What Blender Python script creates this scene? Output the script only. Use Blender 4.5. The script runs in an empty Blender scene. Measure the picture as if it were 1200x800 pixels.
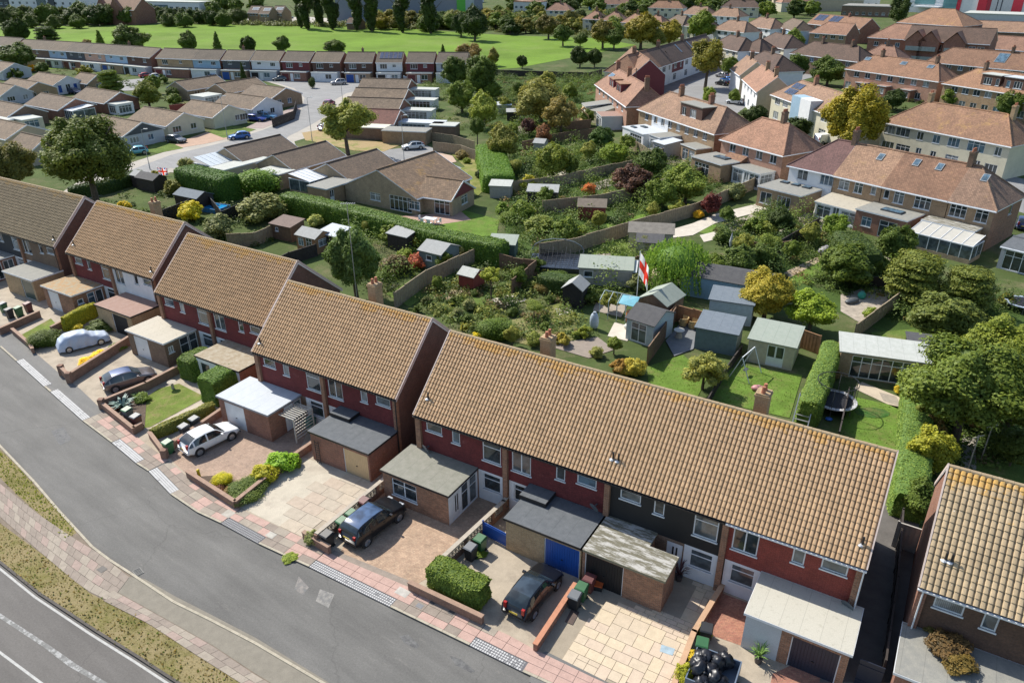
import bpy, math, random
import numpy as np
from mathutils import Matrix, Vector
random.seed(7); RS=np.random.RandomState(7)
sc=bpy.context.scene; C=sc.collection; D=bpy.data; PI=math.pi; R=math.radians
# ------------------------------------------------------------------ camera, sky, sun
CF,CTH,CRO,CH=886.67,0.4736,0.0055,31.61
cd=D.cameras.new("camera"); cam=D.objects.new("camera",cd); C.objects.link(cam)
cd.sensor_width=36; cd.lens=CF/1200*36; cd.clip_end=5000; cd.clip_start=.5
cam.matrix_world=Matrix.Translation((0,0,CH))@Matrix.Rotation(PI/2-CTH,4,'X')@Matrix.Rotation(-CRO,4,'Z')
sc.camera=cam
SUN=Vector((-.69,.71,1.03)).normalized()
w=D.worlds.new("World"); sc.world=w; w.use_nodes=True; nt=w.node_tree
sky=nt.nodes.new('ShaderNodeTexSky'); sky.sky_type='NISHITA'; sky.sun_disc=False
sky.sun_elevation=math.asin(SUN.z); sky.sun_rotation=math.atan2(SUN.x,SUN.y)
nt.nodes['Background'].inputs[1].default_value=.135
nt.links.new(sky.outputs[0],nt.nodes['Background'].inputs[0])
sl=D.lights.new("sun",'SUN'); so=D.objects.new("sun",sl); C.objects.link(so)
sl.energy=4.9; sl.angle=R(.53); sl.color=(1,.945,.85); so.rotation_euler=SUN.to_track_quat('Z','Y').to_euler()
so.location=(0,0,200)
sc.view_settings.view_transform='Standard'; sc.view_settings.look='None'; sc.view_settings.exposure=0.42; sc.view_settings.gamma=1
# ------------------------------------------------------------------ photo pixel -> point of the place at height z
_c,_s,_cr,_sr=math.cos(CTH),math.sin(CTH),math.cos(CRO),math.sin(CRO)
def P(px,py,z=0.0):
    x=px-600; y=400-py
    x,y=x*_cr+y*_sr,-x*_sr+y*_cr
    dy=CF*_c+y*_s; dz=-CF*_s+y*_c; t=(z-CH)/dz
    return (x*t,dy*t)
# ------------------------------------------------------------------ materials
_M={}
def nodes(m):
    m.use_nodes=True; n=m.node_tree; b=n.nodes['Principled BSDF']; return n,b
def c4(c,k=1): return (c[0]*k,c[1]*k,c[2]*k,1)
def nn(n,t,**k):
    o=n.nodes.new(t)
    for a,v in k.items(): setattr(o,a,v)
    return o
def noise(n,scale,vec,detail=4,rough=.6):
    o=nn(n,'ShaderNodeTexNoise'); o.inputs['Scale'].default_value=scale; o.inputs['Detail'].default_value=detail; o.inputs['Roughness'].default_value=rough
    n.links.new(vec,o.inputs['Vector']); return o
def ramp(n,fac,a,b,ca=(0,0,0,1),cb=(1,1,1,1)):
    r=nn(n,'ShaderNodeValToRGB'); e=r.color_ramp.elements; e[0].position=a; e[1].position=b; e[0].color=ca; e[1].color=cb
    n.links.new(fac,r.inputs[0]); return r
def mix(n,fac,a,b,mode='MIX'):
    m=nn(n,'ShaderNodeMix',data_type='RGBA',blend_type=mode)
    for i,v in ((0,fac),(6,a),(7,b)):
        if hasattr(v,'links'): n.links.new(v,m.inputs[i])
        else: m.inputs[i].default_value=v
    return m.outputs[2]
def bump(n,b,h,st,dist=.02):
    o=nn(n,'ShaderNodeBump'); o.inputs['Strength'].default_value=st; o.inputs['Distance'].default_value=dist
    n.links.new(h,o.inputs['Height']); n.links.new(o.outputs[0],b.inputs['Normal'])
def plain(name,c,rough=.8,var=.18,scale=2.5,bmp=.15,metal=0,second=None,t=(.45,.65),fine=25):
    if name in _M: return _M[name]
    m=D.materials.new(name); n,b=nodes(m); g=nn(n,'ShaderNodeNewGeometry').outputs['Position']
    a=noise(n,scale,g,5); f=noise(n,fine,g,3)
    col=mix(n,ramp(n,a.outputs[0],.3,.7).outputs[0],c4(c,1-var),c4(c,1+var))
    if second is not None: col=mix(n,ramp(n,noise(n,scale*.45,g,7,.7).outputs[0],*t).outputs[0],col,c4(second))
    col=mix(n,ramp(n,f.outputs[0],.35,.75).outputs[0],col,c4((.78,.78,.78)),'MULTIPLY') if bmp else col
    n.links.new(col,b.inputs['Base Color']); b.inputs['Roughness'].default_value=rough; b.inputs['Metallic'].default_value=metal
    if bmp: bump(n,b,f.outputs[0],bmp)
    _M[name]=m; return m
def paint(name,c,rough=.5,metal=0,coat=0):
    if name in _M: return _M[name]
    m=D.materials.new(name); n,b=nodes(m); g=nn(n,'ShaderNodeNewGeometry').outputs['Position']
    a=noise(n,1.7,g,4); col=mix(n,ramp(n,a.outputs[0],.3,.75).outputs[0],c4(c,.88),c4(c,1.05))
    n.links.new(col,b.inputs['Base Color']); b.inputs['Roughness'].default_value=rough; b.inputs['Metallic'].default_value=metal
    b.inputs['Coat Weight'].default_value=coat; b.inputs['Coat Roughness'].default_value=.05
    _M[name]=m; return m
def brick(name,c1,c2,mortar=(.3,.27,.23),bw=.225,bh=.075,ms=.012,bstr=.5,patch=None,rough=.9):
    if name in _M: return _M[name]
    m=D.materials.new(name); n,b=nodes(m); uv=nn(n,'ShaderNodeUVMap').outputs[0]; g=nn(n,'ShaderNodeNewGeometry').outputs['Position']
    t=nn(n,'ShaderNodeTexBrick'); n.links.new(uv,t.inputs['Vector']); t.inputs['Scale'].default_value=1
    t.inputs['Brick Width'].default_value=bw; t.inputs['Row Height'].default_value=bh; t.inputs['Mortar Size'].default_value=ms; t.inputs['Mortar Smooth'].default_value=.3
    t.inputs['Color1'].default_value=c4(c1); t.inputs['Color2'].default_value=c4(c2); t.inputs['Mortar'].default_value=c4(mortar)
    a=noise(n,1.1,g,6,.7); f=noise(n,9,g,3)
    col=mix(n,.75,t.outputs[0],ramp(n,a.outputs[0],.3,.72,c4((.68,.68,.68)),c4((1.22,1.22,1.22))).outputs[0],'MULTIPLY')
    col=mix(n,.6,col,ramp(n,f.outputs[0],.35,.7,c4((.7,.7,.7)),c4((1.25,1.2,1.15))).outputs[0],'MULTIPLY')
    if patch is not None: col=mix(n,ramp(n,noise(n,1.6,g,7,.75).outputs[0],.6,.68).outputs[0],col,c4(patch))
    n.links.new(col,b.inputs['Base Color']); b.inputs['Roughness'].default_value=rough
    if bstr: bump(n,b,t.outputs['Fac'],-bstr,.01)
    _M[name]=m; return m
def tiles(name,c1,c2,lich=(.42,.25,.08),amt=.62,bw=.27,bh=.16,ridge=None,hi=9):
    """plain roof tiles of houses too far off to tell single tiles apart"""
    if name in _M: return _M[name]
    m=D.materials.new(name); n,b=nodes(m); uv=nn(n,'ShaderNodeUVMap').outputs[0]; g=nn(n,'ShaderNodeNewGeometry').outputs['Position']
    t=nn(n,'ShaderNodeTexBrick'); n.links.new(uv,t.inputs['Vector']); t.inputs['Scale'].default_value=1
    t.inputs['Brick Width'].default_value=bw; t.inputs['Row Height'].default_value=bh; t.inputs['Mortar Size'].default_value=.02; t.inputs['Mortar Smooth'].default_value=.6
    t.inputs['Color1'].default_value=c4(c1,1.1); t.inputs['Color2'].default_value=c4(c2,.9); t.inputs['Mortar'].default_value=c4(c2,.45)
    oi=nn(n,'ShaderNodeObjectInfo').outputs['Random']
    col=mix(n,.8,t.outputs[0],ramp(n,noise(n,.5,g,6,.7).outputs[0],.3,.7,c4((.72,.72,.72)),c4((1.25,1.22,1.2))).outputs[0],'MULTIPLY')
    col=mix(n,.6,col,ramp(n,noise(n,3.5,g,4,.7).outputs[0],.3,.72,c4((.7,.7,.7)),c4((1.3,1.25,1.2))).outputs[0],'MULTIPLY')
    col=mix(n,.7,col,ramp(n,oi,0,1,c4((.8,.8,.85)),c4((1.15,1.1,1.05))).outputs[0],'MULTIPLY')
    col=mix(n,ramp(n,noise(n,.33,g,8,.8).outputs[0],amt,amt+.2).outputs[0],col,c4(lich))
    n.links.new(col,b.inputs['Base Color']); b.inputs['Roughness'].default_value=.9
    bump(n,b,t.outputs['Fac'],-.7,.03); _M[name]=m; return m
def glassm(name,c,rough=.06):
    if name in _M: return _M[name]
    m=D.materials.new(name); n,b=nodes(m); g=nn(n,'ShaderNodeNewGeometry').outputs['Position']
    col=mix(n,ramp(n,noise(n,1.3,g,2).outputs[0],.4,.6).outputs[0],c4(c,.6),c4(c,1.25))
    if 'curtain' in name:
        wv=nn(n,'ShaderNodeTexWave'); wv.inputs['Scale'].default_value=4; wv.inputs['Distortion'].default_value=1.5; n.links.new(nn(n,'ShaderNodeUVMap').outputs[0],wv.inputs['Vector']); col=mix(n,wv.outputs['Fac'],mix(n,1.0,col,c4((.6,.6,.6)),'MULTIPLY'),col)
    n.links.new(col,b.inputs['Base Color']); b.inputs['Roughness'].default_value=rough; b.inputs['Specular IOR Level'].default_value=.8
    _M[name]=m; return m
def leafm(name='leaves',trans=.32):
    if name in _M: return _M[name]
    m=D.materials.new(name); n,b=nodes(m)
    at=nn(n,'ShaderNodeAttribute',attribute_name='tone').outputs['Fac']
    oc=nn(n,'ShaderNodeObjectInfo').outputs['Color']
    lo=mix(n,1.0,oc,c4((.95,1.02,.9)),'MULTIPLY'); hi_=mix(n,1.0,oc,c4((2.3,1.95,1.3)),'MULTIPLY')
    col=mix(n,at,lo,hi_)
    n.links.new(col,b.inputs['Base Color']); b.inputs['Roughness'].default_value=.6; b.inputs['Specular IOR Level'].default_value=.25
    tr=nn(n,'ShaderNodeBsdfTranslucent'); n.links.new(col,tr.inputs[0]); ms=nn(n,'ShaderNodeMixShader'); ms.inputs[0].default_value=trans
    n.links.new(b.outputs[0],ms.inputs[1]); n.links.new(tr.outputs[0],ms.inputs[2]); n.links.new(ms.outputs[0],n.nodes['Material Output'].inputs[0])
    _M[name]=m; return m
def grassm(name,c,dry=(.2,.17,.07),t=(.5,.75),sc_=.35):
    if name in _M: return _M[name]
    m=D.materials.new(name); n,b=nodes(m); g=nn(n,'ShaderNodeNewGeometry').outputs['Position']
    col=mix(n,ramp(n,noise(n,sc_,g,6,.7).outputs[0],.3,.7).outputs[0],c4(c,.72),c4(c,1.25))
    col=mix(n,ramp(n,noise(n,sc_*.7,g,8,.8).outputs[0],*t).outputs[0],col,c4(dry))
    f=noise(n,14,g,4,.8); col=mix(n,.8,col,ramp(n,f.outputs[0],.3,.7,c4((.55,.55,.55)),c4((1.35,1.35,1.3))).outputs[0],'MULTIPLY')
    n.links.new(col,b.inputs['Base Color']); b.inputs['Roughness'].default_value=.95; b.inputs['Specular IOR Level'].default_value=.1
    bump(n,b,f.outputs[0],.6,.06); _M[name]=m; return m
def asphalt(name,c,c2,streak=None):
    if name in _M: return _M[name]
    m=D.materials.new(name); n,b=nodes(m); g=nn(n,'ShaderNodeNewGeometry').outputs['Position']
    mp=nn(n,'ShaderNodeMapping'); n.links.new(g,mp.inputs[0]); mp.vector_type='TEXTURE'; mp.inputs['Rotation'].default_value=(0,0,R(-37)); mp.inputs['Scale'].default_value=(6,1,1)
    col=mix(n,ramp(n,noise(n,.9,mp.outputs[0],7,.65).outputs[0],.35,.68).outputs[0],c4(c),c4(c2))
    col=mix(n,.5,col,ramp(n,noise(n,.25,g,5,.6).outputs[0],.3,.7,c4((.8,.8,.8)),c4((1.15,1.15,1.15))).outputs[0],'MULTIPLY')
    if streak: col=mix(n,ramp(n,noise(n,2.1,mp.outputs[0],9,.85).outputs[0],.58,.72).outputs[0],col,c4(streak))
    v=nn(n,'ShaderNodeTexVoronoi',feature='DISTANCE_TO_EDGE'); v.inputs['Scale'].default_value=.07
    wv=noise(n,.8,g,3); wm=nn(n,'ShaderNodeVectorMath',operation='MULTIPLY_ADD'); n.links.new(wv.outputs[1],wm.inputs[0]); wm.inputs[1].default_value=(1.5,1.5,0); n.links.new(g,wm.inputs[2]); n.links.new(wm.outputs[0],v.inputs['Vector'])
    col=mix(n,ramp(n,v.outputs['Distance'],.0008,.003,c4((.3,.3,.3)),c4((0,0,0))).outputs[0],col,c4(c,.5))
    f=noise(n,9,g,6,.85); col=mix(n,.55,col,ramp(n,f.outputs[0],.36,.66,c4((.72,.72,.72)),c4((1.25,1.25,1.25))).outputs[0],'MULTIPLY'); f=noise(n,45,g,2,.7); col=mix(n,.7,col,ramp(n,f.outputs[0],.3,.7,c4((.72,.72,.72)),c4((1.25,1.25,1.25))).outputs[0],'MULTIPLY')
    n.links.new(col,b.inputs['Base Color']); b.inputs['Roughness'].default_value=.85; bump(n,b,f.outputs[0],.25,.01); _M[name]=m; return m
def felt(name,c,c2,t=(.5,.6),sc_=1.0,lines=False,rough=.85):
    if name in _M: return _M[name]
    m=D.materials.new(name); n,b=nodes(m); uv=nn(n,'ShaderNodeUVMap').outputs[0]; g=nn(n,'ShaderNodeNewGeometry').outputs['Position']
    mp=nn(n,'ShaderNodeMapping'); n.links.new(uv,mp.inputs[0]); mp.inputs['Scale'].default_value=(.35 if lines else 1,1.6 if lines else 1,1)
    a=noise(n,sc_*2.2,mp.outputs[0],9,.75)
    col=mix(n,ramp(n,a.outputs[0],*t).outputs[0],c4(c),c4(c2))
    t2=nn(n,'ShaderNodeTexBrick'); t2.offset=0; n.links.new(uv,t2.inputs['Vector']); t2.inputs['Scale'].default_value=1; t2.inputs['Brick Width'].default_value=.95; t2.inputs['Row Height'].default_value=30; t2.inputs['Mortar Size'].default_value=.012
    t2.inputs['Color1'].default_value=(1,1,1,1); t2.inputs['Color2'].default_value=(.93,.93,.93,1); t2.inputs['Mortar'].default_value=(.6,.6,.6,1)
    col=mix(n,.7,col,t2.outputs[0],'MULTIPLY')
    f=noise(n,18,g,4,.8); col=mix(n,.6,col,ramp(n,f.outputs[0],.3,.7,c4((.75,.75,.75)),c4((1.2,1.2,1.2))).outputs[0],'MULTIPLY')
    n.links.new(col,b.inputs['Base Color']); b.inputs['Roughness'].default_value=rough; bump(n,b,f.outputs[0],.3,.01); _M[name]=m; return m
def pantile(name,c,lich,amt):
    if name in _M: return _M[name]
    m=D.materials.new(name); n,b=nodes(m); g=nn(n,'ShaderNodeNewGeometry').outputs['Position']; at=nn(n,'ShaderNodeAttribute',attribute_name='tone').outputs['Fac']
    up=nn(n,'ShaderNodeAttribute',attribute_name='upslope').outputs['Fac']
    col=mix(n,at,c4(c,.8),c4(c,1.18))
    col=mix(n,.5,col,ramp(n,noise(n,.8,g,6,.7).outputs[0],.3,.7,c4((.82,.8,.78)),c4((1.15,1.15,1.15))).outputs[0],'MULTIPLY')
    ns=noise(n,.7,g,6,.8); ad=nn(n,'ShaderNodeMath',operation='MULTIPLY_ADD'); pw=nn(n,'ShaderNodeMath',operation='POWER'); n.links.new(up,pw.inputs[0]); pw.inputs[1].default_value=3.2; n.links.new(pw.outputs[0],ad.inputs[0]); ad.inputs[1].default_value=.5; n.links.new(ns.outputs[0],ad.inputs[2])
    f2=noise(n,6,g,6,.8); ad2=nn(n,'ShaderNodeMath',operation='MULTIPLY_ADD'); n.links.new(f2.outputs[0],ad2.inputs[0]); ad2.inputs[1].default_value=.25; n.links.new(ad.outputs[0],ad2.inputs[2])
    col=mix(n,ramp(n,ad2.outputs[0],amt,amt+.24,c4((0,0,0)),c4((.7,.7,.7))).outputs[0],col,c4(lich))
    f=noise(n,22,g,4,.8); col=mix(n,.6,col,ramp(n,f.outputs[0],.3,.7,c4((.75,.73,.7)),c4((1.2,1.2,1.2))).outputs[0],'MULTIPLY')
    sp=noise(n,3.5,g,2,.5); col=mix(n,ramp(n,noise(n,11,g,1).outputs[0],.76,.8).outputs[0],col,c4((.6,.57,.5)))
    n.links.new(col,b.inputs['Base Color']); b.inputs['Roughness'].default_value=.92; bump(n,b,f.outputs[0],.3,.01); _M[name]=m; return m
WHITE=paint('white_upvc',(.72,.74,.76),.4); GLASS=[glassm('pane_dark',(.035,.045,.05)),glassm('pane_dim',(.09,.11,.12)),glassm('pane_curtain',(.3,.32,.33),.15),glassm('pane_blue',(.08,.14,.19))]
BLACK=paint('black_plastic',(.015,.015,.017),.5); DARKGREY=paint('dark_grey_paint',(.06,.065,.07),.5)
LEAF=leafm()
BARK=plain('bark',(.11,.085,.06),.95,.3,4,.6)
# ------------------------------------------------------------------ mesh helper
class MB:
    def __init__(s): s.v=[]; s.f=[]; s.m=[]; s.T=None; s.mi=0; s.tone=None
    def add(s,vs,fs,mi=None):
        b=len(s.v)
        if s.T is not None: vs=[tuple(s.T@Vector(p)) for p in vs]
        s.v+=vs; s.f+=[tuple(i+b for i in f) for f in fs]; s.m+=[s.mi if mi is None else mi]*len(fs); return s
    def box(s,x0,x1,y0,y1,z0,z1,mi=None):
        return s.add([(x0,y0,z0),(x1,y0,z0),(x1,y1,z0),(x0,y1,z0),(x0,y0,z1),(x1,y0,z1),(x1,y1,z1),(x0,y1,z1)],
            [(0,3,2,1),(4,5,6,7),(0,1,5,4),(1,2,6,5),(2,3,7,6),(3,0,4,7)],mi)
    def bar(s,a,b,w,h=None,mi=None):
        a,b=Vector(a),Vector(b); h=h or w; d=(b-a); L=d.length
        if L<1e-6: return s
        d/=L; u=d.cross(Vector((0,0,1)))
        if u.length<1e-3: u=Vector((1,0,0))
        u.normalize(); v=u.cross(d); vs=[]
        for p in (a,b):
            for su,sv in ((-1,-1),(1,-1),(1,1),(-1,1)): vs.append(tuple(p+u*su*w/2+v*sv*h/2))
        return s.add(vs,[(0,1,2,3),(7,6,5,4),(0,4,5,1),(1,5,6,2),(2,6,7,3),(3,7,4,0)],mi)
    def prism(s,poly,z0,z1,mi=None):
        n=len(poly); vs=[(p[0],p[1],z0) for p in poly]+[(p[0],p[1],z1) for p in poly]
        ar=sum(poly[i][0]*poly[(i+1)%n][1]-poly[(i+1)%n][0]*poly[i][1] for i in range(n))
        up=tuple(range(n,2*n)) if ar>0 else tuple(range(2*n-1,n-1,-1)); dn=tuple(range(n-1,-1,-1)) if ar>0 else tuple(range(n))
        sd=[(i,(i+1)%n,(i+1)%n+n,i+n) if ar>0 else (i,i+n,(i+1)%n+n,(i+1)%n) for i in range(n)]
        return s.add(vs,[up,dn]+sd,mi)
    def flat(s,poly,z,mi=None):
        n=len(poly); ar=sum(poly[i][0]*poly[(i+1)%n][1]-poly[(i+1)%n][0]*poly[i][1] for i in range(n))
        return s.add([(p[0],p[1],z) for p in poly],[tuple(range(n)) if ar>0 else tuple(range(n-1,-1,-1))],mi)
    def cyl(s,a,b,r0,r1=None,n=8,mi=None,cap=True):
        a,b=Vector(a),Vector(b); r1=r0 if r1 is None else r1; d=(b-a).normalized(); u=d.cross(Vector((0,0,1)))
        if u.length<1e-3: u=Vector((1,0,0))
        u.normalize(); v=d.cross(u); vs=[]
        for p,r in ((a,r0),(b,r1)):
            for i in range(n):
                t=2*PI*i/n; vs.append(tuple(p+(u*math.cos(t)+v*math.sin(t))*r))
        fs=[(i,(i+1)%n,(i+1)%n+n,i+n) for i in range(n)]
        if cap: fs+=[tuple(range(n-1,-1,-1)),tuple(range(n,2*n))]
        return s.add(vs,fs,mi)
    def ball(s,c,r,n=8,m=6,mi=None,jit=0,z0=-1):
        vs=[];fs=[]; rx,ry,rz=(r,r,r) if not isinstance(r,tuple) else r
        for j in range(m+1):
            ph=-PI/2+PI*j/m
            for i in range(n):
                t=2*PI*i/n; k=1+jit*(random.random()-.5)
                vs.append((c[0]+rx*k*math.cos(ph)*math.cos(t),c[1]+ry*k*math.cos(ph)*math.sin(t),c[2]+rz*k*max(math.sin(ph),z0)))
        for j in range(m):
            for i in range(n): fs.append((j*n+i,j*n+(i+1)%n,(j+1)*n+(i+1)%n,(j+1)*n+i))
        return s.add(vs,fs,mi)
    def mesh(s,name,mats,smooth=False):
        me=D.meshes.new(name); me.from_pydata(s.v,[],s.f); mats=mats if isinstance(mats,(list,tuple)) else [mats]
        for m in mats: me.materials.append(m)
        if len(mats)>1: me.polygons.foreach_set('material_index',s.m)
        V=np.array(s.v) if s.v else np.zeros((0,3)); uvl=me.uv_layers.new(name='UVMap')
        n=len(me.polygons); L=len(me.loops); nr=np.empty(n*3); me.polygons.foreach_get('normal',nr); nr=nr.reshape(-1,3)
        T=np.stack([-nr[:,1],nr[:,0],np.zeros(n)],1); l=np.linalg.norm(T,axis=1); fl=l<.02; T[fl]=(1,0,0); l[fl]=1; T/=l[:,None]
        B=np.cross(nr,T); lt=np.empty(n,dtype=int); me.polygons.foreach_get('loop_total',lt); vi=np.empty(L,dtype=int); me.loops.foreach_get('vertex_index',vi)
        pi=np.repeat(np.arange(n),lt); pv=V[vi]; uv=np.stack([(pv*T[pi]).sum(1),(pv*B[pi]).sum(1)],1); uvl.data.foreach_set('uv',uv.ravel())
        if smooth: me.polygons.foreach_set('use_smooth',[True]*n)
        if s.tone is not None:
            for k,vals in s.tone.items(): a=me.attributes.new(k,'FLOAT','FACE'); a.data.foreach_set('value',vals)
        me.update(); return me
    def build(s,name,mats,parent=None,smooth=False,**k): return link(name,s.mesh(name,mats,smooth),parent,**k)
KIDS={}                                                          # parent name -> its parts
def link(name,me,parent=None,loc=None,rot=0,scale=None,label=None,cat=None,group=None,kind=None,color=None):
    o=D.objects.new(name,me); C.objects.link(o)
    if parent is not None: o.parent=parent; KIDS.setdefault(parent.name,[]).append(o)
    if loc is not None: o.location=loc
    if rot: o.rotation_euler=(0,0,rot)
    if scale is not None: o.scale=scale
    return tag(o,label,cat,group,kind,color)
def tag(o,label=None,cat=None,group=None,kind=None,color=None):
    if label: o['label']=label
    if cat: o['category']=cat
    if group: o['group']=group
    if kind: o['kind']=kind
    if color: o.color=(*color,1)
    return o
def thing(name,label,cat,loc=(0,0,0),rot=0,group=None):
    o=D.objects.new(name,None); C.objects.link(o); o.empty_display_size=.3
    o.location=(loc[0],loc[1],loc[2] if len(loc)>2 else 0); o.rotation_euler=(0,0,rot); return tag(o,label,cat,group)
def copy_tree(o,parent=None,loc=None,rot=None,label=None,group=None):
    c=o.copy(); C.objects.link(c)
    if parent is not None: c.parent=parent; KIDS.setdefault(parent.name,[]).append(c)
    if loc is not None: c.location=loc
    if rot is not None: c.rotation_euler=(0,0,rot)
    if label: c['label']=label
    if group: c['group']=group
    for ch in list(KIDS.get(o.name,[])): copy_tree(ch,c)
    return c
def struct(name,mb,mats,**k): return mb.build(name,mats,kind='structure',**k)
# ------------------------------------------------------------------ windows and doors
_W={}
def opening(parent,x,z,w,h,style='c2',at=(0,0),rot=0,frame=None,door=None,label=None,gl=None,rec=.05):
    """x,z lower-left on the wall plane; wall starts at `at`, runs along rot; outward is local -y"""
    frame=frame or WHITE; key=(round(w,2),round(h,2),style,frame.name,door.name if door else '')
    if key not in _W:
        f=MB(); t=.07; g=MB(); d=None
        if style=='garage':
            f.box(0,.05,0,.08,0,h); f.box(w-.05,w,0,.08,0,h); f.box(.05,w-.05,0,.08,h-.05,h)
            d=MB(); nr=max(4,int(w/.16))
            for i in range(nr): d.box(.05+(w-.1)*i/nr+.008,.05+(w-.1)*(i+1)/nr-.008,.02,.07,0,h-.05)
            d.box(.05,w-.05,.05,.08,0,h-.05); d.box(w/2-.06,w/2+.06,-.02,.02,h*.42,h*.42+.05,1)
        else:
            f.box(0,t,0,.08,0,h); f.box(w-t,w,0,.08,0,h); f.box(t,w-t,0,.08,0,t); f.box(t,w-t,0,.08,h-t,h)
            if style[0]=='c':
                n=int(style[1])
                for i in range(1,n): f.box(w*i/n-t/2,w*i/n+t/2,.005,.075,t,h-t)
                if len(style)>2: f.box(t,w-t,.01,.07,h*.66,h*.66+t*.8)
                if h<1.9: f.box(-.06,w+.06,-.1,.0,-.07,0)
            if style=='door': f.box(t,w-t,0.01,.07,t,h*.42); f.box(w*.45,w*.55,.01,.07,h*.42,h-t)
            if style in('solid','slot'):
                d=MB(); d.box(t,w-t,.015,.06,t,h-t)
                if style=='slot': d.box(w*.35,w*.45,.0,.015,h*.25,h*.85,1); d.box(w*.58,w*.68,.0,.015,h*.25,h*.85,1)
            if style=='grid':
                n=max(2,int(w/.75))
                for i in range(1,n): f.box(w*i/n-.035,w*i/n+.035,.005,.075,t,h-t)
                f.box(t,w-t,.01,.07,h*.7,h*.7+.06)
            g.box(t,w-t,.03,.05,t,h-t)
        _W[key]=(f.mesh('window_frame',frame),g.mesh('pane',GLASS[0]) if g.v else None,d.mesh('door_leaf',[door or WHITE,BLACK]) if d else None,{})
    f,g,d,gv=_W[key]; cs,sn=math.cos(rot),math.sin(rot)
    lx=at[0]+x*cs-rec*sn; ly=at[1]+x*sn+rec*cs
    nm='garage_door' if style=='garage' else 'door' if style in('door','solid','slot') else 'window'
    fo=link(nm,f,parent,loc=(lx,ly,z),rot=rot,label=label)
    if d: link('door_leaf' if nm!='window' else 'panel',d,fo)
    elif g:
        gi=gl if gl is not None else random.choice((0,0,1,2,3,0,1))
        if gi not in gv: q=g.copy(); q.materials[0]=GLASS[gi]; gv[gi]=q
        link('pane',gv[gi],fo)
    return fo
def wall(mb,at,rot,L,z0,z1,ops=(),gable=0,mi=0,rev=.1,apex=.5):
    """outer face with real openings and reveals"""
    mb.T=Matrix.Translation((at[0],at[1],0))@Matrix.Rotation(rot,4,'Z')
    ops=[(max(0,x),max(z0,z),min(L,x+w),min(z1,z+h)) for (x,z,w,h) in ops if z<z1-.05 and z+h>z0+.05]
    xs=sorted({0,L,*[o[0] for o in ops],*[o[2] for o in ops]}); zs=sorted({z0,z1,*[o[1] for o in ops],*[o[3] for o in ops]})
    for i in range(len(xs)-1):
        for j in range(len(zs)-1):
            cx=(xs[i]+xs[i+1])/2; cz=(zs[j]+zs[j+1])/2
            if any(o[0]<cx<o[2] and o[1]<cz<o[3] for o in ops): continue
            mb.add([(xs[i],0,zs[j]),(xs[i+1],0,zs[j]),(xs[i+1],0,zs[j+1]),(xs[i],0,zs[j+1])],[(0,1,2,3)],mi)
    for (a,b,c,d) in ops:
        r=rev+.04
        mb.add([(a,0,b),(c,0,b),(c,0,d),(a,0,d),(a,r,b),(c,r,b),(c,r,d),(a,r,d)],[(0,4,7,3),(1,2,6,5),(0,1,5,4),(3,7,6,2)],mi)
    if gable: mb.add([(0,0,z1),(L,0,z1),(L*apex,0,z1+gable)],[(0,1,2)],mi)
    mb.T=None
def roof_mesh(L,W,he,rise,hx0,hx1,ox=.12,oy=.3,th=.14,apex=.5):
    """two slopes, hipped where hx>0; closed shell with eaves overhang"""
    mb=MB(); k=rise/(W/2); zl=he-oy*k
    E=[(-(oy if hx0 else ox),-oy,zl),(L+(oy if hx1 else ox),-oy,zl),(L+(oy if hx1 else ox),W+oy,zl),(-(oy if hx0 else ox),W+oy,zl)]
    Rg=[(hx0 if hx0 else -ox,W/2,he+rise),(L-hx1 if hx1 else L+ox,W/2,he+rise)]
    V=E+Rg; top=[(0,1,5,4),(2,3,4,5)]; bd=[(0,1),(2,3)]
    if hx1: top.append((1,2,5)); bd.append((1,2))
    else: bd+=[(1,5),(5,2)]
    if hx0: top.append((3,0,4)); bd.append((3,0))
    else: bd+=[(3,4),(4,0)]
    V2=[(x,y,z+.06) for x,y,z in V]+[(x,y,z-th+.06) for x,y,z in V]
    mb.add(V2,top); mb.add(V2,[tuple(i+6 for i in reversed(f)) for f in top],1)
    mb.add(V2,[(b,a,a+6,b+6)[::-1] for a,b in bd],1)
    return mb,E,Rg
def chimney(parent,x,y,z0,z1,mat,w=.6,d=.9,pots=2,rot=0,potm=None):
    m=MB(); m.T=Matrix.Translation((x,y,0))@Matrix.Rotation(rot,4,'Z'); m.box(-w/2,w/2,-d/2,d/2,z0,z1-.25); m.box(-w/2-.05,w/2+.05,-d/2-.05,d/2+.05,z1-.25,z1-.1); m.box(-w/2,w/2,-d/2,d/2,z1-.1,z1)
    c=m.build('chimney',mat,parent)
    for i in range(pots):
        yy=(-d/2+d*(i+.5)/pots) if pots>1 else 0
        p=MB(); p.T=m.T; p.cyl((0,yy,z1),(0,yy,z1+.4),.13,.1,8); p.build('chimney_pot',potm or plain('terracotta',(.42,.16,.09)),c)
    return c
def rot90(i): return i*PI/2
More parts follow.
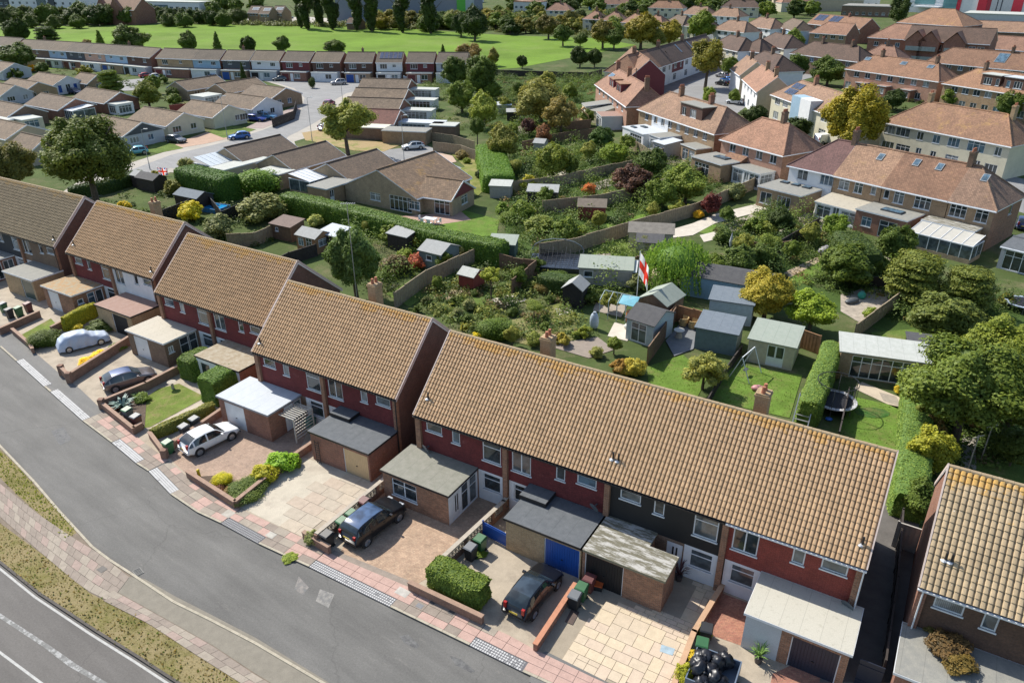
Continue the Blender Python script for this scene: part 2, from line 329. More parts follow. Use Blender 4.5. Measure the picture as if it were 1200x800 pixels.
def house(label,A,B,he,depth,roof='gable',rise=1.8,hx=None,wm=None,um=None,split=2.7,rm=None,front=(),right=(),left=(),back=(),chim=(),cat='house',name='house',group=None,
          side=None,fascia=None,rx=None,gm=None,barge=False,z=0,world=None,oy=.3,cm=None):
    if world: (ax,ay),ang,L=world
    else:
        a=P(*A,he+z); b=P(*B,he+z); L=math.hypot(b[0]-a[0],b[1]-a[1]); ang=math.atan2(b[1]-a[1],b[0]-a[0]); ax,ay=a
    T=thing(name,label,cat,(ax,ay,z),ang,group); W=depth; side=side or wm; fascia=fascia or WHITE
    h0=h1=0
    if roof in('hip','hipL'): h0=hx if hx is not None else W*.42
    if roof in('hip','hipR'): h1=hx if hx is not None else W*.42
    def sc_(ops,LL): return [((o[0]*LL if 0<o[0]<1 else o[0]),*o[1:]) for o in ops]
    F,Ri,Le=sc_(front,L),sc_(right,W),sc_(left,W)
    k4=lambda q:[o[:4] for o in q]
    m=MB()
    wall(m,(0,0),0,L,0,split if um else he,k4(F)); 
    if um:
        wall(m,(0,0),0,L,split,he,k4(F),mi=1)
    gz=rise
    wall(m,(L,0),PI/2,W,0,he,k4(Ri),gable=0 if h1 else gz,mi=2 if gm is None else 2); wall(m,(L,W),PI,L,0,he,[]); wall(m,(0,W),-PI/2,W,0,he,k4(Le),gable=0 if h0 else gz,mi=2)
    m.build('wall',[wm,um or wm,side],T)
    if gm:
        g=MB(); g.T=Matrix.Translation((L,0,0))@Matrix.Rotation(PI/2,4,'Z'); g.add([(.12,-.05,he-.1),(W-.12,-.05,he-.1),(W/2,-.05,he+rise-.12),(.12,.0,he-.1),(W-.12,.0,he-.1),(W/2,.0,he+rise-.12)],[(0,1,2),(0,3,4,1),(1,4,5,2),(2,5,3,0)]); g.T=None; g.build('gable_panel',gm,T)
    rm_=rm or TILE['brown']; mb,E,Rg=roof_mesh(L,W,he,rise,h0,h1,oy=oy); ro=mb.build('roof',[rm_,fascia],T)
    rc=MB(); a=(Rg[0][0],Rg[0][1],Rg[0][2]+.07); b=(Rg[1][0],Rg[1][1],Rg[1][2]+.07); rc.cyl(a,b,.13,n=6)
    if h0:
        for e in (E[0],E[3]): rc.cyl(a,(e[0],e[1],e[2]+.07),.11,n=6)
    if h1:
        for e in (E[1],E[2]): rc.cyl(b,(e[0],e[1],e[2]+.07),.11,n=6)
    rc.build('ridge_tiles',rx or rm_,ro)
    gt=MB(); gt.box(E[0][0],E[1][0],-oy-.1,-oy,E[0][2]-.12,E[0][2]-.02); gt.build('gutter',fascia,T)
    if barge:
        bb=MB(); 
        for e in (E[1],E[2]): bb.bar((E[1][0]+.03,e[1],e[2]+.03),(E[1][0]+.03,Rg[1][1],Rg[1][2]+.05),.05,.2)
        bb.build('barge_board',fascia,T)
    for lst,at,ro_ in ((F,(0,0),0),(Ri,(L,0),PI/2),(Le,(0,W),-PI/2)):
        for o in lst: opening(T,o[0],o[1],o[2],o[3],o[4] if len(o)>4 else 'c2',at,ro_,door=o[5] if len(o)>5 else None,gl=o[6] if len(o)>6 else None)
    for c in chim:
        x=c[0]*L if 0<c[0]<1 else c[0]; y=c[1]*W if 0<c[1]<1 else c[1]
        chimney(T,x,y,he+.2,he+rise+(c[2] if len(c)>2 else .9),c[4] if len(c)>4 else (cm or wm),pots=c[3] if len(c)>3 else 2)
    T['L_']=L; return T
def exten(T,x,y,w,d,h,wm,rm,front=(),right=(),left=(),name='extension',fascia=None,over=.12,rooflights=(),slope=0):
    """flat roofed part of a house standing out from its front wall; y is the front face"""
    fascia=fascia or WHITE; m=MB(); k4=lambda q:[o[:4] for o in q]
    wall(m,(x,y),0,w,0,h,k4(front)); wall(m,(x+w,y),PI/2,d,0,h,k4(right)); wall(m,(x,y+d),-PI/2,d,0,h,k4(left))
    e=m.build(name,wm,T)
    r=MB(); zt=h+slope
    r.add([(x-over,y-over,h),(x+w+over,y-over,h),(x+w+over,y+d-.01,zt),(x-over,y+d-.01,zt),(x-over,y-over,h+.16),(x+w+over,y-over,h+.16),(x+w+over,y+d-.01,zt+.16),(x-over,y+d-.01,zt+.16)],[(4,5,6,7)],0)
    r.add(r.v[:8],[(0,3,2,1),(0,1,5,4),(1,2,6,5),(2,3,7,6),(3,0,4,7)],1); r.build('flat_roof',[rm,fascia],e)
    for lst,at,ro_ in ((front,(x,y),0),(right,(x+w,y),PI/2),(left,(x,y+d),-PI/2)):
        for o in lst: opening(T,o[0],o[1],o[2],o[3],o[4] if len(o)>4 else 'c2',at,ro_,door=o[5] if len(o)>5 else None,gl=o[6] if len(o)>6 else None)
    for (rx_,ry_,rw,rd) in rooflights:
        q=MB(); q.box(x+rx_,x+rx_+rw,y+ry_,y+ry_+rd,h+.12,h+.32,0); q.box(x+rx_+.08,x+rx_+rw-.08,y+ry_+.08,y+ry_+rd-.08,h+.32,h+.36,1); q.build('rooflight',[DARKGREY,GLASS[3]],e)
    return e
def conservatory(T,x,y,w,d,h=2.2,rise=.8,n=5,glassroof=None):
    """glazed room: dwarf wall, white posts, panes and a sloping glazed roof"""
    b=MB(); b.box(x,x+w,y,y+d,0,.5); e=b.build('conservatory',BRICK['buff'],T)
    f=MB(); 
    for i in range(n+1): f.box(x+w*i/n-.04,x+w*i/n+.04,y,y+.08,.5,h)
    for i in range(3): f.box(x,x+.08,y+.1+(d-.2)*i/2,y+.18+(d-.2)*i/2,.5,h); f.box(x+w-.08,x+w,y+.1+(d-.2)*i/2,y+.18+(d-.2)*i/2,.5,h)
    f.box(x-.05,x+w+.05,y-.05,y+.1,h,h+.12); f.box(x-.05,x+.1,y+.1,y+d,h,h+.12); f.box(x+w-.1,x+w+.05,y+.1,y+d,h,h+.12)
    for i in range(n+1): f.bar((x+.02+(w-.04)*i/n,y,h+.12),(x+.02+(w-.04)*i/n,y+d,h+.12+rise),.05,.07)
    f.build('glazing_bars',WHITE,e)
    g=MB(); g.box(x+.03,x+w-.03,y+.03,y+.05,.5,h); g.box(x+.03,x+.05,y+.05,y+d,.5,h); g.box(x+w-.05,x+w-.03,y+.05,y+d,.5,h); g.build('pane',GLASS[1],e)
    g=MB(); g.add([(x,y,h+.1),(x+w,y,h+.1),(x+w,y+d,h+.1+rise),(x,y+d,h+.1+rise),(x,y,h+.06),(x+w,y,h+.06),(x+w,y+d,h+.06+rise),(x,y+d,h+.06+rise)],[(0,1,2,3),(7,6,5,4),(0,4,5,1),(1,5,6,2),(3,7,4,0)]); g.build('glazed_roof',glassroof or paint('polycarbonate',(.5,.53,.54),.25),e)
def dormer(T,x,y,w,d,z,h,wm,rm,ops,name='dormer',fascia=None):
    m=MB(); wall(m,(x,y),0,w,z,z+h,[o[:4] for o in ops]); wall(m,(x+w,y),PI/2,d,z,z+h,[]); wall(m,(x,y+d),-PI/2,d,z,z+h,[]); e=m.build(name,wm,T)
    r=MB(); r.box(x-.15,x+w+.15,y-.15,y+d,z+h,z+h+.14); r.build('dormer_roof',rm,e)
    for o in ops: opening(T,o[0],o[1],o[2],o[3],o[4] if len(o)>4 else 'c2',(x,y),0)
def rooflight_on(T,x,L,W,he,rise,t,w=.8,h=1.1,panel=False):
    """flat unit lying on the front slope, t = fraction up the slope"""
    k=rise/(W/2); y=t*W/2; z=he+t*rise+.1; dy=h*(W/2)/math.hypot(W/2,rise); dz=dy*k; m=MB()
    q=[(x,y,z),(x+w,y,z),(x+w,y+dy,z+dz),(x,y+dy,z+dz)]; up=.08; v=q+[(a,b-.02,c+up) for a,b,c in q]
    m.add(v,[(0,1,5,4),(1,2,6,5),(2,3,7,6),(3,0,4,7),(4,5,6,7)],0); e=.07
    g=[(x+e,y+e*.8-.02,z+up+.01+e*.8*k),(x+w-e,y+e*.8-.02,z+up+.01+e*.8*k),(x+w-e,y+dy-e*.8-.02,z+dz+up+.01-e*.8*k),(x+e,y+dy-e*.8-.02,z+dz+up+.01-e*.8*k)]; m.add(g,[(0,1,2,3)],1)
    m.build('solar_panel' if panel else 'roof_window',[DARKGREY if panel else paint('grey_flashing',(.3,.31,.32)),SOLAR if panel else GLASS[3]],T)
TILE={'brown':tiles('tile_brown',(.17,.128,.09),(.13,.1,.075),(.3,.19,.07),.68),
 'grey':tiles('tile_grey_brown',(.19,.145,.1),(.15,.115,.08),(.26,.19,.08),.64,.33,.3),
 'far':tiles('tile_far_grey',(.155,.125,.09),(.125,.105,.078),(.2,.16,.07),.66),
 'pink':tiles('tile_pink',(.34,.2,.135),(.27,.155,.105),(.4,.26,.12),.62),
 'red':tiles('tile_red_brown',(.27,.16,.1),(.22,.125,.08),(.4,.24,.09),.6),
 'orange':tiles('tile_orange',(.34,.2,.12),(.27,.155,.095),(.43,.27,.08),.56),
 'tan':tiles('tile_tan',(.32,.21,.14),(.25,.16,.11),(.42,.27,.11),.58),
 'dark':tiles('tile_dark',(.13,.085,.065),(.1,.07,.055),(.2,.12,.05),.68),
 'plum':tiles('tile_plum',(.16,.09,.085),(.14,.08,.075),(.2,.1,.08),.8),
 'maroon':tiles('tile_maroon',(.19,.09,.07),(.16,.075,.06),(.2,.13,.06),.7),
 'slab':tiles('tile_interlocking',(.22,.155,.1),(.17,.12,.08),(.42,.24,.06),.55,.33,.33)}
BRICK={'red':brick('brick_red',(.3,.115,.065),(.22,.08,.05),(.26,.2,.16)),'orange':brick('brick_orange',(.36,.165,.09),(.2,.085,.05),(.28,.22,.16)),
 'brown':brick('brick_brown',(.2,.12,.075),(.15,.085,.055),(.22,.18,.14)),'yellow':brick('brick_yellow',(.42,.28,.14),(.33,.21,.1),(.4,.34,.25)),
 'buff':brick('brick_buff',(.4,.3,.19),(.32,.23,.14),(.36,.3,.22)),'dark':brick('brick_painted_shade',(.13,.055,.04),(.1,.045,.035),(.14,.11,.09)),
 'pink':brick('brick_pink',(.45,.22,.15),(.38,.17,.11),(.4,.32,.25)),'tan':brick('brick_tan',(.36,.23,.13),(.28,.17,.09),(.34,.28,.2)),
 'maroon':brick('brick_painted_maroon',(.19,.034,.034),(.145,.026,.027),(.1,.022,.022),patch=(.2,.06,.055)),
 'brickred':brick('brick_painted_red',(.24,.045,.03),(.2,.035,.026),(.3,.1,.08),ms=.006),
 'choc':brick('brick_chocolate',(.13,.07,.045),(.1,.055,.038),(.11,.075,.055)),'umber':brick('brick_umber',(.2,.13,.085),(.17,.11,.075),(.19,.14,.1))}
RENDER={'white':plain('render_white',(.74,.75,.76),.85,.06,1.2,.1),'cream':plain('render_cream',(.62,.58,.44),.85,.08,1,.1),'grey':plain('render_grey',(.33,.35,.37),.85,.08,1,.1),
 'blue':plain('render_blue',(.3,.44,.56),.85,.08,1,.1),'pinkr':plain('render_pink',(.58,.36,.27),.85,.08,1,.1),'lgrey':plain('render_pale_grey',(.5,.52,.54),.85,.06,1,.1),
 'beige':plain('render_beige',(.5,.42,.3),.85,.08,1,.1),'black':plain('cladding_black',(.012,.013,.015),.6,.1,1,.1),'sky':plain('render_sky',(.36,.5,.64),.8,.06,1,.1),
 'slate':plain('hung_slate',(.075,.085,.095),.7,.15,3,.2),'brownc':plain('cladding_brown',(.1,.05,.035),.7,.15,3,.2),'maroonc':plain('cladding_maroon',(.16,.03,.035),.7,.1,3,.2)}
FELT={'grey':felt('felt_grey',(.22,.22,.2),(.3,.29,.25),(.4,.7)),'dark':felt('felt_dark',(.09,.1,.11),(.13,.14,.15),(.4,.7)),'moss':felt('felt_mossy',(.14,.13,.09),(.42,.41,.38),(.47,.56),1,True),
 'tan':felt('felt_tan',(.28,.22,.14),(.4,.36,.28),(.4,.65)),'cream':felt('felt_chippings',(.42,.38,.3),(.28,.25,.2),(.52,.7)),'white':felt('roof_white',(.5,.53,.56),(.44,.48,.52),(.4,.7)),
 'red':felt('felt_red',(.28,.17,.13),(.34,.23,.19),(.4,.7)),'olive':felt('felt_olive',(.2,.2,.16),(.27,.26,.22),(.4,.7)),'pale':felt('felt_pale',(.4,.42,.38),(.5,.51,.48),(.4,.7)),
 'lichen':felt('felt_lichen',(.36,.22,.1),(.3,.28,.2),(.45,.6)),'mottle':felt('felt_mottled',(.47,.43,.35),(.26,.23,.17),(.55,.68),2.2)}
SOLAR=glassm('solar_cells',(.03,.045,.09),.12)
# ------------------------------------------------------------------ leaves: every crown is many small leaf faces spread over uneven lobes
def leaf_arrays(pts,nrm,size,rs,aspect=1.6):
    n=len(pts); a=rs.normal(size=(n,3)); nr=nrm+.42*rs.normal(size=(n,3))+np.array([0,0,.35]); nr/=np.linalg.norm(nr,axis=1)[:,None]+1e-9
    u=np.cross(nr,a); u/=np.linalg.norm(u,axis=1)[:,None]+1e-9; v=np.cross(nr,u); sz=size*(.6+.8*rs.rand(n))[:,None]
    u=u*sz*.5*aspect; v=v*sz*.5
    return np.stack([pts-u,pts-v*.9+u*.1,pts+u,pts+v*.9+u*.1],1).reshape(-1,3)
def fast_mesh(name,V,nq,tone,mats,core=None):
    """V: nq*4 quad corners, plus optional core (verts,quads)"""
    Q=np.arange(nq*4).reshape(-1,4)
    if core is not None:
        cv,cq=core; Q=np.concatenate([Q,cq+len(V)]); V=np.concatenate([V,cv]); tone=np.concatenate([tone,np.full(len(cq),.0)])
    me=D.meshes.new(name); me.vertices.add(len(V)); me.vertices.foreach_set('co',V.astype(np.float32).ravel())
    me.loops.add(len(Q)*4); me.loops.foreach_set('vertex_index',Q.ravel().astype(np.int32)); me.polygons.add(len(Q))
    me.polygons.foreach_set('loop_start',np.arange(0,len(Q)*4,4,dtype=np.int32)); me.polygons.foreach_set('loop_total',np.full(len(Q),4,dtype=np.int32))
    for m in (mats if isinstance(mats,(list,tuple)) else [mats]): me.materials.append(m)
    a=me.attributes.new('tone','FLOAT','FACE'); a.data.foreach_set('value',tone.astype(np.float32)); me.update(calc_edges=True); return me
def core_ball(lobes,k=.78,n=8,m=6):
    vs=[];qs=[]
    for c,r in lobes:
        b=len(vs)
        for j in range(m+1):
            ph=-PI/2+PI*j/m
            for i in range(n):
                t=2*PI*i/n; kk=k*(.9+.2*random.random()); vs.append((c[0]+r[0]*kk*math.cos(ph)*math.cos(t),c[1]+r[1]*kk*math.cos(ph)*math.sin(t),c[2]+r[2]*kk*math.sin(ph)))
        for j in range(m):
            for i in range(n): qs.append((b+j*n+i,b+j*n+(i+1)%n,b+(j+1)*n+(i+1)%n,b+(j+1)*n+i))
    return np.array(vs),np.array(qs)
def crown_mesh(kind,nleaf,lsize,seed,lobes_n=16):
    """unit crown: radius 1, base z=0, top z=2 (round)"""
    rs=np.random.RandomState(seed); random.seed(seed); L=[]
    if kind=='round':
        L.append(((0,0,1.0),(.66,.66,.74)))
        for i in range(lobes_n):
            t=rs.rand()*2*PI; ph=math.asin(rs.uniform(-.75,1)); d=.68*rs.uniform(.7,1.12); r=rs.uniform(.16,.34)*(1 if lobes_n<30 else .85)
            L.append(((d*math.cos(ph)*math.cos(t),d*math.cos(ph)*math.sin(t),1.0+d*math.sin(ph)*1.05),(r,r,r*.85)))
    elif kind=='loose':
        for i in range(lobes_n+8):
            t=rs.rand()*2*PI; ph=math.asin(rs.uniform(-.8,1)); d=.8*rs.uniform(.35,1.05); r=rs.uniform(.16,.34)
            L.append(((d*math.cos(ph)*math.cos(t),d*math.cos(ph)*math.sin(t),1.0+d*math.sin(ph)),(r,r,r*.8)))
    elif kind=='poplar':
        for i in range(22):
            z=.25+3.6*i/22; rr=.46*math.sin(PI*min(1,(z+.12)/4.3))**.8; t=rs.rand()*2*PI; d=rr*.55
            L.append(((d*math.cos(t),d*math.sin(t),z),(rr*.75,rr*.75,.42)))
    elif kind=='cone':
        for i in range(26):
            z=.15+1.75*i/26; rr=.62*(1-z/2.15); t=i*2.4; d=rr*.7
            L.append(((d*math.cos(t),d*math.sin(t),z),(rr*.62+.05,rr*.62+.05,.17)))
    elif kind=='flatfir':
        for k in range(6):
            z=.35+1.5*k/6; rr=1.0*(1-.11*k)
            for i in range(6):
                t=i*PI/3+k*.6+rs.rand()*.5; d=rr*rs.uniform(.35,.75); L.append(((d*math.cos(t),d*math.sin(t),z+rs.uniform(-.08,.08)),(.36,.36,.11)))
    elif kind=='dome':
        for i in range(14):
            t=rs.rand()*2*PI; d=rs.uniform(.1,.5); r=rs.uniform(.42,.55); L.append(((d*math.cos(t),d*math.sin(t),.75+rs.uniform(-.2,.35)),(r,r,r*1.1)))
    P_=[];N_=[];T_=[]; tot=sum(r[0]*r[2] for c,r in L)
    for c,r in L:
        n=max(4,int(nleaf*r[0]*r[2]/tot)); d=rs.normal(size=(n,3)); d/=np.linalg.norm(d,axis=1)[:,None]; k=.8+.36*rs.rand(n)**2
        P_.append(np.array(c)+d*np.array(r)*k[:,None]); N_.append(d); T_.append(np.clip(rs.normal(.4+.25*rs.rand(),.22,n),0,1))
    p=np.concatenate(P_); N=np.concatenate(N_); t=np.concatenate(T_)
    ph=rs.rand(9)*6.28; th=np.arctan2(p[:,1],p[:,0]); zz=p[:,2]
    def warp(p):
        th=np.arctan2(p[:,1],p[:,0]); zz=p[:,2]
        if kind not in('round','loose'): return p
        w_=1+.13*np.sin(2*th+ph[0]+2.1*zz)+.09*np.sin(3*th+ph[1]-3.*zz)+.05*np.sin(7*th+ph[2]+5*zz); return p*np.stack([w_,w_,1+.08*np.sin(3*th+ph[3])],1)
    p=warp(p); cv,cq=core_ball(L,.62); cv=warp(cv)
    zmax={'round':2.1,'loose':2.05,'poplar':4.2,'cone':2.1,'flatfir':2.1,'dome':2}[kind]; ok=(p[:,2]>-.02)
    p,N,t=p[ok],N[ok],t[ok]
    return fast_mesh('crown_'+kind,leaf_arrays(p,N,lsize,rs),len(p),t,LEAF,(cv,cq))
def willow_mesh(seed):
    rs=np.random.RandomState(seed); V=[];T=[]
    for i in range(330):
        t=rs.rand()*2*PI; ph=math.asin(rs.uniform(-.05,1)); r=.86+.14*rs.rand(); x,y,z=r*math.cos(ph)*math.cos(t),r*math.cos(ph)*math.sin(t),.95+1.0*r*math.sin(ph)
        k=int(14+18*rs.rand()); tn=np.clip(rs.normal(.5,.2),0,1)
        for j in range(k):
            zz=z-j*.055; 
            if zz<.08: break
            o=1+.012*j; V.append((x*o+rs.normal()*.02,y*o+rs.normal()*.02,zz)); T.append(np.clip(tn+rs.normal()*.12,0,1))
    p=np.array(V); n=len(p); h=rs.normal(size=(n,3)); h[:,2]=0; h/=np.linalg.norm(h,axis=1)[:,None]; dn=np.tile([0,0,-1.],(n,1))+.25*rs.normal(size=(n,3))
    u=h*.022; v=dn*.05; Q=np.stack([p-u,p-v,p+u,p+v],1).reshape(-1,3)
    return fast_mesh('crown_willow',Q,n,np.array(T),LEAF,core_ball([((0,0,.95),(.85,.85,.85))],.8))
CR={}
def crown(kind):
    if kind not in CR:
        q={'big':('round',42000,.042,1,70),'big2':('round',30000,.048,2,60),'mid':('round',15000,.062,3,44),'mid2':('round',14000,.065,4,38),'loose':('loose',14000,.06,5,40),'loose2':('loose',9000,.07,6,34),
           'far':('round',2200,.15,7,20),'far2':('round',2000,.16,8,18),'poplar':('poplar',9000,.1,9,0),'cone':('cone',5000,.07,10,0),'flatfir':('flatfir',16000,.05,11,0),'dome':('dome',12000,.05,12,0),'bush':('round',5000,.09,13,22),'bush2':('loose',4000,.1,14,16)}
        CR[kind]=willow_mesh(5) if kind=='willow' else crown_mesh(*q[kind])
    return CR[kind]
_TR={}
def trunk_mesh(h,r,limbs=4,seed=0,spread=.5):
    k=(round(h,1),round(r,2),limbs)
    if k in _TR: return _TR[k]
    rs=random.Random(seed+int(h*10)); m=MB(); p=Vector((0,0,0)); q=Vector((rs.uniform(-.1,.1)*h*.3,rs.uniform(-.1,.1)*h*.3,h*.55))
    m.cyl(p-Vector((0,0,.1)),q,r*1.2,r*.85,8); top=Vector((q.x*1.4,q.y*1.4,h)); m.cyl(q,top,r*.85,r*.45,7)
    for i in range(limbs):
        t=2*PI*i/limbs+rs.random(); s=q+(top-q)*rs.uniform(.1,.7); e=s+Vector((math.cos(t),math.sin(t),rs.uniform(.7,1.2)))*h*spread; m.cyl(s,e,r*.5,r*.18,6)
    _TR[k]=m.mesh('trunk',BARK); return _TR[k]
def tree(px,py,rad,height,kind='mid',col=(.07,.1,.03),label='',cat='tree',name=None,trunk=.35,group=None,sq=None,bare=False,xy=None,base=None,rz=None):
    """px,py: foot of the tree in the photograph; rad crown radius m; height total m"""
    x,y=xy or P(px,py); base=trunk*height if base is None else base; ch=height-base; kz={'poplar':4.1}.get(kind,2.02)
    name=name or {'tree':'tree','bush':'bush','shrub':'shrub','hedge':'hedge'}.get(cat,'tree')
    T=thing(name,label,cat,(x,y,0),random.random()*6.28 if rz is None else rz,group)
    col=(col[0]*1.5,col[1]*1.38,col[2]*1.05) if col[1]>.062 else (col[0]*1.2,col[1]*1.15,col[2])
    me=crown(kind); o=link('crown' if cat=='tree' else 'foliage',me,T,loc=(0,0,base),scale=((rad,rad*(sq or 1),ch/kz)) ,color=col)
    if cat=='tree' or trunk>.2: link('trunk',trunk_mesh(max(.4,base+ch*.45),max(.06,rad*.07)),T)
    return T
def bush(px,py,rad,height,col,label,kind='bush',cat='bush',group=None,**k): return tree(px,py,rad,height,kind,col,label,cat,trunk=0,group=group,base=k.pop('base',-.1*height),**k)
def path_len(pts):
    return sum(math.dist(pts[i],pts[i+1]) for i in range(len(pts)-1))
def offset(pts,d):
    o=[]
    for i,p in enumerate(pts):
        a=pts[max(0,i-1)]; b=pts[min(len(pts)-1,i+1)]; dx,dy=b[0]-a[0],b[1]-a[1]; l=math.hypot(dx,dy) or 1
        o.append((p[0]-dy/l*d,p[1]+dx/l*d))
    return o
def resample(pts,step):
    out=[pts[0]]
    for i in range(len(pts)-1):
        a,b=pts[i],pts[i+1]; n=max(1,int(math.dist(a,b)/step+.5))
        for k in range(1,n+1): out.append((a[0]+(b[0]-a[0])*k/n,a[1]+(b[1]-a[1])*k/n))
    return out
def hedge(pix,width,height,col,label,leaf=.14,dens=55,name='hedge',cat='hedge',group=None,world=None,z0=0,taper=.93,rough=.08):
    pts=resample(world or [P(*p) for p in pix],.6); rs=np.random.RandomState(len(pts)*7+int(width*10))
    n=len(pts); ls=offset(pts,width/2); rs_=offset(pts,-width/2); sec=[]   # cross section rings
    prof=[(0,0),(0,.35),(0,.7),(.02,.93),(.12,1),(.5,1.02),(.88,1),(.98,.93),(1,.7),(1,.35),(1,0)]
    V=[]
    for i in range(n):
        e=.85 if i in(0,n-1) else 1
        for (u,h) in prof:
            uu=.5+(u-.5)*(1-(1-taper)*h)*(1 if e==1 else .8); j=rs.normal(size=3)*rough*.6
            V.append((ls[i][0]+(rs_[i][0]-ls[i][0])*uu+j[0],ls[i][1]+(rs_[i][1]-ls[i][1])*uu+j[1],z0+h*height*(1 if e==1 else .94)+j[2]*(h>.1)))
    V=np.array(V); k=len(prof); Q=[]
    for i in range(n-1):
        for j in range(k-1): Q.append((i*k+j,i*k+j+1,(i+1)*k+j+1,(i+1)*k+j))
    caps=[]
    for i in (0,n-1):
        b=i*k
        for j in range(5): caps.append((b+j,b+j+1,b+k-2-j,b+k-1-j))
    A=np.array(Q+caps); a,b,c,d=[V[A[:,i]] for i in range(4)]
    nr=np.cross(c-a,d-b); ar=np.linalg.norm(nr,axis=1); nr=nr/(ar[:,None]+1e-9); mid=V.mean(0); out=((a+c)/2)
    cen=np.array([[pts[min(n-1,q[0]//k)][0],pts[min(n-1,q[0]//k)][1],z0+height*.5] for q in A]); fl=((out-cen)*nr).sum(1)<0; nr[fl]*=-1
    leaf*=.72; dens*=2.3; cnt=np.maximum(1,(ar/2*dens).astype(int)); idx=np.repeat(np.arange(len(A)),cnt); u=rs.rand(len(idx),1); v=rs.rand(len(idx),1)
    pp=(a[idx]*(1-u)+b[idx]*u)*(1-v)+(d[idx]*(1-u)+c[idx]*u)*v+nr[idx]*(rs.rand(len(idx),1)*leaf*.7)
    tone=np.clip(rs.normal(.45,.25,len(idx)),0,1)
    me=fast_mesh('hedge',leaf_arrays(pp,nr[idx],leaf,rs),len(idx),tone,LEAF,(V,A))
    return link(name,me,label=label,cat=cat,group=group,color=col)
def grass_tufts(polys,dens,h,col,name='grass',label=None,seed=3):
    rs=np.random.RandomState(seed); VV=[];TT=[]
    for poly in polys:
        xs=[p[0] for p in poly]; ys=[p[1] for p in poly]; ar=(max(xs)-min(xs))*(max(ys)-min(ys)); n=int(ar*dens); p=np.stack([rs.uniform(min(xs),max(xs),n),rs.uniform(min(ys),max(ys),n)],1)
        ins=np.zeros(n,bool); j=len(poly)-1
        for i in range(len(poly)):
            xi,yi=poly[i]; xj,yj=poly[j]; c=((yi>p[:,1])!=(yj>p[:,1]))&(p[:,0]<(xj-xi)*(p[:,1]-yi)/((yj-yi) or 1e-9)+xi); ins^=c; j=i
        p=p[ins]; n=len(p); t=rs.rand(n)*2*PI; w=.03+.05*rs.rand(n); hh=h*(.4+.9*rs.rand(n)**2); dx=np.cos(t)*w; dy=np.sin(t)*w; lx=rs.normal(size=n)*hh*.45; ly=rs.normal(size=n)*hh*.45; z=np.full(n,.0)
        a=np.stack([p[:,0]-dx,p[:,1]-dy,z],1); b=np.stack([p[:,0]+dx,p[:,1]+dy,z],1); c=np.stack([p[:,0]+dx*.4+lx,p[:,1]+dy*.4+ly,hh],1); d=np.stack([p[:,0]-dx*.4+lx,p[:,1]-dy*.4+ly,hh],1)
        VV.append(np.stack([a,b,c,d],1).reshape(-1,3)); TT.append(rs.rand(n))
    V=np.concatenate(VV); me=fast_mesh(name,V,len(V)//4,np.concatenate(TT),LEAF); o=link(name,me,color=col,kind='stuff',label=label,cat='grass'); o.location.z=.02; return o
# ------------------------------------------------------------------ fences and walls
_PN={}
def fence(pix,h,label,wood='wood_grey',group=None,bay=1.85,world=None,gravel=True,name='fence',z=0):
    mt=WOOD[wood]; pts=world or [P(*p) for p in pix]; T=thing(name,label,'fence',(pts[0][0],pts[0][1],z),0,group); ox,oy=pts[0]
    for s in range(len(pts)-1):
        a,b=pts[s],pts[s+1]; L=math.dist(a,b); n=max(1,round(L/bay)); w=L/n; ang=math.atan2(b[1]-a[1],b[0]-a[0]); key=(round(w,1),h,wood)
        if key not in _PN:
            m=MB(); ww=round(w,1); k=10
            for i in range(k): m.box(.05+(ww-.1)*i/k,.05+(ww-.1)*(i+1)/k+.004,-.012-(i%2)*.03,.012-(i%2)*.03,.15,h-.04)
            m.box(.03,ww-.03,-.05,.05,h-.04,h); m.box(.05,ww-.05,.02,.05,h*.5,h*.5+.07)
            if gravel: m.box(.05,ww-.05,-.025,.025,0,.15)
            _PN[key]=m.mesh('panel',mt); q=MB(); q.box(-.05,.05,-.05,.05,0,h+.06); _PN[key+('p',)]=q.mesh('post',mt)
        for i in range(n):
            x=a[0]-ox+(b[0]-a[0])*i/n; y=a[1]-oy+(b[1]-a[1])*i/n; o=link('panel',_PN[key],T,loc=(x,y,random.uniform(-.03,.02)),rot=ang+random.uniform(-.01,.01)); o.scale=(w/round(w,1),1,random.uniform(.98,1.02)); link('post',_PN[key+('p',)],T,loc=(x,y,0),rot=ang)
        if s==len(pts)-2: link('post',_PN[key+('p',)],T,loc=(b[0]-ox,b[1]-oy,0),rot=ang)
    return T
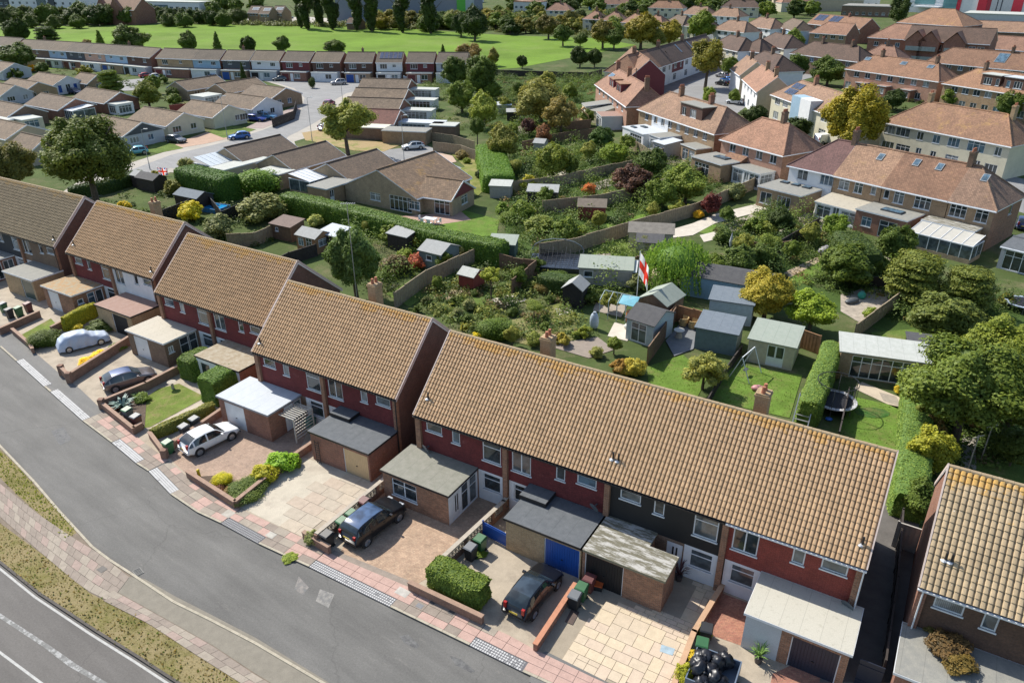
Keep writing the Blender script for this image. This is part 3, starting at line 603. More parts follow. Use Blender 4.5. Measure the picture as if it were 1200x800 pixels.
def brickwall(pix,h,label,mat,cop=None,w=.22,piers=(),world=None,group=None,screen=False,name='garden_wall'):
    pts=world or [P(*p) for p in pix]; T=thing(name,label,'wall',(pts[0][0],pts[0][1],0),0,group); ox,oy=pts[0]; m=MB(); c=MB(); sb=MB()
    for s in range(len(pts)-1):
        a=(pts[s][0]-ox,pts[s][1]-oy); b=(pts[s+1][0]-ox,pts[s+1][1]-oy); L=math.dist(a,b); an=math.atan2(b[1]-a[1],b[0]-a[0]); tr=Matrix.Translation((a[0],a[1],0))@Matrix.Rotation(an,4,'Z')
        m.T=tr; c.T=tr; sb.T=tr; e=w/2 if s<len(pts)-2 else 0; hb=h*.4 if screen else h
        m.box(0,L+e,-w/2,w/2,-.1,hb)
        if screen:                                                   # pierced screen blocks: each a frame with a crossed web
            n=int(L/.3); r=max(1,int((h-hb)/.29))
            for j in range(r):
                for i in range(n):
                    x=i*.3; z=hb+j*.29
                    sb.box(x+.0,x+.03,-.05,.05,z,z+.28); sb.box(x+.03,x+.3,-.05,.05,z,z+.03); sb.bar((x+.05,0,z+.05),(x+.27,0,z+.25),.09,.03); sb.bar((x+.27,0,z+.05),(x+.05,0,z+.25),.09,.03)
            for i in range(0,n,9): m.box(i*.3-.12,i*.3+.12,-.13,.13,0,hb+r*.29)
            hb+=r*.29
        c.box(-.02,L+e+.02,-w/2-.03,w/2+.03,hb,hb+.06)
    m.T=c.T=sb.T=None; m.build('brickwork',mat,T); c.build('coping',cop or mat,T)
    if screen: sb.build('screen_blocks',SCREEN,T)
    for k in piers:
        p=(pts[k][0]-ox,pts[k][1]-oy); q=MB(); q.box(p[0]-.2,p[0]+.2,p[1]-.2,p[1]+.2,-.05,h+.18); q.build('pier',mat,T)
    return T
WOOD={'wood_grey':plain('wood_grey',(.32,.255,.17),.9,.2,3,.3),'wood_brown':plain('wood_brown',(.19,.12,.075),.9,.2,3,.3),'wood_new':plain('wood_new',(.5,.32,.13),.85,.15,3,.25),'wood_orange':plain('wood_orange',(.33,.18,.09),.85,.2,3,.25),
 'wood_dark':plain('wood_dark',(.05,.04,.035),.85,.2,3,.25),'wood_black':plain('wood_black',(.02,.02,.022),.8,.2,3,.2),'wood_green':plain('wood_green',(.1,.14,.11),.85,.2,3,.2),'wood_cream':plain('wood_cream',(.5,.45,.35),.8,.1,3,.2),
 'wood_blue':plain('wood_blue',(.2,.32,.42),.7,.1,3,.15),'wood_paleblue':plain('wood_paleblue',(.42,.5,.52),.7,.1,3,.15),'wood_red':plain('wood_red',(.25,.05,.04),.7,.1,3,.15),'wood_ltgrey':plain('wood_ltgrey',(.4,.38,.34),.85,.15,3,.2),'wood_slate':plain('wood_slate',(.14,.2,.21),.8,.12,3,.2)}
SCREEN=plain('screen_block',(.38,.34,.27),.9,.1,2,.2)
CONC=plain('concrete_coping',(.42,.37,.3),.9,.15,3,.3)
def shed(px,py,w,d,h,rise,ang,wall_m,roof_m,label,name='shed',cat='shed',kind='gable',ops=(),xy=None,side=(),over=.15,z=0):
    """px,py: foot of the front left corner; ang: world heading of the front wall (degrees)"""
    x,y=xy or P(px,py); T=thing(name,label,cat,(x,y,z),R(ang)); m=MB(); k4=lambda q:[o[:4] for o in q]
    wall(m,(0,0),0,w,0,h,k4(ops),gable=rise if kind=='gable_front' else 0); wall(m,(w,0),PI/2,d,0,h,k4(side),gable=rise if kind=='gable' else 0); wall(m,(w,d),PI,w,0,h,[],gable=rise if kind=='gable_front' else 0); wall(m,(0,d),-PI/2,d,0,h,[],gable=rise if kind=='gable' else 0)
    if kind=='pent': m.add([(0,0,h),(0,d,h),(0,d,h+rise)],[(0,2,1)]); m.add([(w,0,h),(w,d,h),(w,d,h+rise)],[(0,1,2)]); m.add([(0,d,h),(w,d,h),(w,d,h+rise),(0,d,h+rise)],[(1,0,3,2)])
    n=int(w/.14) if w<4 else int(w/.3)
    for i in range(n): m.box(w*i/n,w*i/n+.012,-.012,0,.05,h-.02) if not any(o[0]<w*i/n<o[0]+o[2] for o in ops) else None
    m.build('wall',wall_m,T); r=MB()
    if kind=='pent':
        a=[(-over,-over,h-.02),(w+over,-over,h-.02),(w+over,d+over,h+rise+.03),(-over,d+over,h+rise+.03)]; r.add(a+[(p[0],p[1],p[2]+.09) for p in a],[(3,2,1,0),(4,5,6,7),(0,1,5,4),(1,2,6,5),(2,3,7,6),(3,0,4,7)])
        r.build('roof',roof_m,T)
    else:
        if kind=='gable_front':
            q,E,G=roof_mesh(d,w,h,rise,0,0,ox=over,oy=over,th=.07); q.v=[(p[1],p[0],p[2]) for p in q.v]; q.f=[tuple(reversed(f)) for f in q.f]
        elif kind=='hip': q,E,G=roof_mesh(w,d,h,rise,min(w,d)*.45,min(w,d)*.45,oy=over,th=.07)
        else: q,E,G=roof_mesh(w,d,h,rise,0,0,ox=over,oy=over,th=.07)
        q.build('roof',[roof_m,roof_m],T)
    for lst,at,ro_ in ((ops,(0,0),0),(side,(w,0),PI/2)):
        for o in lst: opening(T,o[0],o[1],o[2],o[3],o[4] if len(o)>4 else 'c1',at,ro_,rec=.0,frame=o[7] if len(o)>7 else None,door=o[5] if len(o)>5 else None,gl=o[6] if len(o)>6 else None)
    return T
# ------------------------------------------------------------------ cars
CARP={ # side profile control points (x from front, z) of roofline/bonnet, belt height
 'hatch':dict(L=4.1,W=1.74,top=[(0,.5),(.12,.68),(.75,.84),(1.15,.93),(1.85,1.4),(2.4,1.46),(3.2,1.42),(3.75,1.22),(4.02,.95),(4.1,.55)],cab=(1.15,3.95),belt=.9),
 'suv':dict(L=4.35,W=1.84,top=[(0,.55),(.1,.82),(.8,1.0),(1.2,1.06),(1.8,1.52),(2.4,1.6),(3.4,1.56),(3.95,1.42),(4.25,1.05),(4.35,.6)],cab=(1.2,4.12),belt=1.04),
 'estate':dict(L=4.5,W=1.78,top=[(0,.5),(.12,.7),(.9,.86),(1.3,.95),(2.0,1.42),(2.6,1.47),(3.7,1.42),(4.2,1.25),(4.42,.95),(4.5,.55)],cab=(1.3,4.35),belt=.93),
 'saloon':dict(L=4.4,W=1.75,top=[(0,.5),(.12,.68),(.95,.84),(1.35,.93),(2.0,1.36),(2.5,1.4),(3.0,1.34),(3.6,1.0),(4.3,.93),(4.4,.55)],cab=(1.35,3.6),belt=.9),
 'van':dict(L=4.7,W=1.85,top=[(0,.6),(.1,.95),(.6,1.1),(.9,1.2),(1.5,1.78),(1.9,1.86),(3.5,1.86),(4.55,1.84),(4.66,1.5),(4.7,.6)],cab=(.9,2.1),belt=1.12),
 'camper':dict(L=6.2,W=2.2,top=[(0,.7),(.15,1.05),(.8,1.25),(1.0,1.4),(1.3,2.2),(1.4,2.9),(3,3.0),(5.8,2.95),(6.15,2.6),(6.2,.6)],cab=(1.0,1.5),belt=1.35)}
_CAR={}
TYRE=paint('tyre_rubber',(.02,.02,.02),.8); RIM=paint('alloy_rim',(.45,.46,.48),.3,.8); CARGLASS=glassm('car_glass',(.02,.03,.035),.04)
def car_meshes(kind,pm,roofm=None):
    key=(kind,pm.name,roofm.name if roofm else '')
    if key in _CAR: return _CAR[key]
    c=CARP[kind]; L,W=c['L'],c['W']; tp=c['top']; c0,c1=c['cab']; belt=c['belt']
    def top(x):
        for i in range(len(tp)-1):
            if x<=tp[i+1][0]:
                a,b=tp[i],tp[i+1]; t=(x-a[0])/(b[0]-a[0]); p0=tp[max(0,i-1)]; p3=tp[min(len(tp)-1,i+2)]
                m0=(b[1]-p0[1])/(b[0]-p0[0]+1e-6); m1=(p3[1]-a[1])/(p3[0]-a[0]+1e-6); h=b[0]-a[0]
                return (2*t**3-3*t*t+1)*a[1]+(t**3-2*t*t+t)*h*m0*.6+(-2*t**3+3*t*t)*b[1]+(t**3-t*t)*h*m1*.6
        return tp[-1][1]
    N=36; V=[];sec=[]; xs=sorted(set([L*i/N for i in range(N+1)]+[c0,c1])); K=0
    for x in xs:
        t=x/L; w=W/2*(1-.22*max(0,1-t/.1)**2-.13*max(0,(t-.9)/.1)**2); zt=top(x); incab=c0<=x<=c1 and zt>belt+.03; zb=.26 if .06<t<.94 else .34
        zbl=min(belt,zt-.05) if incab else zt-.06; wt=w*(.74 if kind not in('van','camper') else .9); r=[(0,zb),(w*.86,zb),(w*.98,zb+.12),(w,.55 if zbl>.6 else (zb+zbl)/2),(w*.985,zbl-.1 if zbl>.7 else zbl*.95),(w*.95,zbl)]
        if incab: k=min(1,(zt-belt)/.45); wr=w*.95+(wt-w*.95)*k; r+=[(w*.95+(wr-w*.95)*.5,zbl+(zt-.04-zbl)*.55),(wr+.01,zt-.055),(wr-.07,zt-.015),(wr*.5,zt+.008),(0,zt+.012)]
        else: r+=[(w*.93,zt-.035),(w*.9,zt-.02),(w*.8,zt-.008),(w*.5,zt+.01),(0,zt+.014)]
        sec.append(r)
    nk=len(sec[0]); rings=[[(x,y,z) for y,z in r]+[(x,-y,z) for y,z in reversed(r[:-1])][0:nk-1] for x,r in zip(xs,sec)]; n2=len(rings[0])
    B=MB();G=MB(); Rr=MB()
    for q in rings: 
        for mm in (B,G,Rr): mm.v+=[tuple(p) for p in q]
    pil=[c0+.02,(c0+c1)/2-.02,c1-.35] if kind in('hatch','suv','estate','saloon') else [c0+.1]
    for i in range(len(xs)-1):
        xm=(xs[i]+xs[i+1])/2; cabm=c0<=xm<=c1
        for j in range(n2-1):
            jj=j if j<nk-1 else n2-2-j; f=(i*n2+j,(i+1)*n2+j,(i+1)*n2+j+1,i*n2+j+1)
            za=max(rings[i][j][2],rings[i+1][j][2],rings[i][j+1][2],rings[i+1][j+1][2]); slope=abs(top(xs[i+1])-top(xs[i]))/(xs[i+1]-xs[i])
            side=cabm and jj in(5,6) and za>belt+.06 and not any(abs(xm-p)<.07 for p in pil) and (kind not in('van','camper') or xm<c1-.25)
            scr=cabm and jj in(8,9) and slope>.33 and (xm<c0+(c1-c0)*.4 or (xm>c1-1.0 and kind not in('van','camper')))
            if side or scr: G.f.append(f); G.m.append(0)
            elif roofm and jj>=8 and cabm: Rr.f.append(f); Rr.m.append(0)
            else: B.f.append(f); B.m.append(0)
    for i,rv in ((0,False),(len(xs)-1,True)):
        f=tuple(i*n2+j for j in range(n2)); B.f.append(f if rv else f[::-1]); B.m.append(0)
    def clean(m,nm,mt):
        used=sorted({i for f in m.f for i in f}); mp={o:n for n,o in enumerate(used)}; m.v=[m.v[i] for i in used]; m.f=[tuple(mp[i] for i in f) for f in m.f]
        return m.mesh(nm,mt,True)
    out={'body':clean(B,'body',pm),'windows':clean(G,'windows',CARGLASS)}
    if roofm: out['roof']=clean(Rr,'roof',roofm)
    r=.32 if kind!='suv' else .35; wx=(.8,L-.78)
    t=MB(); t.cyl((0,-.1,0),(0,.1,0),r,r,16); out['tyre']=t.mesh('tyre',TYRE); t=MB(); 
    t.cyl((0,-.115,0),(0,-.1,0),r*.66,r*.66,12); 
    for k in range(5): a=2*PI*k/5; t.bar((0,-.12,0),(math.cos(a)*r*.62,-.12,math.sin(a)*r*.62),.05,.03)
    out['rim']=t.mesh('rim',RIM)
    t=MB()
    for x in wx:
        for s in(-1,1): t.cyl((x,s*(W/2-.12),r+.02),(x,s*(W/2+.004),r+.02),r+.07,r+.07,16)
    out['arch']=t.mesh('wheel_arch',TYRE)
    s=W/2; t=MB(); t.box(0,.16,.0,.36,0,.13); out['hl']=t.mesh('headlight',glassm('lamp_clear',(.5,.52,.55),.1)); t=MB(); t.box(0,.15,.05,.22,0,{'van':.5,'hatch':.34}.get(kind,.22)); out['tl']=t.mesh('tail_light',paint('lamp_red',(.35,.015,.01),.3))
    t=MB(); t.box(0,.02,-.26,.26,0,.11); out['plr']=t.mesh('number_plate',paint('plate_yellow',(.65,.5,.06),.5)); out['plf']=t.mesh('number_plate',paint('plate_white',(.7,.7,.68),.5))
    t=MB(); t.box(0,.04,-.62,.62,0,.1); t.box(.0,.05,-.75,.75,-.2,-.1); out['grille']=t.mesh('grille',BLACK)
    t=MB(); t.box(-.07,.07,0,.2,0,.12); out['mir']=t.mesh('wing_mirror',pm); t=MB(); t.box(0,.02,.0,.004,0,.5); 
    d=MB()
    for xx in ((c0+c1)/2-.12-.55,(c0+c1)/2+.35):
        for sd in(-1,1): d.box(xx,xx+.16,sd*(s+.0)-.012,sd*(s+.0)+.012,belt-.16,belt-.13)
    out['hnd']=d.mesh('door_handles',BLACK if kind!='hatch' else pm)
    _CAR[key]=out; return out
def car(px,py,heading,kind,pm,label,cat='car',name='parked_car',roofm=None,full=True,group=None,xy=None,z=.02):
    """px,py: middle of the car on the ground; heading: direction the FRONT points (world degrees)"""
    x,y=xy or P(px,py); o=car_meshes(kind,pm,roofm); L,W=CARP[kind]['L'],CARP[kind]['W']; T=thing(name,label,cat,(x,y,z),R(heading)+PI,group)
    off=-L/2; s=W/2
    for k in ('body','windows','roof','hnd'):
        if k in o: link({'hnd':'door_handles'}.get(k,k),o[k],T,loc=(off,0,0))
    r=.32 if kind!='suv' else .35
    link('wheel_arches',o['arch'],T,loc=(off,0,0))
    for wx in (.8,L-.78):
        for sd in (-1,1):
            w_=link('wheel',o['tyre'],T,loc=(off+wx,sd*(s-.1),r),rot=0 if sd<0 else PI); link('rim',o['rim'],w_)
    if full:
        zf={'suv':.72,'van':.85,'camper':.9}.get(kind,.5); zr={'suv':.88,'van':.9,'camper':.9}.get(kind,.78)
        link('headlight',o['hl'],T,loc=(off+.05,s-.62,zf)); link('headlight',o['hl'],T,loc=(off+.05,-s+.26,zf)); link('tail_light',o['tl'],T,loc=(off+L-.17,s-.44,zr)); link('tail_light',o['tl'],T,loc=(off+L-.17,-s+.18,zr))
        link('number_plate',o['plr'],T,loc=(off+L-.005,0,.62 if kind!='suv' else .75)); link('number_plate',o['plf'],T,loc=(off-.02,0,.42)); link('grille',o['grille'],T,loc=(off-.015,0,.5))
        b=CARP[kind]['belt']; cx=CARP[kind]['cab'][0]+.35; link('wing_mirror',o['mir'],T,loc=(off+cx,s-.03,b)); link('wing_mirror',o['mir'],T,loc=(off+cx,-s+.03-.2,b))
    return T
def pmat(n,c,metal=.25,rough=.3): return paint('car_'+n,c,rough,metal,.35 if sum(c)<.1 else .7)
# ------------------------------------------------------------------ small things
_BN={}
def bin_(px,py,col,label,rot=0,lid=None,xy=None,group='wheelie bins by the front gardens',z=0):
    cc={'green':(.03,.12,.045),'black':(.02,.022,.025),'maroon':(.11,.03,.03),'grey':(.12,.13,.14),'teal':(.03,.17,.12)}; x,y=xy or P(px,py); T=thing('wheelie_bin',label,'wheelie bin',(x,y,z),R(rot),group); k=(col,lid)
    if k not in _BN:
        m=MB(); a,b,h=.24,.29,.98; v=[(-a,-a,.08),(a,-a,.08),(a,a,.08),(-a,a,.08),(-b,-b,h),(b,-b,h),(b,b,h),(-b,b,h)]; m.add(v,[(0,3,2,1),(4,5,6,7),(0,1,5,4),(1,2,6,5),(2,3,7,6),(3,0,4,7)]); m.box(-.31,.31,-.31,.31,.9,.95)
        l=MB(); l.add([(-.32,-.36,.98),(.32,-.36,.98),(.32,.32,.98),(-.32,.32,.98),(-.28,-.3,1.03),(.28,-.3,1.03),(.27,.25,1.09),(-.27,.25,1.09)],[(4,5,6,7),(0,1,5,4),(1,2,6,5),(2,3,7,6),(3,0,4,7),(0,3,2,1)])
        hd=MB(); hd.cyl((-.25,.37,.95),(.25,.37,.95),.02,n=6); wh=MB(); wh.cyl((-.3,.2,.1),(-.24,.2,.1),.1,n=10); wh.cyl((.24,.2,.1),(.3,.2,.1),.1,n=10)
        _BN[k]=(m.mesh('body',paint('bin_'+col,cc[col],.5)),l.mesh('lid',paint('bin_'+(lid or col),cc[lid or col],.45)),hd.mesh('handle',BLACK),wh.mesh('wheel',TYRE))
    for n_,me in zip(('body','lid','handle','wheel'),_BN[k]): link(n_,me,T)
    return T
def lamp_post(px,py,h,label,ang=0,group='street lamps along the estate road'):
    x,y=P(px,py); T=thing('street_lamp',label,'street lamp',(x,y,0),R(ang),group); m=MB(); m.cyl((0,0,0),(0,0,1.2),.09,.08,8); m.cyl((0,0,1.2),(0,0,h),.055,.04,8); m.build('post',paint('lamp_post_grey',(.35,.37,.37),.5,.3),T)
    q=MB(); q.cyl((0,0,h),(.5,0,h+.12),.03,.03,6); q.build('bracket',paint('lamp_post_grey',(.35,.37,.37)),T); l=MB(); l.box(.4,1.0,-.12,.12,h+.08,h+.2); l.build('lamp_head',paint('lamp_head',(.55,.56,.56)),T); return T
def boxthing(name,label,cat,x,y,rot,parts,group=None,z=0):
    """parts: list of (part name, material, [boxes]) each box x0,x1,y0,y1,z0,z1 or ('bar',a,b,w) / ('cyl',a,b,r)"""
    T=thing(name,label,cat,(x,y,z),R(rot),group)
    for nm,mt,bs in parts:
        m=MB()
        for b in bs:
            if b[0]=='bar': m.bar(*b[1:])
            elif b[0]=='cyl': m.cyl(*b[1:])
            elif b[0]=='ball': m.ball(*b[1:])
            else: m.box(*b)
        m.build(nm,mt,T)
    return T

def undergrowth(polys,n,r0,r1,col,label,seed=1,leaf=.16,per=70,hz=.8):
    """ground planting nobody could count: leaf clumps spread over garden beds"""
    rs=np.random.RandomState(seed); VV=[];TT=[]
    for poly_px,share in polys:
        poly=[P(*p) for p in poly_px]; k=0; want=int(n*share); xs=[p[0] for p in poly]; ys=[p[1] for p in poly]; tries=0
        while k<want and tries<want*20:
            tries+=1; x,y=rs.uniform(min(xs),max(xs)),rs.uniform(min(ys),max(ys)); c=False; j=len(poly)-1
            for i in range(len(poly)):
                xi,yi=poly[i]; xj,yj=poly[j]
                if (yi>y)!=(yj>y) and x<(xj-xi)*(y-yi)/(yj-yi)+xi: c=not c
                j=i
            if not c: continue
            k+=1; r=rs.uniform(r0,r1); d=rs.normal(size=(per,3)); d/=np.linalg.norm(d,axis=1)[:,None]; d[:,2]=np.abs(d[:,2]); kk=.5+.55*rs.rand(per); p=np.array([x,y,0])+d*np.array([r,r,r*hz*rs.uniform(.7,1.3)])*kk[:,None]
            VV.append(leaf_arrays(p,d,leaf,rs)); TT.append(np.clip(rs.normal(.2+.6*rs.rand(),.2,per),0,1))
    V=np.concatenate(VV); return link('undergrowth',fast_mesh('undergrowth',V,len(V)//4,np.concatenate(TT),LEAF),kind='stuff',color=col,label=label,cat='undergrowth')
# ------------------------------------------------------------------ ground, roads, pavements
def PP(l,z=0): return [P(x,y,z) for x,y in l]
G_BASE=grassm('ground_cover',(.075,.105,.035),(.17,.15,.085),(.5,.68),.16)
m=MB(); m.flat([(-1500,-80),(1500,-80),(1500,2500),(-1500,2500)],0); struct('ground',m,G_BASE)
ROAD=asphalt('asphalt_road',(.105,.103,.097),(.145,.142,.133),(.2,.19,.17)); ROAD2=asphalt('asphalt_main',(.1,.093,.086),(.13,.122,.113))
TARMAC=asphalt('asphalt_pavement',(.13,.13,.125),(.17,.165,.155)); FARROAD=asphalt('asphalt_estate',(.2,.2,.2),(.25,.25,.245))
K=[((-110,305),'k'),((-30,378),'k'),((0,407),'k'),((19,424),'d'),((52,454),'k'),((59,460),'d'),((97,494),'k'),((131,519.5),'d'),((160,544),'k'),((174,553),'d'),((200,580),'k'),((231,601),'k'),((259,614),'d'),((303,638),'k'),((331,651),'k'),((362,665),'d'),((457,712),'k'),((550,757),'d'),((612,788),'k'),((720,838),'k'),((980,960),'k')]
BK=[(-110,272),(-30,350),(0,384),(16,392),(42,414),(72,440),(95,457),(119,480),(157,510),(192,536),(221,560),(277,595),(325,617),(357,632),(386,648),(399,655),(480,689),(566,731),(600,747),(627,762),(700,797),(1000,930)]
KP=[P(*k[0]) for k in K]; BP=PP(BK)
OPP=PP([(-120,420),(0,521),(42,565),(72,600),(110,641),(130,656),(155,672),(205,705),(250,727),(300,753),(375,797),(520,880),(700,980)])
m=MB(); m.flat([KP[0]]+KP[1:]+OPP[::-1],.006); struct('road',m,ROAD)
def near_dist(p,line):
    best=1e9
    for i in range(len(line)-1):
        a,b=line[i],line[i+1]; dx,dy=b[0]-a[0],b[1]-a[1]; t=max(0,min(1,((p[0]-a[0])*dx+(p[1]-a[1])*dy)/(dx*dx+dy*dy))); best=min(best,math.hypot(p[0]-a[0]-t*dx,p[1]-a[1]-t*dy))
    return best
m=MB(); m.prism(KP+BP[::-1],-.05,.07); PAV=struct('pavement',m,TARMAC)
SLABP=plain('slab_pink',(.46,.31,.26),.9,.1,3,.2); SLABG=plain('slab_grey',(.27,.225,.185),.9,.12,3,.25); SLABT=plain('slab_tan',(.33,.285,.23),.9,.12,3,.25); KERB=plain('kerb_stone',(.4,.36,.28),.9,.15,3,.3)
SETW=plain('sett_white',(.5,.5,.49),.8,.1,3,.1); SETD=plain('sett_joint',(.12,.12,.13),.9); SETG=plain('sett_grey',(.28,.28,.28),.8,.1,3,.2)
def ray_back(p,nrm):
    lo=1.9
    for i in range(len(BP)-1):
        a,b=BP[i],BP[i+1]; d1=(b[0]-a[0],b[1]-a[1]); den=nrm[0]*d1[1]-nrm[1]*d1[0]
        if abs(den)<1e-9: continue
        t=((a[0]-p[0])*d1[1]-(a[1]-p[1])*d1[0])/den; s=((a[0]-p[0])*nrm[1]-(a[1]-p[1])*nrm[0])/den
        if 0<=s<=1 and 0<t<6: lo=t; break
    return lo
SLABI=plain('slab_dusty_pink',(.34,.26,.22),.9,.12,3,.25)
sg=0
for i in range(2,len(KP)-2):
    a,b=KP[i],KP[i+1]; L=math.dist(a,b); n=max(1,round(L/.88)); d=((b[0]-a[0])/L,(b[1]-a[1])/L); nb=(-d[1],d[0]); ty=K[i][1]
    na=min(K[i][0][0],9999)
    if ty=='k':
        for k in range(n):
            q=MB(); ln=L/n; q.box(.008,ln-.008,0,.14,-.03,.115); o=q.build('kerb_stone',KERB,PAV,loc=(a[0]+d[0]*ln*k,a[1]+d[1]*ln*k,0),rot=math.atan2(d[1],d[0]))
    else:
        q=MB(); q.T=Matrix.Translation((a[0],a[1],0))@Matrix.Rotation(math.atan2(d[1],d[0]),4,'Z'); q.box(0,L,0,.62,.02,.073,2)
        wht=.97 if na<240 else .0 if na<300 else .93
        for u in range(int(L/.145)):
            for v in range(4): (q.box(u*.145+.012,u*.145+(.14 if na<240 else .115),.025+v*.15,(.15 if na<240 else .125)+v*.15,.07,.083,0 if random.random()<wht*(1 if na<450 or u*.145<L*.6 else .6) else 1))
        q.T=None; q.build('sett_strip',[SETW,SETG,SETD],PAV,kind='stuff')
    if na>=97:
        for k in range(n):
            p0=(a[0]+d[0]*L*k/n,a[1]+d[1]*L*k/n); p1=(a[0]+d[0]*L*(k+1)/n,a[1]+d[1]*L*(k+1)/n); w0=ray_back(p0,nb); w1=ray_back(p1,nb); r0=[.15,.63,.63+(w0-.63)*.5,w0]; r1=[.15,.63,.63+(w1-.63)*.5,w1]
            px=na+(K[i+1][0][0]-na)*(k+.5)/n
            for j in range(3):
                if j==0 and ty=='d': continue
                if r0[j+1]-r0[j]<.12: continue
                g=.01; cs=[(p0[0]+nb[0]*(r0[j]+g)+d[0]*g,p0[1]+nb[1]*(r0[j]+g)+d[1]*g),(p1[0]+nb[0]*(r1[j]+g)-d[0]*g,p1[1]+nb[1]*(r1[j]+g)-d[1]*g),(p1[0]+nb[0]*(r1[j+1]-g)-d[0]*g,p1[1]+nb[1]*(r1[j+1]-g)-d[1]*g),(p0[0]+nb[0]*(r0[j+1]-g)+d[0]*g,p0[1]+nb[1]*(r0[j+1]-g)+d[1]*g)]
                cx,cy=cs[0]; pk=.97 if (355<px<470 and j>0) or (px>560) else .1 if px<200 and j<1 else .42 if px<300 or px>480 else .25
                q=MB(); q.prism([(x-cx,y-cy) for x,y in cs],0,.03); zt=.065+random.uniform(0,.008); mt=SLABP if random.random()<pk else random.choice((SLABG,SLABG,SLABT)); q.build('paving_slab',mt,PAV,loc=(cx,cy,zt)); sg+=1
for (px_,py_,a_,b_,c_) in [(472,695,.8,.5,(.42,.4,.36)),(492,711,.4,.3,(.2,.2,.21)),(507,707,.3,.3,(.08,.08,.08)),(529,719,.35,.25,(.08,.08,.08)),(318,628,.6,.45,(.4,.38,.33)),(120,668,.5,.4,(.1,.09,.08)),(268,603,.7,.6,(.38,.35,.3))]:
    x_,y_=P(px_,py_); q=MB(); q.box(-a_/2,a_/2,-b_/2,b_/2,0,.012); q.box(-a_/2+.05,a_/2-.05,-b_/2+.05,b_/2-.05,.012,.016); q.build('utility_cover',plain('cover_%d'%px_,c_,.7),PAV,loc=(x_,y_,.095 if py_!=668 else .084),rot=R(-32))
# island between the two roads
RD2=PP([(-160,540),(0,661),(45,697),(110,740),(160,771),(200,797),(330,880),(520,990)])
m=MB(); m.prism(OPP+RD2[::-1],-.05,.06); ISL=struct('traffic_island',m,plain('island_earth',(.2,.16,.12),.95,.2,2,.4))
for line,sid in ((OPP,-1),):
    pts=resample(line,.9)
    for i in range(len(pts)-1):
        a,b=pts[i],pts[i+1]; L=math.dist(a,b)
        if b[0]<P(-30,520)[0] or L<.2: continue
        q=MB(); q.box(.008,L-.008,-.14,0,-.03,.105); q.build('kerb_stone',KERB,ISL,loc=(a[0],a[1],0),rot=math.atan2(b[1]-a[1],b[0]-a[0]))
m=MB(); m.flat([RD2[0]]+RD2+[P(520,1400),P(-700,1400),P(-700,600)],.005); struct('main_road',m,ROAD2)
RP=resample(RD2,1.2); m=MB()
for i in range(len(RP)-1):
    a,b=RP[i],RP[i+1]; L=math.dist(a,b); d=((b[0]-a[0])/L,(b[1]-a[1])/L); nr=(d[1],-d[0]); m.flat([(a[0]+nr[0]*.12,a[1]+nr[1]*.12),(b[0]+nr[0]*.12,b[1]+nr[1]*.12),(b[0]+nr[0]*.24,b[1]+nr[1]*.24),(a[0]+nr[0]*.24,a[1]+nr[1]*.24)],.0105)
WL=plain('road_paint_white',(.42,.42,.4),.8,.15,4,.2,second=(.3,.3,.28),t=(.62,.7))
struct('white_edge_line',m,WL)
m=MB()
for i in range(len(RP)-1):
    a,b=RP[i],RP[i+1]; L=math.dist(a,b); d=((b[0]-a[0])/L,(b[1]-a[1])/L); m.prism([a,b,(b[0]-d[1]*.14,b[1]+d[0]*.14),(a[0]-d[1]*.14,a[1]+d[0]*.14)],-.02,.1)
m.build('kerb_stone',plain('kerb_dark',(.09,.08,.07),.9),ISL,kind='stuff')
cl=resample(PP([(-80,706),(0,762),(50,799),(120,850)]),1); m=MB()
for i in range(len(cl)-1):
    a,b=cl[i],cl[i+1]; L=math.dist(a,b); d=((b[0]-a[0])/L,(b[1]-a[1])/L); m.flat([a,b,(b[0]+d[1]*.12,b[1]-d[0]*.12),(a[0]+d[1]*.12,a[1]-d[0]*.12)],.0105)
struct('centre_line',m,WL)
m=MB(); sm=PP([(0,718),(60,757),(90,778),(130,802),(126,806),(80,780),(50,757),(0,724)]); m.flat(sm,.0095); struct('chalky_scrape',m,plain('scrape',(.2,.2,.19),.9,.3,6,.2,second=(.36,.36,.35),t=(.5,.56)))
for k_,(l_,c_) in enumerate([([(468,745),(478,743),(492,756),(488,760),(474,753)],(.1,.1,.1)),([(527,768),(540,772),(557,786),(552,788),(534,779)],(.1,.1,.1)),([(375,690),(392,696),(385,712),(370,704)],(.26,.25,.23)),([(350,655+20),(362,688),(355,697),(345,690)],(.24,.22,.2)),([(60,505),(75,500),(84,515),(70,522)],(.13,.13,.13))]): m=MB(); m.flat(PP(l_),.0115); struct('road_stain',m,plain('road_stain%d'%k_,c_,.9,.25,5,.2,second=(.16,.16,.155),t=(.45,.6)))
VA=PP([(0,527),(22,548),(50,580),(75,604),(90,625),(78,632),(50,606),(20,580),(0,560)]); VB=PP([(-10,606),(50,650),(105,695),(175,732),(225,765),(285,803),(205,800),(110,738),(45,695),(-10,652)])
m=MB(); m.flat(VA,.064); m.flat(VB,.064); GV=grassm('verge_grass',(.16,.15,.05),(.27,.22,.12),(.38,.56),.6); struct('grass_verge',m,GV)
grass_tufts([VA],70,.14,(.2,.24,.05),'grass','long green grass on the small verge by the kerb',5); grass_tufts([VB],60,.11,(.2,.165,.07),'grass','dry tussocky grass on the long verge between the roads',6); grass_tufts([VB],16,.12,(.12,.17,.04),'grass','greener weeds growing through the long dry verge',16)
m=MB(); m.flat(PP([(150,676),(170,679),(205,699),(250,722),(300,748),(372,792),(450,840),(400,850),(300,790),(250,757),(170,712),(132,691)]),.069); m.build('asphalt_patch',plain('island_asphalt',(.22,.2,.16),.9,.12,2,.4),ISL,kind='structure')
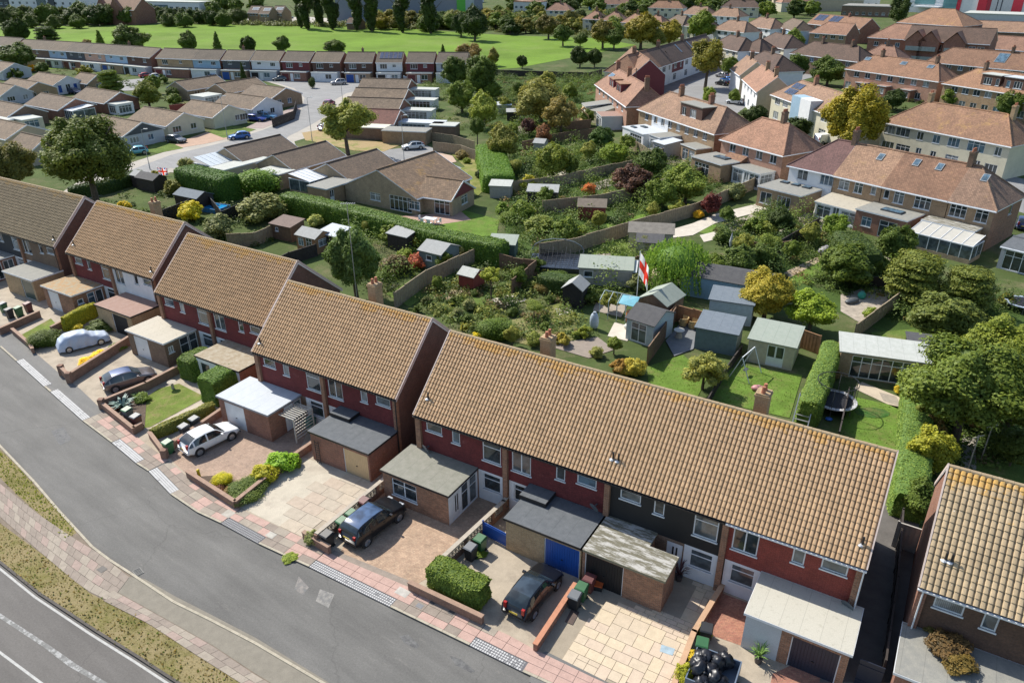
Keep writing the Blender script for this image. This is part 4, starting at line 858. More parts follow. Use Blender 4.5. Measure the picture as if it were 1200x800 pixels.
# island slabs between the verges: rows laid along the kerb
def slab_field(polypx,ang,sw,sl,parent,mats,z,brk=.5,limit=300,gap=.012):
    poly=PP(polypx); ca,sa=math.cos(R(ang)),math.sin(R(ang)); loc=[(x*ca+y*sa,-x*sa+y*ca) for x,y in poly]; x0,x1=min(p[0] for p in loc),max(p[0] for p in loc); y0,y1=min(p[1] for p in loc),max(p[1] for p in loc)
    def inside(x,y):
        c=False; j=len(loc)-1
        for i in range(len(loc)):
            xi,yi=loc[i]; xj,yj=loc[j]
            if (yi>y)!=(yj>y) and x<(xj-xi)*(y-yi)/(yj-yi)+xi: c=not c
            j=i
        return c
    n=0; y=y0; r=0; cache={}
    while y<y1:
        x=x0+(r%2)*brk*sl
        while x<x1:
            if inside(x+sl/2,y+sw/2) and n<limit:
                v=random.randrange(3)
                if v not in cache: q=MB(); q.box(gap,sl-gap,gap,sw-gap,0,.02); cache[v]=q.mesh('paving_slab',mats[v%len(mats)])
                wx,wy=(x*ca-y*sa,x*sa+y*ca); link('paving_slab',cache[v],parent,loc=(wx,wy,z+random.uniform(0,.006)),rot=R(ang)); n+=1
            x+=sl
        y+=sw; r+=1
    return n
def band_slabs(A,B,step,rows,mats,z,parent,pk):
    A,B=PP(A),PP(B); n=int(path_len(A)/step)
    def at_(l,t):
        L=path_len(l)*t
        for i in range(len(l)-1):
            d=math.dist(l[i],l[i+1])
            if L<=d or i==len(l)-2: k=min(1,L/d); return (l[i][0]+(l[i+1][0]-l[i][0])*k,l[i][1]+(l[i+1][1]-l[i][1])*k)
            L-=d
    for i in range(n):
        for r in range(rows):
            o=(r%2)*.5; cs=[]
            for (u,v) in ((i+o+.012,r+.015),(i+o+.988,r+.015),(i+o+.988,r+.985),(i+o+.012,r+.985)):
                t=min(1,u/n); a,b=at_(A,t),at_(B,t); cs.append((a[0]+(b[0]-a[0])*v/rows,a[1]+(b[1]-a[1])*v/rows))
            if math.dist(cs[0],cs[1])<.1: continue
            cx,cy=cs[0]; q=MB(); q.prism([(x-cx,y-cy) for x,y in cs],0,.02); q.build('paving_slab',SLABI if random.random()<pk else random.choice(mats),parent,loc=(cx,cy,z+random.uniform(0,.007)))
band_slabs([(-30,543),(0,567),(45,603),(88,632),(118,650),(152,677)],[(-30,582),(0,606),(50,650),(88,682),(105,694),(130,706)],.8,4,[SLABG,SLABG,SLABT],.062,ISL,.22)
band_slabs([(134,693),(170,713),(250,758),(300,792),(370,832)],[(116,702),(175,732),(225,765),(285,803),(350,840)],.8,2,[SLABG,SLABG,SLABT],.072,ISL,.12)
# ---- front yards
YARD=plain('yard_concrete',(.4,.34,.26),.9,.12,1.2,.3,second=(.26,.22,.17),t=(.5,.7)); yl=[P(x,y) for x,y in [(1200,1010),(1175,760),(1064,725),(846,692),(724,640),(560,575),(470,545),(372,505),(300,470),(240,432),(180,405),(130,370),(80,352),(30,335),(-30,305)]]
m=MB(); m.prism(BP[1:]+yl,-.05,.05); struct('front_yards',m,YARD)
def patch(name,px,mat,z,kind='structure',**k):
    m=MB(); m.prism(PP(px),z-.03,z); return m.build(name,mat,kind=kind,**k)
BLOCKB=brick('block_paving_brown',(.46,.33,.23),(.38,.26,.18),(.27,.2,.14),.2,.1,.008,.3); BLOCKT=brick('block_paving_tan',(.4,.29,.22),(.34,.24,.18),(.26,.2,.15),.2,.1,.008,.3); BLOCKR=brick('block_paving_red',(.4,.2,.13),(.33,.14,.1),(.22,.13,.1),.2,.1,.01,.3)
patch('block_paved_drive',[(396,653),(481,689),(512,672),(592,588),(560,570),(452,570),(420,610)],BLOCKB,.056)
patch('block_paved_drive',[(197,536),(222,559),(280,590),(345,540),(360,508),(330,480),(255,488)],BLOCKT,.056)
patch('block_path',[(840,693),(877,707),(869,757),(837,746),(826,735)],BLOCKR,.056)
patch('alley_path',[(960,800),(985,700),(1015,600),(1040,590),(1078,608),(1066,680),(1050,800)],plain('alley_concrete_shaded',(.12,.11,.1),.9,.2,1,.3),.06)  # dark concrete with the alley's deep shade put into its colour
patch('block_path',[(905,790),(935,776),(985,800),(975,830),(900,815)],BLOCKR,.056)
patch('drive_edging',[(386,650),(392,645),(492,686),(486,693)],SLABG,.062)
DRV=patch('concrete_drive',[(283,595),(325,616),(357,631),(372,612),(448,580),(405,553),(352,535),(330,548)],plain('drive_grey',(.5,.45,.36),.9,.1,.9,.3,second=(.4,.35,.28),t=(.5,.65)),.056)
slab_field([(325,616),(357,631),(450,580),(400,555),(375,560)],-31,.9,1.3,DRV,[plain('slab_sand_pink',(.45,.37,.29),.9,.1,3,.2),plain('slab_sand_b',(.47,.4,.31),.9,.1,3,.2),plain('slab_sand_c',(.44,.38,.3),.9,.1,3,.2)],.05,limit=60)
SAND=[plain('patio_sand',(.58,.48,.34),.9,.08,3,.2),plain('patio_buff',(.55,.455,.335),.9,.08,3,.2),plain('patio_pinkish',(.56,.45,.34),.9,.08,3,.2)]
DR4=patch('paved_drive',[(634,763),(700,800),(790,815),(815,740),(842,688),(795,665),(725,690),(672,684)],plain('drive_joint',(.33,.28,.21),.95,.1,2,.3),.052)
def crazy(polypx,ang,parent,z,limit=200):
    """random-size rectangular flags: a 0.3 m grid filled greedily"""
    poly=PP(polypx); ca,sa=math.cos(R(ang)),math.sin(R(ang)); loc=[(x*ca+y*sa,-x*sa+y*ca) for x,y in poly]; x0,y0=min(p[0] for p in loc),min(p[1] for p in loc); s=.3; nx=int((max(p[0] for p in loc)-x0)/s)+1; ny=int((max(p[1] for p in loc)-y0)/s)+1
    def inside(x,y):
        c=False; j=len(loc)-1
        for i in range(len(loc)):
            xi,yi=loc[i]; xj,yj=loc[j]
            if (yi>y)!=(yj>y) and x<(xj-xi)*(y-yi)/(yj-yi)+xi: c=not c
            j=i
        return c
    free=[[inside(x0+(i+.5)*s,y0+(j+.5)*s) for j in range(ny)] for i in range(nx)]; rs=random.Random(4); cache={}; n=0
    for i in range(nx):
        for j in range(ny):
            if not free[i][j]: continue
            for (a,b) in rs.sample([(3,2),(2,3),(2,2),(3,3)],4)+[(2,1),(1,2),(1,1)]:
                if i+a<=nx and j+b<=ny and all(free[i+u][j+v] for u in range(a) for v in range(b)): break
            for u in range(a):
                for v in range(b): free[i+u][j+v]=False
            k=(a,b,rs.randrange(3))
            if k not in cache: q=MB(); q.box(.012,a*s-.012,.012,b*s-.012,0,.025); cache[k]=q.mesh('paving_slab',SAND[k[2]])
            x,y=x0+i*s,y0+j*s; n+=1
            if n<limit: link('paving_slab',cache[k],parent,loc=(x*ca-y*sa,x*sa+y*ca,z+rs.uniform(0,.005)),rot=R(ang))
crazy([(660,775),(700,797),(788,812),(812,742),(842,690),(815,680),(800,724),(770,715),(711,706),(680,740)],-31,DR4,.05,260)
patch('asphalt_crossing',[(628,768),(640,764),(712,800),(900,890),(880,910),(620,800)],TARMAC,.082)
LAWN=grassm('lawn_front',(.15,.2,.045),(.26,.22,.1),(.5,.66),.8)
patch('front_lawn',[(167,502),(172,466),(186,456),(210,450),(241,466),(176,501)],LAWN,.07); patch('concrete_path',[(176,502),(243,467),(254,476),(180,510)],plain('path_concrete',(.48,.42,.33),.9,.1,2,.3),.06)
patch('planting_bed',[(122,478),(157,508),(170,500),(172,466),(140,462)],plain('bed_soil',(.1,.07,.05),.95,.3,4,.6),.09); patch('front_lawn',[(22,395),(34,404),(70,385),(60,374)],LAWN,.09)
patch('planting_bed',[(222,560),(277,594),(300,580),(345,540),(340,533),(285,573),(255,558)],_M['bed_soil'],.1)
patch('drain_cover',[(775,756),(791,761),(788,769),(773,764)],plain('drain_cover',(.32,.42,.48),.6),.085); patch('drain_cover',[(662,729),(670,714),(679,718),(671,733)],plain('drain_dark',(.09,.06,.05),.7),.085)
# ------------------------------------------------------------------ the near terrace
he,zr,hd,W0=5.1,9.1,4.4,6.835; PHI=math.atan2(zr-he,hd); SL=math.hypot(zr-he,hd)+.22
PT=pantile('pantile',(.46,.31,.18),(.5,.28,.07),.98); PT2=pantile('pantile_old',(.24,.19,.12),(.34,.22,.08),.98); PT3=pantile('pantile_lichen',(.43,.33,.205),(.58,.32,.05),.9); PT4=pantile('pantile_mid',(.4,.265,.15),(.46,.27,.07),.97)
NCX,NCT=29,18; TH=SL/NCT
_PF=[(0,0),(.06,.058),(.16,.078),(.4,.084),(.64,.078),(.76,.06),(.8,-.01),(1,-.01)]
def tile_arrays(nc):
    """profile points mapped for one tile: top surface strip plus lower edge"""
    V=[];F=[]; _prof=[(u*W0/nc,z) for u,z in _PF]
    for (x,z) in _prof: V.append((x,0,z+.055)); V.append((x,TH+.03,z+.012)); V.append((x,0,z-.0))
    for i in range(len(_prof)-1): F.append((i*3,i*3+3,i*3+4,i*3+1)); F.append((i*3+2,i*3+5,i*3+3,i*3))
    return np.array(V),F
_TA={n:tile_arrays(n) for n in (29,25)}
_TM={}
def tile_obj(r,tone,mat,nc):
    k=(r,tone,mat.name); _TV,_TF=_TA[nc]
    if k not in _TM:
        q=MB(); q.v=[tuple(p) for p in _TV]; q.f=list(_TF); q.m=[0]*len(_TF); q.tone={'tone':[.3+.2*tone]*len(_TF),'upslope':[r/NCT]*len(_TF)}; _TM[k]=q.mesh('roof_tile',mat)
    return _TM[k]
def roof_tiles(parent,mat,indiv=(),rs=random.Random(3),ncx=29):
    """front slope of interlocking tiles; `indiv` = set of (col,row) built as single tiles"""
    _TV,_TF=_TA[ncx]; TW=W0/ncx; cph,sph=math.cos(PHI),math.sin(PHI); V=[];F=[];t1=[];t2=[]; nt_=0
    for c in range(ncx):
        for r in range(NCT):
            j=rs.uniform(-.006,.006); x0=c*TW; y0=-.12+r*TH*cph; z0=he-.11+r*TH*sph
            if (c,r) in indiv:
                o=link('roof_tile',tile_obj(r,rs.randrange(3),mat,ncx),parent,loc=(x0,y0,z0+j)); o.rotation_euler=(PHI,0,rs.uniform(-.008,.008)); continue
            b=len(V)*0+nt_*len(_TV); X=_TV[:,0]+x0; Y=y0+_TV[:,1]*cph-_TV[:,2]*sph; Z=z0+j+_TV[:,1]*sph+_TV[:,2]*cph
            V.append(np.stack([X,Y,Z],1)); F+=[tuple(i+b for i in f) for f in _TF]; nt_+=1; t=rs.random(); t1+=[.25+t*.5]*len(_TF); t2+=[r/NCT]*len(_TF)
    q=MB(); q.v=[tuple(p) for p in np.concatenate(V)] if V else []; q.f=F; q.m=[0]*len(F); q.tone={'tone':t1,'upslope':t2}
    if V: q.build('roof_tiles',mat,parent,kind='stuff')
_RT=None
def near_house(origin,ang,i,label,upper,g,odd=True,endl=False,endr=False,tmat=None,indiv=(),um=None,zone='white',pil='orange',flues=(),dish=None,chim=None,depth_tiles=True,gnd='brown',wins=True,extra=None,ncx=29):
    ox=origin[0]+math.cos(R(ang))*W0*i; oy=origin[1]+math.sin(R(ang))*W0*i
    T=thing('terraced_house',label,'house',(ox,oy,0),R(ang),'houses of the near terrace'); Wd=hd*2; fy=.14
    if odd: up=[(.75,3.95,1.25,.85,'c1x'),(2.78,3.7,.62,1.1,'c1'),(5.1,3.2,1.35,1.6,'c1x')]; zx=(4.75,6.7)
    else: up=[(.4,3.2,1.35,1.6,'c2'),(3.45,3.7,.62,1.1,'c1'),(4.85,3.95,1.25,.85,'c1x')]; zx=(.2,2.1)
    low=[(zx[0]+.35,.95,1.3,1.25,'c1x')] if zone!='none' else []
    if extra: low+=extra
    m=MB(); wall(m,(0,fy),0,W0,2.35,he,[o[:4] for o in up]); m.build('upper_wall',upper,T)
    m=MB(); a,b=zx
    if a>.3: wall(m,(0,fy),0,a,0,2.35,[o[:4] for o in low if o[0]+o[2]<a])
    wall(m,(a,fy),0,b-a,0,2.35,[(o[0]-a,*o[1:4]) for o in low if o[0]>=a and o[0]<b],mi=1); wall(m,(b,fy),0,W0-b,0,2.35,[])
    m.build('ground_floor_wall',[BRICK[gnd],UP['white'] if zone!='none' else BRICK[gnd]],T); m=MB(); wall(m,(W0,Wd),PI,W0,0,he,[(1,1,1.6,1.2),(4,1,1.8,1.2),(1,3.3,1.5,1.2),(4,3.3,1.6,1.2)]); m.build('rear_wall',BRICK[gnd],T)
    for o in [(1,1,1.6,1.2),(4,1,1.8,1.2),(1,3.3,1.5,1.2),(4,3.3,1.6,1.2)]: opening(T,*o,'c2',(W0,Wd),PI)
    if endr or endl:
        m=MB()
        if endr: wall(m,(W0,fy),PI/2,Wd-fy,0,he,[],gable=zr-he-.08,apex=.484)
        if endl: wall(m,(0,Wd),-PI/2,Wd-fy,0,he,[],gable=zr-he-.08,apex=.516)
        m.build('gable_wall',BRICK['dark'] if endr else BRICK['red'],T)  # right-facing gables: their shade is put into a darker brick colour
    for o in up: opening(T,*o[:5],(0,fy),0,rec=.04)
    for o in low: opening(T,*o[:5],(0,fy),0,rec=.04)
    # brick piers on the party lines
    q=MB(); q.box(-.16 if not endl else -.0,.16 if not endl else .38,-.06,fy,0,he-.06); q.build('pier',BRICK[pil],T)
    if endr: q=MB(); q.box(W0-.38,W0-.0,-.06,fy,0,he-.06); q.build('pier',BRICK[pil],T)
    # roof
    cph,sph=math.cos(PHI),math.sin(PHI); e0=-.06 if endl else 0; e1=W0+.06 if endr else W0
    q=MB(); V=[(e0,-.1,he-.16),(e1,-.1,he-.16),(e1,hd,zr-.06),(e0,hd,zr-.06),(e1,Wd+.25,he-.25),(e0,Wd+.25,he-.25)]; q.add(V+[(x,y,z-.12) for x,y,z in V],[(0,1,2,3),(7,6,9,8)],1); q.add(V+[(x,y,z-.12) for x,y,z in V],[(3,2,4,5)],0); q.add(V+[(x,y,z-.12) for x,y,z in V],[(1,0,6,7),(2,1,7,8),(4,2,8,10),(0,3,9,6),(3,5,11,9),(5,4,10,11)],2)
    rf=q.build('roof',[TILE['slab'],DARKGREY,WHITE if (endr or endl) else DARKGREY],T)
    roof_tiles(rf,tmat or PT,indiv,ncx=ncx)
    global _RT
    if _RT is None: r=MB(); r.cyl((0,0,0),(.45,0,0),.13,.14,8); _RT=r.mesh('ridge_tile',PT3)
    for k in range(15): link('ridge_tile',_RT,rf,loc=(k*W0/15,hd,zr-.0+random.uniform(-.006,.006)))
    if endr or endl:
        q=MB()
        for xx in ([W0+.04] if endr else [])+([-.04] if endl else []): q.bar((xx,-.12,he-.1),(xx,hd,zr+.06),.07,.2); q.bar((xx,hd,zr+.06),(xx,Wd+.25,he-.2),.07,.2)
        q.build('verge_board',paint('verge_pale',(.55,.45,.4),.7),T)
    q=MB(); q.box(e0,e1,-.24,-.13,he-.22,he-.14); q.build('gutter',WHITE if g.get('wg') else BLACK,T)
    if endr or g.get('pipe'): 
        q=MB(); xx=W0-.05 if endr else .2; q.cyl((xx,-.14,he-.2),(xx,-.14,.05),.04,n=8); q.build('downpipe',WHITE if g.get('wg') else BLACK,T)
    for (x,t) in flues:
        q=MB(); y=-.12+t*SL*cph; z=he-.1+t*SL*sph; q.cyl((x,y,z),(x,y,z+.55),.06,.06,8); q.build('flue_pipe',BLACK,T); q=MB(); q.ball((x-.06,y,z+.06),(.16,.2,.07),8,4); q.build('lead_flashing',paint('lead_pale',(.6,.62,.64),.4,.3),T)
    if dish is not None: 
        q=MB(); x,z=dish; q.T=Matrix.Translation((x,-.28,z))@Matrix.Rotation(R(-65),4,'X')@Matrix.Rotation(R(20),4,'Y'); q.cyl((0,0,0),(0,0,.04),.34,.3,14); q.bar((0,-.3,0),(0,0,.34),.02); q.T=None; q.bar((x,fy,z),(x,-.25,z),.04); q.build('satellite_dish',plain('dish_grey',(.1,.12,.14),.6),T)
    if chim: chimney(T,chim[0],chim[1],7.0,chim[2]-.1,BRICK['yellow'],.75,.8,2)
    # projecting garage / porch
    x0,x1=g['x']; d=g.get('d',3.1); gh=2.3; y0=-d; fr=g.get('front',[]); rt=g.get('right',[])
    m=MB(); wall(m,(x0,y0),0,x1-x0,0,gh,[o[:4] for o in fr]); 
    if 'step' in g: sx=g['step']; wall(m,(x1,y0),PI/2,d-1.15,0,gh,[]); wall(m,(x1,-1.15),PI,x1-sx,0,gh,[]); wall(m,(sx,-1.15),PI/2,1.15+fy,0,gh,[])
    else: wall(m,(x1,y0),PI/2,d+fy,0,gh,[o[:4] for o in rt],mi=1)
    wall(m,(x0,fy),-PI/2,d+fy,0,gh,[]); gw=m.build('garage',[g.get('wm',BRICK['orange']),g.get('sm',g.get('wm',BRICK['orange']))],T)
    pad=g.get('pads',[])
    for (xa,xb,mt) in pad: q=MB(); q.box(x0+xa,x0+xb,y0-.012,y0-.002,0,gh-.02); q.build('rendered_panel',mt,gw)
    r=MB(); o_=.12
    poly=[(x0-o_,y0-o_),(x1+o_,y0-o_),(x1+o_,fy-.01),(x0-o_,fy-.01)] if 'step' not in g else [(x0-o_,y0-o_),(x1+o_,y0-o_),(x1+o_,-1.1),(g['step']+o_,-1.1),(g['step']+o_,fy-.01),(x0-o_,fy-.01)]
    r.prism(poly,gh,gh+.14,1); r.flat([(min(max(x,x0-o_+.02),x1+o_-.02),min(max(y,y0-o_+.02),fy-.03)) for x,y in poly],gh+.146,0); r.build('flat_roof',[g.get('rm',FELT['grey']),g.get('fm',BLACK)],gw)
    if g.get('up'): u=g['up']; q=MB(); q.box(u[0],u[1],u[2],fy-.02,gh+.15,gh+.42,1); q.box(u[0]+.02,u[1]-.02,u[2]+.02,fy-.04,gh+.42,gh+.426,0); q.build('raised_roof',[g.get('rm',FELT['grey']),BLACK],gw)
    for o in fr: opening(T,o[0],o[1],o[2],o[3],o[4],(x0,y0),0,door=o[5] if len(o)>5 else None,gl=o[6] if len(o)>6 else None)
    for o in rt: opening(T,o[0],o[1],o[2],o[3],o[4],(x1,y0),PI/2,door=o[5] if len(o)>5 else None,rec=.02)
    return T
UP={'maroon':BRICK['maroon'],'white':paint('cladding_white',(.7,.72,.74),.5),'black':RENDER['black']}
DBLUE=paint('door_blue',(.015,.08,.33),.45); DWHITE=paint('door_white',(.72,.73,.74),.45); DCREAM=paint('door_cream',(.62,.44,.24),.5); DNAVY=paint('door_navy',(.02,.026,.045),.45); DBLACK=paint('door_black',(.008,.008,.01),.6); DLG=paint('door_lightgrey',(.5,.53,.57),.45)
O4,A4=(-6.338,41.637),-30.87
side_porch=[(1.5,.1,.9,2.05,'solid',DWHITE),(2.45,.1,.75,2.05,'c1x')]
near_house(O4,A4,0,'maroon terraced house with an olive flat-roofed brick porch behind the black off-road car',UP['maroon'],dict(x=(-.45,4.65),rm=FELT['olive'],front=[(.7,.75,1.95,1.3,'c2x')],right=[(.4,.1,.95,2.05,'slot',DWHITE),(1.4,.1,.8,2.05,'c1x'),(2.3,.1,.85,2.05,'c1x')],sm=UP['white'],wm=BRICK['orange']),True,endl=True,flues=[(.55,.2)],dish=(.9,2.75),chim=(6.3,6.4,9.6),gnd='orange')
near_house(O4,A4,1,'maroon terraced house with dark felt garage roof and bright blue garage door',UP['maroon'],dict(x=(1.92,6.8),rm=FELT['dark'],front=[(2.55,.0,2.25,2.1,'garage',DBLUE)],up=(1.7,3.5,-1.2),wm=BRICK['yellow']),False,dish=(6.2,2.95),flues=[(6.75,.2)],chim=None)
near_house(O4,A4,2,'black clad terraced house with white lower panel and streaky mossy garage roof',UP['black'],dict(x=(.05,4.75),step=3.05,rm=FELT['moss'],front=[(.15,0,2.3,2.15,'garage',DBLACK)],wm=BRICK['orange'],fm=plain('moss_edge',(.2,.19,.13))),True,extra=[(3.75,.05,.92,2.1,'slot')],flues=[(.25,.2)],chim=(6.5,6.4,9.6))
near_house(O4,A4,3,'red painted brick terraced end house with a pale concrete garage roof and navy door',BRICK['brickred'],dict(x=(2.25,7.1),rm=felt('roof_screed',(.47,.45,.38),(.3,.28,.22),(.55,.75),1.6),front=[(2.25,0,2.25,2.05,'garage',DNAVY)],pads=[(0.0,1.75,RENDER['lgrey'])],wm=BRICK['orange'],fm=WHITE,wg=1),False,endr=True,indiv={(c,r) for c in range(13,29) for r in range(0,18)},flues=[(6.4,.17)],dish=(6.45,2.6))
O3,A3=(-19.53,50.56),-30.8
near_house(O3,A3,0,'maroon terraced house with white painted garage roof, white door and slatted pergola',UP['maroon'],dict(x=(-.98,4.24),rm=FELT['white'],front=[(.55,0,2.1,2.1,'garage',DWHITE)],right=side_porch,wm=BRICK['red'],fm=plain('fascia_grey',(.3,.32,.34))),True,endl=True,flues=[(.4,.12)])
near_house(O3,A3,1,'maroon terraced end house with dark felt roof over brick garage and cream door',UP['maroon'],dict(x=(1.45,6.68),rm=FELT['dark'],front=[(2.95,0,2.15,2.05,'garage',DCREAM)],up=(1.4,3.2,-1.0),wm=BRICK['red']),False,endr=True,chim=(.1,6.4,9.8))
O2,A2=(-31.6,61.9),-31.5
near_house(O2,A2,0,'maroon terraced house with mottled grey roof over its white garage door and glazed side porch',UP['maroon'],dict(x=(-.7,4.38),rm=FELT['mottle'],front=[(.75,0,2.0,2.1,'garage',DWHITE)],right=[(.3,1.3,.5,.6,'c2'),(1.45,.1,.9,2.1,'c1x'),(2.4,.1,.8,2.1,'c1x')],wm=BRICK['brown'],fm=WHITE),True,endl=True,tmat=PT4)
near_house(O2,A2,1,'maroon terraced house whose tan porch roof sits behind two clipped hedge blocks',UP['maroon'],dict(x=(1.66,6.8),rm=FELT['tan'],front=[(.3,.6,1.2,1.3,'c1')],wm=UP['white'],sm=BRICK['red']),False,endr=True,tmat=PT4)
O1,A1=(-44.84,72.2),-31.5
near_house(O1,A1,0,'maroon terraced house with rusty lichen porch roof beside the yellow hedge',UP['maroon'],dict(x=(-.45,4.6),rm=FELT['lichen'],front=[(.7,0,1.9,2.1,'garage',DWHITE)],right=[(.4,1.3,.6,.5,'c1'),(1.45,.6,.75,1.5,'c1x'),(2.3,.6,.75,1.5,'c1')],wm=BRICK['orange'],fm=WHITE),True,endl=True,flues=[(.5,.15)],tmat=PT4)
near_house(O1,A1,1,'white clad terraced house with a reddish felt roof over its open dark garage',UP['white'],dict(x=(1.65,7.0),rm=FELT['red'],front=[(2.3,0,2.3,2.05,'garage',DBLACK)],wm=BRICK['yellow']),False,endr=True,flues=[(6.3,.1)],tmat=PT4,chim=(.0,6.2,9.8))  # black door leaf paints the unlit inside of the open garage
O0,A0=(-58.75,80.7),-30.5
near_house((O0[0]-math.cos(R(A0))*W0,O0[1]-math.sin(R(A0))*W0),A0,0,'brown brick terraced house at the far left edge under the old roof',BRICK['umber'],dict(x=(1.6,6.8),rm=FELT['grey'],front=[(2.3,0,2.2,2,'garage',DWHITE)],wm=BRICK['yellow']),False,endl=True,tmat=PT2)
near_house(O0,A0,0,'dark navy clad terraced house with white framed porch at the left edge',plain('cladding_navy',(.02,.025,.035),.7),dict(x=(-.45,4.6),rm=FELT['grey'],front=[(.7,0,1.9,2.1,'c2')],right=[(.6,.2,1.1,1.9,'c2'),(1.9,.2,1.1,1.9,'c2')],wm=BRICK['red'],fm=WHITE),True,tmat=PT2)
near_house(O0,A0,1,'brown brick terraced end house with a grey flat roof and dark glazed door',BRICK['umber'],dict(x=(1.6,6.85),rm=FELT['grey'],front=[(2.9,0,2.0,2.1,'solid',paint('door_glassgreen',(.05,.08,.07),.2))],wm=BRICK['yellow'],fm=WHITE),False,endr=True,tmat=PT2,flues=[(6.3,.12)])
O5,A5=(19.17,26.46),-31
near_house(O5,A5,0,'chocolate brick end house on the right with a brown shrub growing on its flat roof',BRICK['choc'],dict(x=(-.1,6.6),d=3.2,rm=FELT['grey'],front=[(1.0,0,2.2,2.05,'garage',DWHITE)],wm=BRICK['red'],fm=WHITE,wg=1,pipe=1),True,endl=True,tmat=PT3,ncx=25,indiv={(c,r) for c in range(0,16) for r in range(0,18)},zone='none',pil='red',flues=[(.75,.25),(1.0,.25)],extra=[(3.3,2.5-.1,.01,.01,'c1')][:0])
near_house(O5,A5,1,'chocolate brick terraced house mostly outside the right edge of the view',BRICK['choc'],dict(x=(1.6,6.8),rm=FELT['grey'],front=[(2.3,0,2.2,2,'garage',DWHITE)],wm=BRICK['red']),False,endr=True,tmat=PT3,zone='none',ncx=25)
# ------------------------------------------------------------------ front gardens: walls, hedges, bins, cars
SILV=pmat('silver',(.42,.42,.44),.6); NAVY=pmat('navy',(.02,.03,.09)); CW=pmat('white',(.72,.73,.73),0); CBK=pmat('black',(.008,.009,.012),.2); CBL=pmat('blue',(.015,.12,.42)); CGY=pmat('grey',(.12,.13,.14),.5); CRED=pmat('red',(.35,.015,.02)); CLB=pmat('paleblue',(.12,.42,.5)); CMAG=pmat('magenta',(.35,.03,.14)); CSKY=pmat('skyblue',(.1,.3,.5)); CBE=pmat('beige',(.4,.36,.3)); CBRZ=pmat('bronze',(.17,.15,.15),.6)
WB,WR,WO=BRICK['brown'],brick('brick_wall_redbrown',(.28,.15,.1),(.22,.11,.075),(.24,.19,.15)),BRICK['orange']
COPR=plain('coping_brown',(.33,.22,.16),.9,.15,3,.3); COPG=CONC
brickwall([(16,391),(36,408),(40,415)],.55,'low brown brick wall in front of the dark rounded bush at far left',WR,COPR)
brickwall([(74,440),(83,449),(153,404)],.85,'brown brick boundary wall between the covered car and the navy car drives',WR,COPR,piers=(0,1))
brickwall([(62,392),(120,362)],.8,'brick side wall under the yellow hedge beside the lichen roofed porch',WR,COPR)
brickwall([(121,479),(158,509),(168,503)],.6,'low brick front wall around the agave bed',WR,COPR)
brickwall([(121,479),(172,458),(221,432)],.75,'brick side wall between the navy car and the small front lawn',WR,COPR,piers=(0,))
brickwall([(177,514),(194,537),(204,526),(266,483)],.6,'brick wall left of the white hatchback below the long yellow hedge',WR,COPR,piers=(1,))
brickwall([(221,560),(277,596)],.6,'brown front wall before the yellow ball bush and the clipped green bush',WR,COPR)
brickwall([(277,596),(345,541),(375,520)],.6,'brick side wall beside the bushes right of the white hatchback drive',WR,COPR)
brickwall([(357,632),(387,650)],.62,'short brown planter wall holding a grey green bush by the pavement',WR,COPR)
brickwall([(373,640),(455,572)],1.0,'pierced screen block wall left of the black off-road car',WR,COPG,screen=True)
brickwall([(480,691),(566,732)],.6,'low red brown front wall below the big clipped hedge',WR,COPR)
brickwall([(511,676),(590,602),(604,585)],1.0,'pierced screen block wall beside the bins and the blue gate',WR,COPG,screen=True)
brickwall([(627,764),(674,692)],.55,'orange brick wall between the black hatchback and the paved drive',BRICK['red'],plain('coping_orange',(.48,.22,.13),.9,.1,3,.2))
brickwall([(788,812),(812,748),(847,690)],.5,'orange brick wall on the right of the paved drive',BRICK['orange'],plain('coping_orange2',(.5,.32,.2),.9,.1,3,.2))
brickwall([(1,393),(48,372)],.7,'brown brick wall behind the row of bins at the left edge',WR,COPR)
YG=(.2,.21,.03); DG=(.045,.075,.02); MG=(.07,.12,.025); LG=(.12,.18,.035); GREY=(.13,.15,.1)
hedge([(78,389),(113,370)],.7,1.5,(.3,.3,.03),'bright yellow hedge on the brick wall by the lichen roofed porch',.11,90)
bush(54,402,1.7,1.7,DG,'dark rounded bush beside the pale blue covered car','dome'); bush(60,412-8,1.0,1.4,DG,'darker half of the rounded shrub nearest the covered car','dome')
bush(120,386,1.4,1.1,(.05,.08,.03),'low dark shrub behind the covered car against the porch wall')
bush(92,388,.7,.8,(.28,.27,.03),'small yellow shrub behind the covered car'); bush(105,424,.9,.5,(.42,.36,.02),'bright yellow flowering plant beside the covered car'); bush(118,417,.9,.5,(.42,.36,.02),'yellow flowering plant nearer the porch by the covered car'); bush(137,410,.9,.6,MG,'small green shrub at the end of the yellow flowers')
hedge([(220,446),(251,430)],2.2,2.0,(.1,.16,.035),'tall clipped hedge block in front of the tan roofed porch, left one',.12,90)
hedge([(246,474),(284,452)],2.3,2.3,(.1,.18,.035),'tall clipped hedge block beside the white garage roof, right one',.12,90)
hedge([(181,514),(252,482)],.75,.85,(.19,.2,.05),'long low yellow green hedge along the path beside the lawn',.1,90)
bush(262,565,.8,.95,(.26,.28,.02),'round yellow ball bush on the front bed','dome'); bush(285,583,1.35,1.0,(.06,.1,.03),'clipped grey green bush behind the brown front wall','dome'); bush(300,572,1.1,.95,(.06,.1,.03),'clipped bush adjoining the yellow green shrub','dome')
bush(312,562,1.1,1.2,(.2,.22,.025),'yellow green shrub beside the tan block drive'); bush(332,549,1.3,1.3,(.12,.24,.03),'bright lime green shrub at the end of the side wall'); bush(347,545,.6,.6,LG,'small green plant by the lime shrub'); bush(283-25,574,.5,.4,(.12,.06,.04),'rusty red low plant behind the front wall'); bush(270,578,.6,.45,(.11,.08,.05),'brown heather mound in the front bed')
